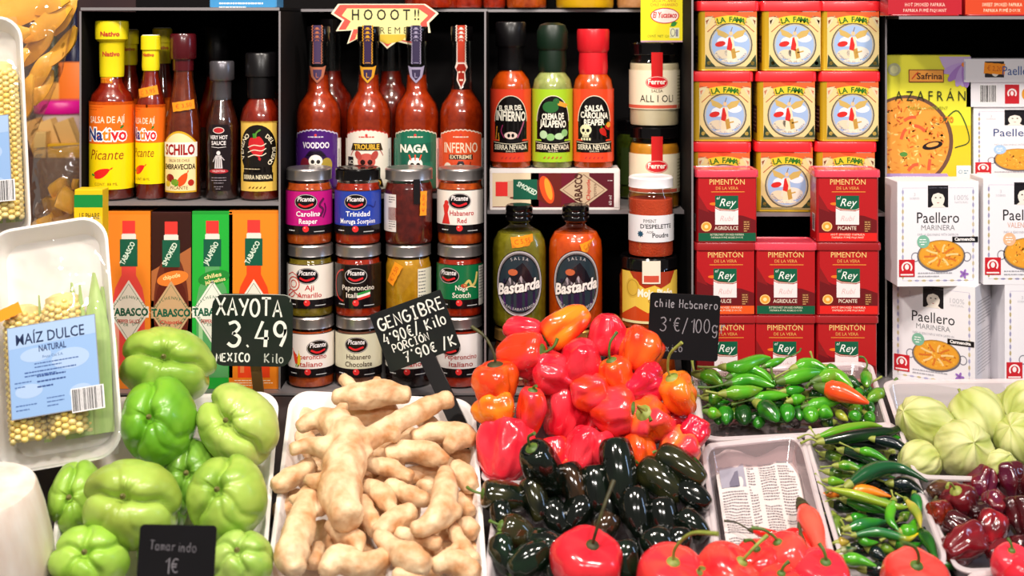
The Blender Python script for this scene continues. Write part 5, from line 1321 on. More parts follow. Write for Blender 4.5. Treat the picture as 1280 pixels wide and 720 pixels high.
rnd = random.Random(21)
for k_ in range(26):
    x = 884+rnd.random()*205; y = 472+rnd.random()*52; l = rnd.uniform(18, 30); q = rnd.uniform(-.5, .5)+(PI/2 if y > 505 else 0)
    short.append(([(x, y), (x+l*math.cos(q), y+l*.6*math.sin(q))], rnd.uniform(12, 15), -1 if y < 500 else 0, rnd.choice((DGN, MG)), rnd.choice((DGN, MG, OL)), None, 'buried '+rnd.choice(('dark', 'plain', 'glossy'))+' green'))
it = [dict(px=sum(p[0] for p in s[0])/len(s[0]), py=sum(p[1] for p in s[0])/len(s[0]), adj=s[6], s=s) for s in short]
heap_labels(it, 'chilli', 6, 'from the habaneros')
for d in it:
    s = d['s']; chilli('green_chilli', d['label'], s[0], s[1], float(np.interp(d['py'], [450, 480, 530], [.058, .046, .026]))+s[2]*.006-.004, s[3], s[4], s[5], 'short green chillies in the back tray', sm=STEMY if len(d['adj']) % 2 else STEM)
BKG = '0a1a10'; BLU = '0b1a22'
longc = [
 ([(1023, 546), (1053, 537), (1085, 531), (1103, 533)], 9, 3, LG, OL, None, 'slender light green', None),
 ([(1027, 552), (1064, 546), (1098, 541), (1119, 538), (1140, 521)], 12, 3, DGN, BKG, None, 'long dark green with upturned tip,', None),
 ([(1092, 549), (1122, 556), (1151, 579)], 11, 3, BLU, BKG, None, 'blue-black curved', None),
 ([(1053, 563), (1076, 568), (1099, 578), (1122, 581)], 12, 2, DGN, BLU, [(1040, 556), (1020, 545), (1012, 534)], 'dark green', None),
 ([(1073, 563), (1092, 567), (1113, 579)], 9, 3, MG, LG, None, 'bright green', None),
 ([(1061, 606), (1084, 592), (1107, 585), (1130, 587), (1160, 602)], 15, 4, BKG, '14502a', [(1050, 608), (1040, 612)], 'thickest dark green', None),
 ([(1046, 582), (1064, 583), (1079, 589)], 10, 2, OL, MG, [(1036, 583), (1025, 584)], 'olive green', None),
 ([(1033, 601), (1057, 603)], 9, 2, LG, OL, [(1026, 599), (1019, 592)], 'short light green', None),
 ([(1038, 557), (1076, 555), (1108, 560)], 15, 1, BKG, BKG, None, 'shadowed black-green', None),
 ([(1114, 604), (1137, 606), (1155, 618)], 13, 2, BKG, BLU, None, 'black-green bent', None),
 ([(1078, 606), (1117, 599)], 14, 1, BKG, BKG, None, 'shadowed black-green', None),
 ([(1108, 546), (1127, 548)], 8, 2, MG, MG, None, 'small green', None),
 ([(1058, 614), (1087, 614), (1114, 621)], 12, 3, 'f08a1c', 'e8701a', None, 'long orange', None),
 ([(1050, 618), (1028, 617)], 9, 2, 'e88a24', 'd8701c', [(1060, 616)], 'small withered orange', None),
 ([(1038, 611), (1078, 621), (1120, 633), (1136, 634)], 9, 4, OL, 'a0b42a', [(1030, 607), (1022, 602)], 'long yellow-green', None),
 ([(1057, 626), (1087, 635), (1113, 641)], 10, 2, DGN, MG, None, 'speckled dark green', None),
 ([(1060, 661), (1087, 654), (1111, 652)], 12, 2, MG, '1f6a3a', [(1054, 655), (1051, 650)], 'smooth mid green', None),
 ([(1068, 669), (1095, 665), (1120, 670), (1135, 674), (1149, 666)], 9, 3, '1f6a3a', MG, None, 'wavy green one with a yellow tip, a', 'e8c81c'),
 ([(1117, 627), (1112, 648), (1123, 663)], 10, 4, LG, MG, None, 'hooked bright green', None),
 ([(1124, 666), (1138, 663), (1145, 648)], 14, 3, LG, MG, None, 'curled bright green', None),
 ([(1133, 625), (1147, 643), (1151, 660)], 9, 4, 'b9a840', '8a9a34', None, 'yellowing curved', None),
 ([(1150, 662), (1162, 680), (1173, 707)], 12, 3, MG, DGN, None, 'steeply lying green', None),
 ([(1118, 678), (1137, 684), (1154, 679)], 12, 2, DGN, MG, None, 'sagging dark green', None),
 ([(1052, 698), (1073, 700), (1096, 708)], 12, 3, LG, MG, None, 'bright light green', None),
 ([(1048, 690), (1071, 685)], 8, 2, DGN, 'a0a070', None, 'glossy dark green', None),
 ([(1047, 678), (1062, 677)], 9, 2, '9a8a30', 'b09a3a', None, 'yellow-olive shrivelled', None),
 ([(1042, 645), (1046, 657), (1051, 671)], 13, 1, '3a4a1c', OL, None, 'upright olive green', None),
 ([(1072, 670), (1083, 678), (1098, 678)], 9, 2, MG, LG, None, 'bent green', None),
 ([(1087, 687), (1111, 701)], 13, 1, BLU, BKG, None, 'blue-black', None),
 ([(1062, 649), (1084, 645)], 10, 1, MG, MG, None, 'half buried green', None),
 ([(1100, 683), (1121, 690)], 10, 1, OL, DGN, None, 'dull green', None),
 ([(1143, 618), (1151, 640)], 10, 2, MG, '1f6a3a', [(1147, 612), (1140, 608)], 'curl-stalked green', None),
 ([(1126, 649), (1137, 640)], 9, 1, OL, MG, None, 'stub of olive green', None),
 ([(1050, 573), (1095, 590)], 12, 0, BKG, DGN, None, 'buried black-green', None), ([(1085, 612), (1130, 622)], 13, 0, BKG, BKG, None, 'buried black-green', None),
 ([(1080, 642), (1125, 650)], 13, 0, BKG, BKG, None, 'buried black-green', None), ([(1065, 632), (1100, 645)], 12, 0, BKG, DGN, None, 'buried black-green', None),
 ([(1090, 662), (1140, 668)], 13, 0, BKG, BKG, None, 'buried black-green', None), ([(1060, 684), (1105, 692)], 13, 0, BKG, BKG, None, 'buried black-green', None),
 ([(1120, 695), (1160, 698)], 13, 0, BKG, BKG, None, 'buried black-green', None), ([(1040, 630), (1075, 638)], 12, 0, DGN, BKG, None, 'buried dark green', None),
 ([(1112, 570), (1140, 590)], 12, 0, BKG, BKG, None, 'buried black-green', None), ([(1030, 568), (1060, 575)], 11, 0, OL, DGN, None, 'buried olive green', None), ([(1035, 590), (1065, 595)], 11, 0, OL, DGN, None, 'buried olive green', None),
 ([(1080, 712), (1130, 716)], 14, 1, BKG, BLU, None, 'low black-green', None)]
rnd = random.Random(31)
for k_ in range(34):
    v = rnd.random(); y = 560+150*v; x0_ = 1036+48*v; x = x0_+rnd.random()*(1112-1020-6); l = rnd.uniform(26, 44); q = rnd.uniform(-.35, .35)
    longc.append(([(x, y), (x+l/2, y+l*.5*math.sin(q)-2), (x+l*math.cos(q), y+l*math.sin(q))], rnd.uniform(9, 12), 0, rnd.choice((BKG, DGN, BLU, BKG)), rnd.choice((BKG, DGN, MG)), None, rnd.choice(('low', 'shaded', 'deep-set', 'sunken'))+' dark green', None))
it = [dict(px=sum(p[0] for p in s[0])/len(s[0]), py=sum(p[1] for p in s[0])/len(s[0]), adj=s[6], s=s) for s in longc]
heap_labels(it, 'chilli', 6, 'from the newspaper')
for d in it:
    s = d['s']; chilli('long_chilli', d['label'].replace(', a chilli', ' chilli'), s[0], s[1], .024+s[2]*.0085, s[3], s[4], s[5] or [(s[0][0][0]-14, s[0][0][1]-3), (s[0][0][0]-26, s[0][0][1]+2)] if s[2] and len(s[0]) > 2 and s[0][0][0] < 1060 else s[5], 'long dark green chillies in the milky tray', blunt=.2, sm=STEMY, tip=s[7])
redc = [([(940, 663), (962, 667), (985, 669)], 10, .036, [(920, 653), (905, 651)], 'thin red chilli with a long curved stalk lying on the newspaper'),
 ([(975, 675), (996, 667), (1016, 688)], 13, .036, None, 'arched red chilli lying on the newspaper between two others'),
 ([(1003, 633), (1018, 664), (1030, 702)], 26, .040, [(1000, 650), (999, 660), (1004, 678)], 'broad light red chilli leaning on the wall of the newspaper tray'),
 ([(985, 683), (1008, 690)], 10, .030, None, 'short orange-red chilli near the round red peppers'),
 ([(910, 680), (927, 690)], 8, .026, None, 'tiny red chilli tip on the newspaper close to the dark peppers'),
 ([(1000, 698), (1012, 680)], 9, .036, None, 'small red chilli pressed to the broad light red one')]
for p, w_, h, st, lb in redc:
    chilli('red_chilli', lb, p, w_, h, 'e8483c' if w_ > 20 else 'd8141c', 'f0604c' if w_ > 20 else 'e8281c', st, 'red chillies on the newspaper', sm=STEMD, blunt=.3)

# ------------------------------------------------------------ tomatillos
HUSK = vmat('papery_husk', .6, sss=.15, bump=.25, bscale=120)
tom = [(1158, 529, 62, 70, 150, 20, 'tomatillo with its husk tip turned towards the chillies'), (1222, 522, 72, 66, 300, 35, 'biggest tomatillo, at the back centre of its tray'),
 (1204, 561, 70, 62, 80, 60, 'pale smooth tomatillo in front of the biggest one'), (1150, 577, 52, 46, 200, 10, 'low yellow-green tomatillo at the front corner beside the long chillies'),
 (1280, 506, 56, 56, 200, 30, 'tomatillo raised at the back, cut off by the frame'), (1277, 552, 66, 66, 130, 30, 'deeply creased tomatillo in front, cut off by the frame'),
 (1251, 582, 38, 34, 60, 20, 'small green tomatillo between the pale one and the creased one'), (1252, 516, 44, 48, 40, 10, 'tomatillo half hidden behind the biggest one')]
for i, (x, y, w_, hh_, a_, t_, lb) in enumerate(tom):
    h = .052 if y < 540 else .05
    if 'half hidden' in lb or 'low' in lb: h -= .012
    if 'raised' in lb: h += .02
    c = Q(x, y, h); sc = (c.y+D0)/F; R_ = w_*sc/2; L_ = hh_*sc/2*1.08
    t = thing('tomatillo', lb, 'tomatillo', c, group='husked tomatillos'); orient(t, a_, t_, i*50)
    nu, nv = 120, 36; V = []; K = []; ca, cb, cv = lin('aeb85e'), lin('cfd090'), lin('7f8e3c'); off = i*3.7
    nr = 8
    for j in range(nv+1):
        f = PI*j/nv
        for k_ in range(nu):
            a = 2*PI*k_/nu; rib = abs(math.cos(nr*a/2+.5*math.sin(3*f+off)+.25*math.sin(2*a+off)))**26
            n_ = noise.noise(Vector((math.cos(a)*1.6+off, math.sin(a)*1.6, f))); n2 = noise.noise(Vector((math.cos(a)*5+off, math.sin(a)*5, f*2.5)))
            q = R_*math.sin(f)**.74*(1+.035*rib+.07*n_+.05*n2)
            z = L_*math.cos(f)+(L_*.05*math.exp(-(f/.25)**2))+.002*n_
            if f > PI*.85: z += L_*.12*(f-PI*.85)/(PI*.15)
            V.append((q*math.cos(a), q*math.sin(a), z)); K.append(mix(mix(ca, cb, min(1, max(0, .5+1.5*n_))), cv, rib*.42+.25*max(0, n2)))
    Fc = [(j*nu+k_, (j+1)*nu+k_, (j+1)*nu+(k_+1) % nu, j*nu+(k_+1) % nu) for j in range(nv) for k_ in range(nu)]
    obj('husk', mesh('husk', V, Fc, HUSK, smooth=180, vcols=K), t)
    V, Fc = tube([(0, 0, -L_*.86), (0, 0, -L_*1.02), (.001, .001, -L_*1.15)], [.0035, .0016, .0018], 8); obj('stem', mesh('stem', V, Fc, STEMY, smooth=60), t)

# ------------------------------------------------------------ chayotes
CHY = vmat('chayote_skin', .33, coat=.15, sss=.08, bump=.12, bscale=70)
def chayote(px, py, w_, h_, rot, hh, cre, c1, c2, label, tx=0, tz=0, deep=1.0):
    c = Q(px, py, hh); sc = (c.y+D0)/F; A, B = w_*sc/2, h_*sc/2; Dp = (A+B)/2*1.05
    nu, nv = 96, 56; V = []; K = []; off = px*.13; k1, k2 = lin(c1), lin(c2); q = math.radians(rot)
    for j in range(nv+1):
        f = PI*j/nv; sf, cf = math.sin(f), math.cos(f)
        for i in range(nu):
            a = 2*PI*i/nu; dx, dz = sf*math.cos(a), sf*math.sin(a)
            n_ = noise.noise(Vector((dx*1.7+off, cf*1.7, dz*1.7))); n2 = noise.noise(Vector((dx*5+off, cf*5, dz*5)))
            r = 1+.05*n_+.012*n2; g = 0
            for ca, dp, wd in cre:
                da = a-math.radians(ca)-q*0+.12*math.sin(f*5+ca)
                if math.cos(da) <= 0 and f > .25: continue
                dl = math.asin(max(-1, min(1, sf*math.sin(da))))
                fall = max(0, 1-(f/2.3)**2)
                g += dp*(math.exp(-(dl/wd)**2)*.72+math.exp(-(dl/(wd*3.2))**2)*.42)*fall*(1 if math.cos(da) > 0 else max(0, 1-f/.25))
            r -= min(.34, g)*deep
            r -= .17*math.exp(-(f/.22)**2)
            x, z = A*dx*r, B*dz*r
            y = -Dp*cf*r
            x, z = x*math.cos(q)-z*math.sin(q), x*math.sin(q)+z*math.cos(q)
            V.append((x, y, z))
            K.append(mix(k1, k2, min(1, max(0, .45+1.3*n_+.5*n2))))
    Fc = [(j*nu+i, j*nu+(i+1) % nu, (j+1)*nu+(i+1) % nu, (j+1)*nu+i) for j in range(nv) for i in range(nu)]
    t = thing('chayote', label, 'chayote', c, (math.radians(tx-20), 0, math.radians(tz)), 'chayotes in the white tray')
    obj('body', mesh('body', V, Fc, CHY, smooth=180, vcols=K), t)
    V, Fc = tube([(0, -Dp*.80, 0), (0, -Dp*.90, .0005)], [.0032, .0012], 8); obj('blossom_scar', mesh('blossom_scar', V, Fc, mat('scar_brown', '6f6a34', .7), smooth=60), t)
YG1, YG2, BG1, BG2 = 'a9c656', '86ad3c', '78b42e', '62a022'
cs = [(0, .30, .10), (180, .30, .10), (62, .035, .05), (118, .04, .05), (240, .04, .05), (300, .03, .05), (88, .025, .04)]
cy = [(92, .24, .10), (235, .22, .10), (300, .05, .06), (330, .10, .08), (30, .03, .05), (165, .03, .05)]
c5 = [(80, .17, .09), (150, .16, .09), (220, .15, .09), (290, .16, .09), (5, .16, .09)]
chayote(209, 457, 122, 94, -12, .125, cs, YG1, YG2, 'top chayote, lying crosswise at the back under the price board', tx=-8, tz=8)
chayote(199, 527, 92, 112, 8, .108, cy, BG1, BG2, 'brighter green upright chayote beside the corn tray', tx=-4, tz=-4)
chayote(298, 532, 112, 92, -38, .098, cs, YG1, 'bccf6c', 'pale tilted chayote with a brown-spotted tip by the ginger tray', tx=-5, tz=-12)
chayote(164, 630, 128, 106, -8, .088, cs, YG1, '98ae44', 'largest chayote, wide crease like closed lips, front centre', tx=-10, tz=2)
chayote(284, 622, 100, 106, 0, .085, cy, 'a6c452', YG2, 'rounded chayote with a forked crease, above the lowest pale one', tx=-12, tz=-8)
chayote(301, 702, 84, 76, 0, .060, c5, 'aac862', '90b848', 'five-lobed pale chayote beside the small black slate', tx=-25)
chayote(112, 700, 98, 90, 10, .062, c5, 'a4cc50', '92c03e', 'lobed bright green chayote at the front beside the coconut', tx=-15, tz=6)
chayote(96, 622, 66, 92, 0, .056, cy, '9ac24a', '88b43c', 'chayote half hidden between the corn tray and the largest one', tx=0)
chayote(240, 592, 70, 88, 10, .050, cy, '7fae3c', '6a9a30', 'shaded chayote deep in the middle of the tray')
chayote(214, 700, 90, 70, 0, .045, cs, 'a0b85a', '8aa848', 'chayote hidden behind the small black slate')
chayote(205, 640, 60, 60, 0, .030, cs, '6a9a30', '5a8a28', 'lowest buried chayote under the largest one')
0 and chayote(300, 478, 70, 60, 20, .045, cs, '9cc052', '86b040', 'chayote hidden behind the pale tilted one')
# ------------------------------------------------------------ ginger
GING = mat('ginger_skin', 'f0d3aa', .5, col2='c58c5a', vscale=45, bump=.55, bscale=130, sss=.05)
gin = [ # (height, words, strokes of (x, y, radius))
 (.082, 'giant branching ginger hand on top of the heap, one arm reaching across', [[(433, 644, 20), (425, 618, 26), (430, 585, 27), (436, 552, 25), (420, 530, 22)], [(422, 532, 22), (398, 524, 15), (376, 532, 9)], [(420, 530, 19), (424, 518, 12), (429, 509, 8)], [(420, 565, 15), (392, 556, 12), (368, 561, 9)], [(415, 602, 15), (392, 601, 10), (384, 599, 7)], [(440, 560, 18), (475, 541, 14), (512, 520, 14), (545, 504, 13), (560, 500, 11)], [(478, 540, 10), (494, 544, 10)], [(448, 552, 10), (455, 548, 8)], [(456, 562, 6), (464, 566, 6)]]),
 (.075, 'knobbly ginger root lying across the back rim of the tray', [[(422, 496, 11), (450, 495, 17), (480, 491, 16), (507, 494, 12)], [(445, 490, 10), (430, 474, 8)], [(462, 488, 10), (472, 475, 7)]]),
 (.040, 'shaded ginger root just under the knobbly back one', [[(440, 517, 12), (465, 518, 13), (490, 512, 11)]]),
 (.060, 'ginger root with a bulbous end by the back corner near the habaneros', [[(520, 546, 10), (548, 540, 13), (576, 544, 16), (590, 549, 11)], [(570, 548, 13), (562, 558, 10)]]),
 (.060, 'spindle-shaped ginger root below the outstretched arm', [[(487, 567, 11), (515, 563, 15), (540, 569, 14), (556, 574, 9)]]),
 (.056, 'narrow ginger finger next to the trunk of the giant hand', [[(457, 580, 9), (482, 584, 12), (512, 595, 9)]]),
 (.045, 'stout ginger root at the side wall by the habaneros', [[(570, 585, 12), (582, 598, 14), (590, 608, 12)]]),
 (.052, 'ginger root with a pinched dark tip, middle of the heap', [[(488, 606, 10), (508, 617, 13), (533, 626, 9)]]),
 (.070, 'large smooth bent ginger root with small eyes on its skin', [[(558, 592, 12), (556, 618, 18), (552, 642, 18), (530, 658, 13), (520, 661, 10)], [(560, 640, 12), (573, 640, 9)]]),
 (.055, 'ginger root by the side wall with a round eye at its end', [[(346, 606, 11), (366, 596, 14), (388, 583, 11)]]),
 (.066, 'longest fat ginger root standing along the chayote side', [[(392, 606, 10), (383, 630, 16), (373, 665, 20), (364, 697, 20), (370, 710, 14)], [(385, 625, 13), (403, 638, 8)], [(380, 632, 10), (366, 622, 6)]]),
 (.056, 'ginger root with a pointed pink tip below the giant hand', [[(414, 656, 10), (432, 668, 16), (446, 676, 13), (449, 692, 5)]]),
 (.055, 'saddle-shaped pale ginger root at the front', [[(408, 712, 12), (425, 698, 19), (452, 708, 16), (476, 700, 15), (480, 692, 12)]]),
 (.040, 'small ginger stub between the longest root and the saddle-shaped one', [[(398, 682, 9), (393, 704, 9)]]),
 (.062, 'drumstick-shaped ginger root at the front centre', [[(472, 668, 9), (490, 684, 14), (510, 697, 19), (528, 706, 17)]]),
 (.056, 'chunky curved ginger root above the drumstick-shaped one', [[(476, 664, 14), (490, 652, 16), (512, 642, 13)]]),
 (.056, 'ginger root sloping from the giant hand to the centre', [[(460, 608, 11), (475, 616, 14), (492, 640, 9)]]),
 (.052, 'ginger root wedged just below the sloping one', [[(452, 630, 12), (462, 648, 14), (470, 664, 11)]]),
 (.052, 'short round-ended ginger finger beneath the large bent root', [[(500, 668, 10), (528, 674, 10), (546, 679, 10)]]),
 (.050, 'thin branching ginger root by the dark pepper side', [[(564, 654, 7), (572, 672, 10), (592, 700, 10)], [(578, 680, 9), (560, 690, 6)]]),
 (.045, 'ball-like brown ginger knob at the side wall', [[(582, 659, 13), (592, 664, 12)]]),
 (.045, 'ginger root peeping out beside the large bent one', [[(572, 624, 10), (588, 640, 10)]]),
 (.055, 'lumpy ginger root in the front corner', [[(546, 706, 12), (566, 702, 16), (592, 716, 15)]]),
 (.050, 'ginger piece cut by the frame below the drumstick-shaped one', [[(500, 722, 14), (525, 724, 14)]]),
 (.048, 'thin pinkish ginger sliver under the outstretched arm', [[(522, 530, 4), (538, 528, 9), (552, 533, 3)]]),
 (.030, 'buried ginger root under the spindle-shaped one', [[(470, 556, 10), (520, 552, 11)]]),
 (.030, 'buried ginger root behind the pinched-tip one', [[(505, 596, 11), (550, 588, 11)]]),
 (.025, 'buried ginger root beneath the sloping one', [[(430, 650, 12), (480, 636, 12)]]),
 (.025, 'buried ginger root at the front under the lumpy one', [[(530, 690, 13), (570, 690, 12)]]),
 (.025, 'buried ginger root near the longest root', [[(400, 660, 13), (420, 690, 13)]]),
 (.025, 'buried ginger root in the back corner under the giant hand', [[(380, 545, 12), (400, 585, 12)]]),
 (.025, 'buried ginger root under the side of the bulbous-ended one', [[(560, 565, 12), (590, 575, 10)]]),
 (.025, 'buried ginger root between saddle and drumstick shapes', [[(455, 690, 12), (470, 715, 14)]]),
 (.025, 'buried ginger root beside the brown knob', [[(560, 665, 11), (596, 690, 10)]])]

for k_, (x0, y0, x1, y1) in enumerate(((380, 600, 410, 590), (350, 640, 370, 620), (400, 560, 440, 590), (470, 580, 450, 600), (530, 610, 560, 580), (490, 630, 520, 640), (560, 620, 590, 650), (400, 700, 380, 690), (450, 660, 430, 690), (500, 650, 480, 680), (540, 670, 575, 680), (590, 600, 580, 640), (500, 540, 550, 550), (460, 520, 500, 530), (520, 712, 560, 700), (380, 520, 400, 530), (460, 560, 500, 580), (490, 600, 460, 615))):
    gin.append((.022, 'pale ginger root buried in the bottom layer, '+('below the trunk', 'at the chayote side wall', 'under the left-hand stub of the giant hand', 'under the narrow finger', 'behind the large bent root', 'in the heart of the heap', 'between the bent root and the wall', 'under the longest root', 'under the pink-tipped root', 'above the drumstick-shaped root', 'near the thin branching root', 'by the habanero side wall', 'beneath the outstretched arm', 'at the back under the knobbly root', 'at the front beside the lumpy root', 'in the back corner by the price board', 'under the spindle-shaped root', 'under the pinched-tip root')[k_], [[(x0, y0, 12), ((x0+x1)/2, (y0+y1)/2+4, 13), (x1, y1, 11)]]))
raw = []
for h, lb, strokes in gin:
    allp = [Q(x, y, h) for st in strokes for x, y, r in st]
    c = sum(allp, Vector())/len(allp); sc = (c.y+D0)/F; parts = []
    for si, st in enumerate(strokes):
        p = [tuple(Q(x, y, h)-c)+(r*sc,) for x, y, r in st]
        q = catmull(p, 6); pts = [Vector(v[:3]) for v in q]; rad = [v[3] for v in q]
        rnd = random.Random(int(st[0][0]*3+si)); ph = rnd.random()*6; L_ = 0; R_ = []
        for i in range(len(pts)):
            if i: L_ += (pts[i]-pts[i-1]).length
            R_.append(rad[i]*(1+.06*math.sin(L_/.0065+ph)+.07*noise.noise(Vector((L_*60, ph, si)))))
        a0 = (pts[0]-pts[1]).normalized(); a1 = (pts[-1]-pts[-2]).normalized()
        r0, r1 = R_[0], R_[-1]
        pts = [pts[0]+a0*r0*.62, pts[0]+a0*r0*.5, pts[0]+a0*r0*.25]+pts+[pts[-1]+a1*r1*.25, pts[-1]+a1*r1*.5, pts[-1]+a1*r1*.62]
        R_ = [r0*.45, r0*.8, r0*.95]+R_+[r1*.95, r1*.8, r1*.45]
        parts.append(tube(pts, R_, 16))
    V, Fc = join(*parts)
    o = bpy.data.objects.new('raw', mesh('raw', V, Fc)); raw.append((o, c, lb)); C.objects.link(o)
    m_ = o.modifiers.new('remesh', 'REMESH'); m_.mode = 'VOXEL'; m_.voxel_size = .0024
    m_ = o.modifiers.new('smooth', 'SMOOTH'); m_.iterations = 6; m_.factor = .5
dg = bpy.context.evaluated_depsgraph_get()
ms = [bpy.data.meshes.new_from_object(o.evaluated_get(dg)) for o, c, lb in raw]
for (o, c, lb), me in zip(raw, ms):
    n = len(me.vertices); co = np.empty(n*3); me.vertices.foreach_get('co', co); co = co.reshape(-1, 3)
    no = np.empty(n*3); me.vertices.foreach_get('normal', no); no = no.reshape(-1, 3)
    for i in range(n):
        v = Vector(co[i]); s_ = v*70+c*40
        co[i] += no[i]*(.0016*noise.noise(s_)+.0009*noise.noise(s_*2.4)+.0003*noise.noise(s_*6))
    me.vertices.foreach_set('co', co.ravel()); me.materials.clear(); me.materials.append(GING); me.shade_smooth(); me.name = 'ginger_root'; me.update()
    bpy.data.objects.remove(o)
    setp(obj('ginger_root', me, loc=c), lb, 'ginger', 'ginger roots in the white tray')
# ------------------------------------------------------------ chalk writing (single strokes on a 0..0.6 x 0..1 grid)
def arc(cx, cy, rx, ry, a0, a1, n=10): return [(cx+rx*math.cos(math.radians(a0+(a1-a0)*i/n)), cy+ry*math.sin(math.radians(a0+(a1-a0)*i/n))) for i in range(n+1)]
GL = {'X': [[(0, 1), (.6, 0)], [(.58, 1), (.02, 0)]], 'A': [[(0, 0), (.3, 1), (.6, 0)], [(.1, .36), (.5, .36)]], 'Y': [[(0, 1), (.3, .5)], [(.6, 1), (.22, 0)]],
 'O': [arc(.3, .5, .3, .5, 95, 455, 16)], 'T': [[(0, 1), (.62, 1)], [(.3, 1), (.3, 0)]], 'M': [[(0, 0), (.06, 1), (.3, .35), (.56, 1), (.62, 0)]], 'E': [[(.5, 1), (.04, 1), (.04, 0), (.54, 0)], [(.04, .52), (.42, .52)]],
 'I': [[(.3, 1), (.3, 0)], [(.12, 1), (.48, 1)], [(.12, 0), (.48, 0)]], 'C': [arc(.34, .5, .32, .5, 50, 310, 14)], 'K': [[(.05, 1), (.05, 0)], [(.55, 1), (.07, .48), (.58, 0)]],
 'G': [arc(.34, .5, .32, .5, 50, 340, 14)+[(.62, .46), (.36, .46)]], 'N': [[(.02, 0), (.04, 1), (.54, 0), (.56, 1)]], 'B': [[(.04, 0), (.04, 1), (.36, .98), (.5, .78), (.36, .55), (.04, .52)], [(.36, .54), (.56, .3), (.4, .03), (.04, 0)]],
 'R': [[(.04, 0), (.04, 1), (.38, .98), (.52, .76), (.38, .52), (.04, .5)], [(.26, .5), (.58, 0)]], 'P': [[(.04, 0), (.04, 1), (.4, .98), (.54, .74), (.4, .48), (.04, .46)]],
 'Ó': [arc(.3, .48, .3, .48, 95, 455, 16), [(.3, 1.1), (.46, 1.3)]], 'H': [[(.04, 1), (.04, 0)], [(.52, 1), (.52, 0)], [(.04, .5), (.52, .5)]],
 'i': [[(.25, .62), (.25, 0)], [(.24, .84), (.27, .88)]], 'l': [[(.22, 1), (.22, .06), (.36, 0)]], 'o': [arc(.28, .32, .24, .32, 90, 450, 12)], 'c': [arc(.3, .32, .24, .32, 50, 310, 10)],
 'h': [[(.06, 1), (.06, 0)], [(.06, .4), (.28, .62), (.44, .4), (.44, 0)]], 'e': [[(.08, .34), (.5, .38)]+arc(.3, .33, .22, .31, 10, 320, 10)], 'a': [arc(.26, .3, .22, .3, 60, 420, 12), [(.48, .6), (.48, .06), (.56, 0)]],
 'b': [[(.06, 1), (.06, 0)], arc(.27, .3, .21, .3, 180, -180, 12)], 'n': [[(.06, .62), (.06, 0)], [(.06, .4), (.28, .62), (.44, .42), (.44, 0)]], 'r': [[(.1, .62), (.1, 0)], [(.1, .36), (.28, .6), (.44, .54)]],
 't': [[(.22, .95), (.22, .06), (.4, 0)], [(.04, .64), (.42, .64)]], 'm': [[(.02, .6), (.02, 0)], [(.02, .4), (.16, .6), (.28, .4), (.28, 0)], [(.28, .4), (.42, .6), (.56, .4), (.56, 0)]], 'd': [arc(.26, .3, .22, .3, 60, 420, 12), [(.48, 1), (.48, 0)]],
 'x': [[(.05, .6), (.48, 0)], [(.46, .6), (.05, 0)]], 'g': [arc(.26, .32, .22, .28, 60, 420, 12), [(.48, .6), (.46, -.15), (.26, -.34), (.06, -.22)]], 'ó': [arc(.28, .3, .24, .3, 90, 450, 12)],
 '3': [[(.04, .92), (.34, 1), (.52, .78), (.3, .54), (.2, .54)], [(.24, .54), (.54, .34), (.44, .06), (.2, 0), (.0, .12)]], '4': [[(.3, 1), (0, .34), (.56, .34)], [(.46, .66), (.42, 0)]], '9': [arc(.28, .7, .24, .28, 0, 360, 12)+[(.5, .4), (.32, 0)]],
 '0': [arc(.28, .5, .25, .5, 90, 450, 14)], '7': [[(.02, .95), (.54, 1), (.2, 0)], [(.14, .5), (.46, .52)]], '1': [[(.1, .74), (.34, 1), (.32, 0)]], '/': [[(.5, 1.1), (.05, -.15)]], '.': [[(.1, .02), (.16, .06)]], "'": [[(.16, 1), (.12, .8)]], '€': [arc(.38, .5, .28, .46, 55, 305, 12), [(0, .6), (.46, .6)], [(0, .42), (.42, .42)]], ',': [[(.14, .08), (.08, -.12)]]}
def chalk(a, s, x, y, h, w, c, rot=0, adv=.78, seed=1, sub=4):
    """writes s from x along the baseline y; h letter height, w stroke width"""
    rnd = random.Random(seed); q = math.radians(rot); cx = 0
    for ch in s:
        if ch == ' ': cx += h*.45; continue
        k = h*(1+rnd.uniform(-.05, .05)); dy = rnd.uniform(-.03, .03)*h
        for st in GL[ch]:
            p = [(cx+u*k*(adv/.78), dy+v*k) for u, v in st]
            if len(p) > 2 and ch in 'OCGÓoceabdghnmr3902€BPRltó': p = [tuple(v) for v in catmull(p, 3)]
            p = [(x+u*math.cos(q)-v*math.sin(q), y+u*math.sin(q)+v*math.cos(q)) for u, v in p]
            a.L(p, w*rnd.uniform(.85, 1.15), c)
        cx += k*adv*(.62 if ch in "il1'.,t" else 1)
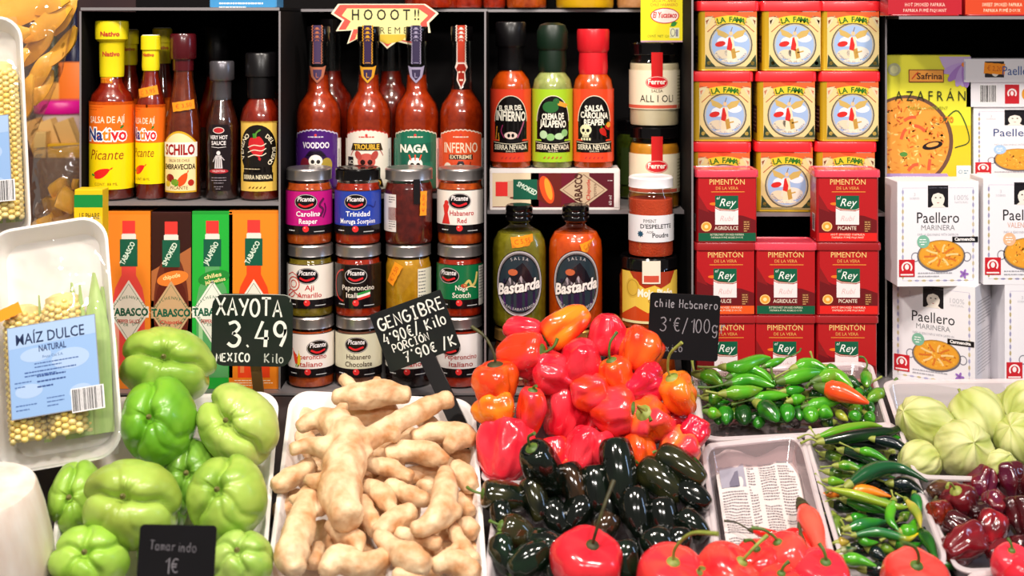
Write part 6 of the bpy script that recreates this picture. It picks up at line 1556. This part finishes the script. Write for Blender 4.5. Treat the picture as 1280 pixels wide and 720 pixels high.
def slate(label, px, py, Y, w_, h_, rot, art, col, stick, rad=8, sw=9, stickm=None, tilt=0):
    c = P(px, py, Y); k = .001*(D0+Y)/D0
    t = thing('price_slate', label, 'sign', c, (math.radians(tilt), -math.radians(rot), 0))
    o = rr(w_, h_, rad, 5); n = len(o)
    V = [(x*k, 0, z*k) for x, z in o]+[(x*k, .003, z*k) for x, z in o]
    Fc = [tuple(range(n)), tuple(range(2*n-1, n-1, -1))]+[(i, n+i, n+(i+1) % n, (i+1) % n) for i in range(n)]
    obj('board', mesh('board', V, Fc, mat('slate_'+col, col, .8, col2='232823' if col != '0c0b0e' else '110f13', vscale=14, spec=.2)), t)
    art.u(2); obj('chalk_writing', art.flat('chalk_writing', k=k, m=vmat('chalk', .9)), t)
    # the stick, in world directions, down to the counter
    (x0, y0), (x1, y1) = stick
    R_ = t.rotation_euler.to_matrix().inverted()
    p0 = P(x0, y0, Y+.0055); p1 = Q(x1, y1, .012)
    a_, b_ = R_@(p0-c), R_@(p1-c)
    d = (b_-a_).normalized(); s_ = d.cross(Vector((0, 1, 0))).normalized()*sw*k/2; f = s_.cross(d).normalized()*.002
    if f.y < 0: f = -f
    V = [p+u*s_+v*f for p in (a_, b_) for u, v in ((-1, -1), (1, -1), (1, 1), (-1, 1))]
    bm = bmesh.new(); vs = [bm.verts.new(v) for v in V]
    for q in [(3, 2, 1, 0), (4, 5, 6, 7), (0, 1, 5, 4), (1, 2, 6, 5), (2, 3, 7, 6), (3, 0, 4, 7)]: bm.faces.new([vs[i] for i in q])
    bmesh.ops.recalc_face_normals(bm, faces=bm.faces)
    me = bpy.data.meshes.new('stick'); bm.to_mesh(me); bm.free(); me.materials.append(stickm or BLK); obj('stick', me, t)
    return t
CK = 'e9ebe2'
a = Art(); chalk(a, 'XAYOTA', -45, 18, 21, 2.8, CK, adv=.66, seed=2); chalk(a, '3.49', -30, -20, 31, 4.0, CK, adv=.70, seed=3)
chalk(a, 'MEXICO', -44, -39, 10, 1.8, CK, adv=.72, seed=4); chalk(a, 'Kilo', 16, -40, 11, 1.5, 'b9beb4', adv=.72, seed=5)
a.L([(-44, 44), (40, 45), (47, 36)], .7, 'b9beb4', sub=3)
slate('dark green price board chalked XAYOTA 3.49 on a wooden stick', 315, 413, -.075, 101, 90, -1, a, '16231a', ((318, 440), (324, 496)), rad=16, sw=13, stickm=mat('stick_wood', '8a6a3a', .6))
a = Art(); chalk(a, 'GENGIBRE', -41, 15, 15, 2.2, CK, adv=.74, seed=7); chalk(a, "4'90€/ Kilo", -41, -4, 14, 1.9, CK, adv=.63, seed=8)
chalk(a, 'PORCIÓN', -34, -16, 9.5, 1.5, CK, adv=.74, seed=9); chalk(a, "7'90€ /K", -24, -33, 13, 1.8, CK, adv=.74, seed=10)
slate('tilted black price slate chalked GENGIBRE above the ginger', 519, 414, -.062, 94, 76, 20, a, '14161a', ((531, 440), (606, 600)), rad=2, sw=20)
a = Art(); chalk(a, 'chile Habanero', -38, 24, 10, 1.1, '9a969c', adv=.62, seed=11); chalk(a, "3'€/100gr", -30, -6, 17, 1.3, '8a868c', adv=.62, seed=12); chalk(a, 'mexico', -34, -31, 9, 1.1, '7a767c', adv=.7, seed=13)
slate('black price slate faintly chalked chile Habanero over the red heap', 855, 409, -.112, 88, 82, -3, a, '0c0b0e', ((846, 440), (852, 500)), rad=4, sw=8)
a = Art(); chalk(a, 'Tamarindo', -34, 14, 11, 1.0, '6a666c', adv=.64, seed=14, rot=-3); chalk(a, '1€', -14, -14, 18, 1.5, '7a767c', adv=.7, seed=15)
c_ = Q(220, 700, .11)
slate('small black slate faintly chalked Tamarindo among the chayotes', 220, 702, c_.y-.028, 96, 86, -1, a, '0c0b0e', ((222, 720), (224, 770)), rad=5, sw=8, tilt=-12)

# ------------------------------------------------------------ sweet corn packs
CORN = vmat('corn_kernel', .3, coat=.4, sss=.15); FILM = clear('cling_film', 'ffffff', .13, rough=.06, body=.05, bcol='f4f2f0', bump=.5)
HUSKM = mat('corn_husk', 'b4cc7a', .5, col2='8fb454', vscale=18, stretch=(6, 6, .5))
def cornpack(label, pbot, ptop, wd, roll, hm=1.0, off=0):
    L_ = (ptop-pbot).length; Wd = wd; Hd = .026
    t = thing('sweet_corn_pack', label, 'corn pack', pbot)
    d = ptop-pbot; til = math.atan2(d.y, d.z); roll = math.degrees(math.atan2(d.x, math.hypot(d.y, d.z)))
    t.rotation_euler = (Matrix.Rotation(-til, 3, 'X') @ Matrix.Rotation(math.radians(roll), 3, 'Y')).to_euler()
    # tray: opening faces local -Y, long side along Z
    lv = [(Wd-.030, L_-.030, .020, 0), (Wd-.024, L_-.024, .022, -.003), (Wd-.004, L_-.004, .028, -Hd+.003), (Wd, L_, .03, -Hd+.002), (Wd+.001, L_+.001, .03, -Hd), (Wd-.005, L_-.005, .028, -Hd-.001), (Wd-.011, L_-.011, .026, -Hd+.002), (Wd-.03, L_-.03, .02, -.005), (Wd-.04, L_-.04, .018, -.0035)]
    V, Fc = loft(lv, 8, 1, caps=(1, 1))
    V = [(x, z, y+L_/2) for x, y, z in V]; Fc = [f[::-1] for f in Fc]
    obj('foam_tray', mesh('foam_tray', V, Fc, FOAM, smooth=40), t)
    ky = lin('f0d070'); kw = lin('f2e3a8')
    for ci, (cx, top, bot, r) in enumerate((u_+off, v_+off*5, w_, r_) for u_, v_, w_, r_ in ((-.030, .66, .12, .0205), (.014, .68, .12, .0215))):
        rnd = random.Random(ci+5); z1, z0 = L_*top, L_*bot
        n = 16; cc = 2*PI/n; dz = .0068; rows_ = int((z1-z0)/dz)
        cob = obj('corn_cob', mesh('corn_cob', *join(tube([(cx, -.006-r, z0), (cx, -.006-r, z1-.002), (cx, -.006-r, z1+.002)], [r*.86, r*.86, r*.5], 20)), m=mat('cob_core', 'e4cf8a', .6), smooth=60), t)
        V = []; Fc = []; K = []
        base = [(math.sin(f)*math.cos(a), math.sin(f)*math.sin(a), math.cos(f)) for f in (0.5, 1.1, 1.7) for a in [2*PI*q/7 for q in range(7)]]
        for i in range(n):
            a = i*cc
            if math.sin(a) > .6: continue          # the side pressed into the tray
            for j in range(rows_):
                zz = z0+(j+.5*(i % 2))*dz; sh = min(1, (z1-zz+.004)/.02)**.4 if z1-zz < .016 else 1
                o = len(V); nx, ny = math.cos(a), math.sin(a)
                kx, kz, kh = r*cc*.52, dz*.52, .0042*rnd.uniform(.85, 1.1)
                for bx, by, bz in base+[(0, 0, 1)]:
                    p = Vector((cx+nx*(r*sh*.9)-ny*bx*kx+nx*bz*kh, -.006-r+ny*(r*sh*.9)+nx*bx*kx+ny*bz*kh, zz+by*kz)); V.append(p)
                for q in range(7):
                    q2 = (q+1) % 7; Fc += [(o+q, o+7+q, o+7+q2, o+q2), (o+7+q, o+14+q, o+14+q2, o+7+q2), (o+21, o+q, o+q2)]
                kk = mix(ky, kw, rnd.random()*.7); K += [kk]*22
        ke = obj('kernels', mesh('kernels', V, Fc, CORN, smooth=60, vcols=K), cob); ke['kind'] = 'stuff'
    # husk leaves along the cobs
    for i, (x0, x1, zt, w_, yy) in enumerate(((.040, .048, .76, .016, -.022), (.046, .054, .70, .014, -.014), (.031, .034, .72, .007, -.030), (-.012, -.012, .70, .004, -.028), (.012, .020, .74, .010, -.012))):
        V = []; Fc = []; n = 16; w_ *= .35 if off else 1
        for j in range(n+1):
            s_ = j/n; z = L_*(.10+(zt-.10)*s_); ww = w_*(1 if s_ < .6 else max(.08, 1-(s_-.6)/.4*.9)); xx = x0+(x1-x0)*math.sin(s_*1.6); y = yy-.003*math.sin(s_*3)
            for e, dy in ((-1, .003), (-.4, 0), (.4, -.001), (1, .003)): V.append((xx+e*ww, y+dy, z))
        for j in range(n):
            for q in range(3): Fc.append((j*4+q, j*4+q+1, j*4+q+5, j*4+q+4))
        m0 = len(V); V += [(x, y+.0008, z) for x, y, z in V[:m0]]; Fc += [tuple(v+m0 for v in f[::-1]) for f in Fc[:]]
        obj('husk_leaf', mesh('husk_leaf', V, Fc, HUSKM, smooth=60), t)
    # film over the opening
    V = []; Fc = []; nx_, nz_ = 24, 40
    for j in range(nz_+1):
        for i in range(nx_+1):
            u, v = i/nx_*2-1, j/nz_*2-1
            bulge = (1-abs(u)**4)*(1-abs(v)**6); inz = math.exp(-((j/nz_-.38)/.36)**4)
            s_ = 1-.13*max(0, abs(u)-.75)*max(0, abs(v)-.8)*20*.5
            V.append((u*s_*(Wd/2-.001), -Hd-.0015-.0235*bulge*inz*(1-.3*abs(u))+.0012*noise.noise(Vector((u*4, v*7, 2)))*bulge, L_/2+v*(L_/2-.002)))
    for j in range(nz_):
        for i in range(nx_): q = j*(nx_+1)+i; Fc.append((q, q+1, q+nx_+2, q+nx_+1))
    obj('cling_film', mesh('cling_film', V, Fc, FILM, smooth=180), t)
    # printed label on the film
    a = Art(); a.R(-52, 0, 52, 106, '8a909c').u().R(-51, 1, 51, 105, '8fb2e0').u()
    for x, y, rx, ry in ((-30, 30, 16, 8), (20, 60, 22, 12), (-20, 70, 18, 8), (30, 20, 14, 9)): a.E(x, y, rx, ry, 'a8c2e6')
    a.P([(-51, 80), (51, 84), (51, 105), (-51, 105)], 'a4c0e4').u()
    a.T('MAÍZ DULCE', -2, 84, 12, '1a2c54', w=80, b=.01).T('NATURAL', 0, 73, 7, '22386a', w=32, b=.02).T('Fruta Cat S.A.', 0, 65, 3, '3a5a90', w=24)
    a.W(-22, 34, 59, 2, 4, 1.3, '3a5a98', seed=1).W(-34, 30, 50, 2, 4, 1.5, '3a5a98', seed=2).W(-46, -26, 40, 2, 5, 1.3, '4a6aa4', seed=3).W(-20, 14, 44, 3, 6, 1.8, '2c4a88', seed=4).W(-46, -20, 14, 2, 5, 1.3, '4a6aa4', seed=6).W(-10, 12, 18, 3, 4.4, 1.3, '4a6aa4', seed=7).u()
    a.bar(18, -3, 56, 24, 12)
    o = obj('label', a.flat('label', k=.00092*hm), t); o.location = (.008, -Hd-.0275, L_*.20)
    a = Art(); a.sticker(0, 0, 27, 14, 16, '')
    o = obj('price_sticker', a.flat('price_sticker', k=.00092), t); o.location = (-.036, -Hd-.0275, L_*.635)
    return t
pb_ = Q(85, 582, .060); pt_ = P(66, 284, -.138)
cornpack('front sweet corn pack with its blue label in full view, leaning over the chayotes', pb_, pt_, .136, 4.5)
# a small ledge behind it carries the second pack
led = thing('side_ledge', 'narrow pale ledge at the aisle side under the upper corn pack', 'ledge', (0, 0, 0))
ZLg = P(0, 300, -.02).z
obj('ledge_board', mesh('ledge_board', *box(-.86, -.09, ZLg-.012, -.575, .0, ZLg-.001), m=mat('pale_ledge', 'd8d0c8', .5)), led)
obj('ledge_post', mesh('ledge_post', *box(-.82, -.05, plane_z(-.03)+.001, -.80, -.03, ZLg-.0121), m=mat('pale_ledge', 'd8d0c8', .5)), led)
pb2 = Vector((P(-20, 300, -.08).x, -.080, ZLg)); pt2 = P(-32, 28, -.045)
cornpack('second sweet corn pack, raised above the front one and cut off by the frame', pb2, pt2, .132, 3, off=.022)

# ------------------------------------------------------------ trimmed coconuts
COC = mat('coconut_flesh', 'e6dcd2', .6, col2='d8c4b4', vscale=14, bump=.3, bscale=60, stretch=(3, 3, .6), sss=.1)
def coco(label, px, py, h, r, ht, tx=0, tz=0):
    c = Q(px, py, h); prof = [(r*.55, 0), (r*.9, 10), (r*1.06, 26), (r*1.05, 44), (r*.96, ht*.75), (r*.86, ht-3), (r*.83, ht), (r*.6, ht+1), (r*.2, ht+1.5), (0.02, ht+1.5)]
    V, Fc = lathe(prof, 40); V = [(x*(1+.03*noise.noise(Vector((math.atan2(y, x)*2, z*20, px)))), y*(1+.02*math.sin(3*math.atan2(y, x))), z) for x, y, z in V]
    o = obj('trimmed_coconut', mesh('trimmed_coconut', V, Fc, COC, smooth=32), loc=c, rot=(math.radians(tx), math.radians(tz), 0))
    return setp(o, label, 'coconut', 'trimmed white coconuts')
coco('nearest white trimmed coconut with a flat sliced top', -14, 738, .026, 62, 112, tx=12)
coco('blurred beige coconut behind the front corn pack', -62, 585, .026, 60, 100)

# ------------------------------------------------------------ aisle side behind the packs: bags of dried fruit and blurred goods
MAN = mat('dried_mango', 'ffc64a', .4, coat=.3, col2='f2ac2c', vscale=20); PIN = mat('dried_pineapple', 'e8b42c', .5, col2='d8961c', vscale=25)
BAG = clear('cellophane', 'fffaf2', .2, rough=.08, body=.05, bcol='f0e4d4', bump=.9)
def bag(label, pts, Y, depth, fill, seed, kind, name):
    cx = sum(p[0] for p in pts)/len(pts); cy = sum(p[1] for p in pts)/len(pts); c = P(cx, cy, Y)
    t = thing(name, label, 'bag', c)
    W = [P(x, y, Y)-c for x, y in pts]; n = len(W); V = []; Fc = []
    rings = 7
    for s_ in (-1, 1):
        for k_ in range(rings):
            q = 1-k_/(rings-1)*.985
            for w_ in W:
                dd = depth/2*math.sqrt(max(0, 1-q*q))
                V.append(Vector((w_.x*q, s_*dd+.004*noise.noise(Vector((w_.x*q*20, s_*3, w_.z*q*20+seed))), w_.z*q)))
    for s_ in range(2):
        for k_ in range(rings-1):
            for j in range(n):
                j2 = (j+1) % n; o = s_*rings*n
                f = (o+k_*n+j, o+k_*n+j2, o+(k_+1)*n+j2, o+(k_+1)*n+j); Fc.append(f if s_ == 0 else f[::-1])
    obj('clear_bag', mesh('clear_bag', V, Fc, BAG, smooth=60), t)
    rnd = random.Random(seed)
    for (x, y, l, w_, ang) in fill:
        p = P(x, y, Y)-c; p.y += rnd.uniform(-.25, .25)*depth
        V, Fc = [], []; kx, kz = l*.0005, w_*.0005; n2 = 10
        for j in range(n2+1):
            s_ = j/n2*2-1; ww = kz*max(.25, (1-abs(s_)**3)) if kind == 'strip' else kz*(1-.15*abs(s_))
            bend = .006*math.sin(s_*2+x)
            for e in (-1, -.3, .3, 1):
                V.append((s_*kx, bend+.003*abs(e), e*ww))
        m0 = len(V); th = .003 if kind == 'strip' else .012
        V += [(a_, b_+th, d_) for a_, b_, d_ in V]
        for j in range(n2):
            for q in range(3):
                f = (j*4+q, j*4+q+1, j*4+q+5, j*4+q+4); Fc += [f[::-1], tuple(v+m0 for v in f)]
            Fc += [(j*4, j*4+4, j*4+4+m0, j*4+m0), (j*4+3+m0, j*4+7+m0, j*4+7, j*4+3)]
        Fc += [(0, m0, m0+1, 1), (1, m0+1, m0+2, 2), (2, m0+2, m0+3, 3)]+[(n2*4+q+1, n2*4+q+1+m0, n2*4+q+m0, n2*4+q) for q in range(3)]
        o = obj('fruit_strip' if kind == 'strip' else 'fruit_chunk', mesh('dried_fruit', V, Fc, MAN if kind == 'strip' else PIN, smooth=50), t, loc=p, rot=(rnd.uniform(-.3, .3), -math.radians(ang), rnd.uniform(-.4, .4)))
    return t
rnd = random.Random(3)
fill = [(20, 20, 90, 34, 20), (60, 30, 80, 26, 35), (40, 60, 90, 24, 40), (10, 45, 70, 30, 10), (70, 60, 70, 22, 55), (48, 90, 60, 22, 60), (30, 10, 80, 24, -20), (80, 20, 60, 20, 60), (35, 120, 60, 22, 70), (10, 80, 70, 30, 30), (60, 5, 70, 26, 10), (0, 10, 60, 30, 50), (50, 110, 50, 18, 65), (25, 145, 50, 20, 75)]
bag('big clear bag of dried mango strips hanging above the corn packs', [(-60, -30), (98, -30), (92, 30), (78, 90), (52, 150), (35, 190), (-20, 200), (-60, 120)], .06, .06, fill, 1, 'strip', 'mango_bag')
obj('hang_cord', mesh('hang_cord', *tube([P(20, -28, .06), P(20, -28, .06)+Vector((0, 0, .5))], .001, 6), m=BLK)).parent = None
setp(bpy.data.objects['hang_cord'], 'thin black cord holding up the bag of dried mango', 'cord')
fill = [(60, 262, 34, 26, 10), (88, 250, 26, 28, 60), (78, 278, 40, 24, -15), (50, 285, 30, 24, 30), (100, 275, 24, 28, 80), (70, 238, 24, 18, 20), (92, 230, 14, 14, 0)]
bag('clear bag of yellow dried pineapple chunks beside the rack, below the biscuits', [(42, 185), (104, 180), (108, 240), (106, 300), (40, 304), (38, 240)], .05, .05, fill, 2, 'chunk', 'pineapple_bag')
obj('bag_ledge', mesh('bag_ledge', *box(-.66, .015, P(0, 305, .05).z-.01, -.545, .10, P(0, 304, .05).z), m=mat('pale_ledge', 'd8d0c8', .5)), led)
# far counter with blurred goods
FY = .62; zc = P(0, 190, FY).z
fc = thing('far_counter', 'dim brown counter across the aisle behind the rack', 'counter', (0, 0, 0))
obj('counter_body', mesh('counter_body', *box(-1.6, FY-.1, 0, -.5, FY+.4, zc), m=mat('brown_wood', '5a3a30', .6)), fc)
tb = thing('lidded_tub', 'blurred tub with a magenta lid on the far counter', 'tub', (P(76, 0, FY+.1).x, FY+.1, zc))
at(tb, 'tub', [(30, 0), (38, 4), (42, 62)], mat('tub_white', 'd8bcb4', .4), .001); at(tb, 'lid', [(45, 60), (46, 62), (46, 80), (44, 82)], mat('magenta_lid', 'd80c8a', .35), .001)
for i, (x, c_) in enumerate(((56, 'd8a458'), (74, 'e0b470'), (96, 'd8ac68'))):
    s_ = obj('wafer_pack', mesh('wafer_pack', *join(*[box(-.012, -.02+k_*.011, 0, .012, -.012+k_*.011, .062) for k_ in range(4)]), m=mat('wafer_'+c_, c_, .6)), loc=(P(x, 0, FY-.05).x, FY-.05, zc), rot=(0, -.35, .1))
    setp(s_, ('blurred wafer pack nearest the corn', 'middle blurred wafer pack on the far counter', 'blurred wafer pack nearest the rack')[i], 'biscuits')
for x0, x1, hh, col, lb, dy in ((46, 60, 30, 'e8c07a', 'blurred cream block low on the far counter', -.085), (62, 104, 16, 'e8b01c', 'blurred bright yellow pack low on the far counter', -.085)):
    A_, B_ = P(x0, 0, FY+dy).x, P(x1, 0, FY+dy).x
    V, Fc = loft([((B_-A_)*.96, .022, .003, 0), (B_-A_, .025, .004, .002), (B_-A_, .025, .004, hh*.00135), ((B_-A_)*.96, .02, .003, hh*.0014)], 3, 1)
    setp(obj('snack_pack', mesh('snack_pack', V, Fc, mat('pack_'+col, col, .4), smooth=40), loc=((A_+B_)/2, FY+dy, zc)), lb, 'packet')
for x, hh, r, col, lb in ((66, 150, 15, '16301c', 'tall blurred dark green bottle across the aisle', ), (92, 190, 14, '1c1a3a', 'tall blurred dark blue bottle across the aisle'), (84, 120, 15, '2c2040', 'blurred purple-dark bottle between the green and blue ones')):
    c0 = Vector((P(x, 0, FY+.28).x, FY+.28, zc)); t = thing('glass_bottle', lb, 'bottle', c0)
    at(t, 'body', [(r, 0), (r+1, 2), (r+1, hh*.6), (r*.4, hh*.78), (r*.38, hh)], mat('far_'+col, col, .2), .0014); at(t, 'cap', [(r*.5, hh-2), (r*.5, hh+10)], mat('far_cap', 'b98a2c', .4), .0014)
for x, y0, wpx, col, lb in ((98, 95, 26, 'f07a1c', 'blurred orange box high across the aisle'), (72, 120, 30, 'd8982c', 'blurred amber box across the aisle behind the magenta lid')):
    c0 = P(x, 0, FY+.2).x; z1 = P(0, y0-18, FY+.2).z
    V, Fc = loft([(.04, .04, .003, 0), (.042, .042, .004, .002), (.042, .042, .004, z1-zc-.002), (.04, .04, .003, z1-zc)], 3, 1)
    setp(obj('goods_box', mesh('goods_box', V, Fc, mat('gb_'+col, col, .5), smooth=40), loc=(c0, FY+.17, zc)), lb, 'box')
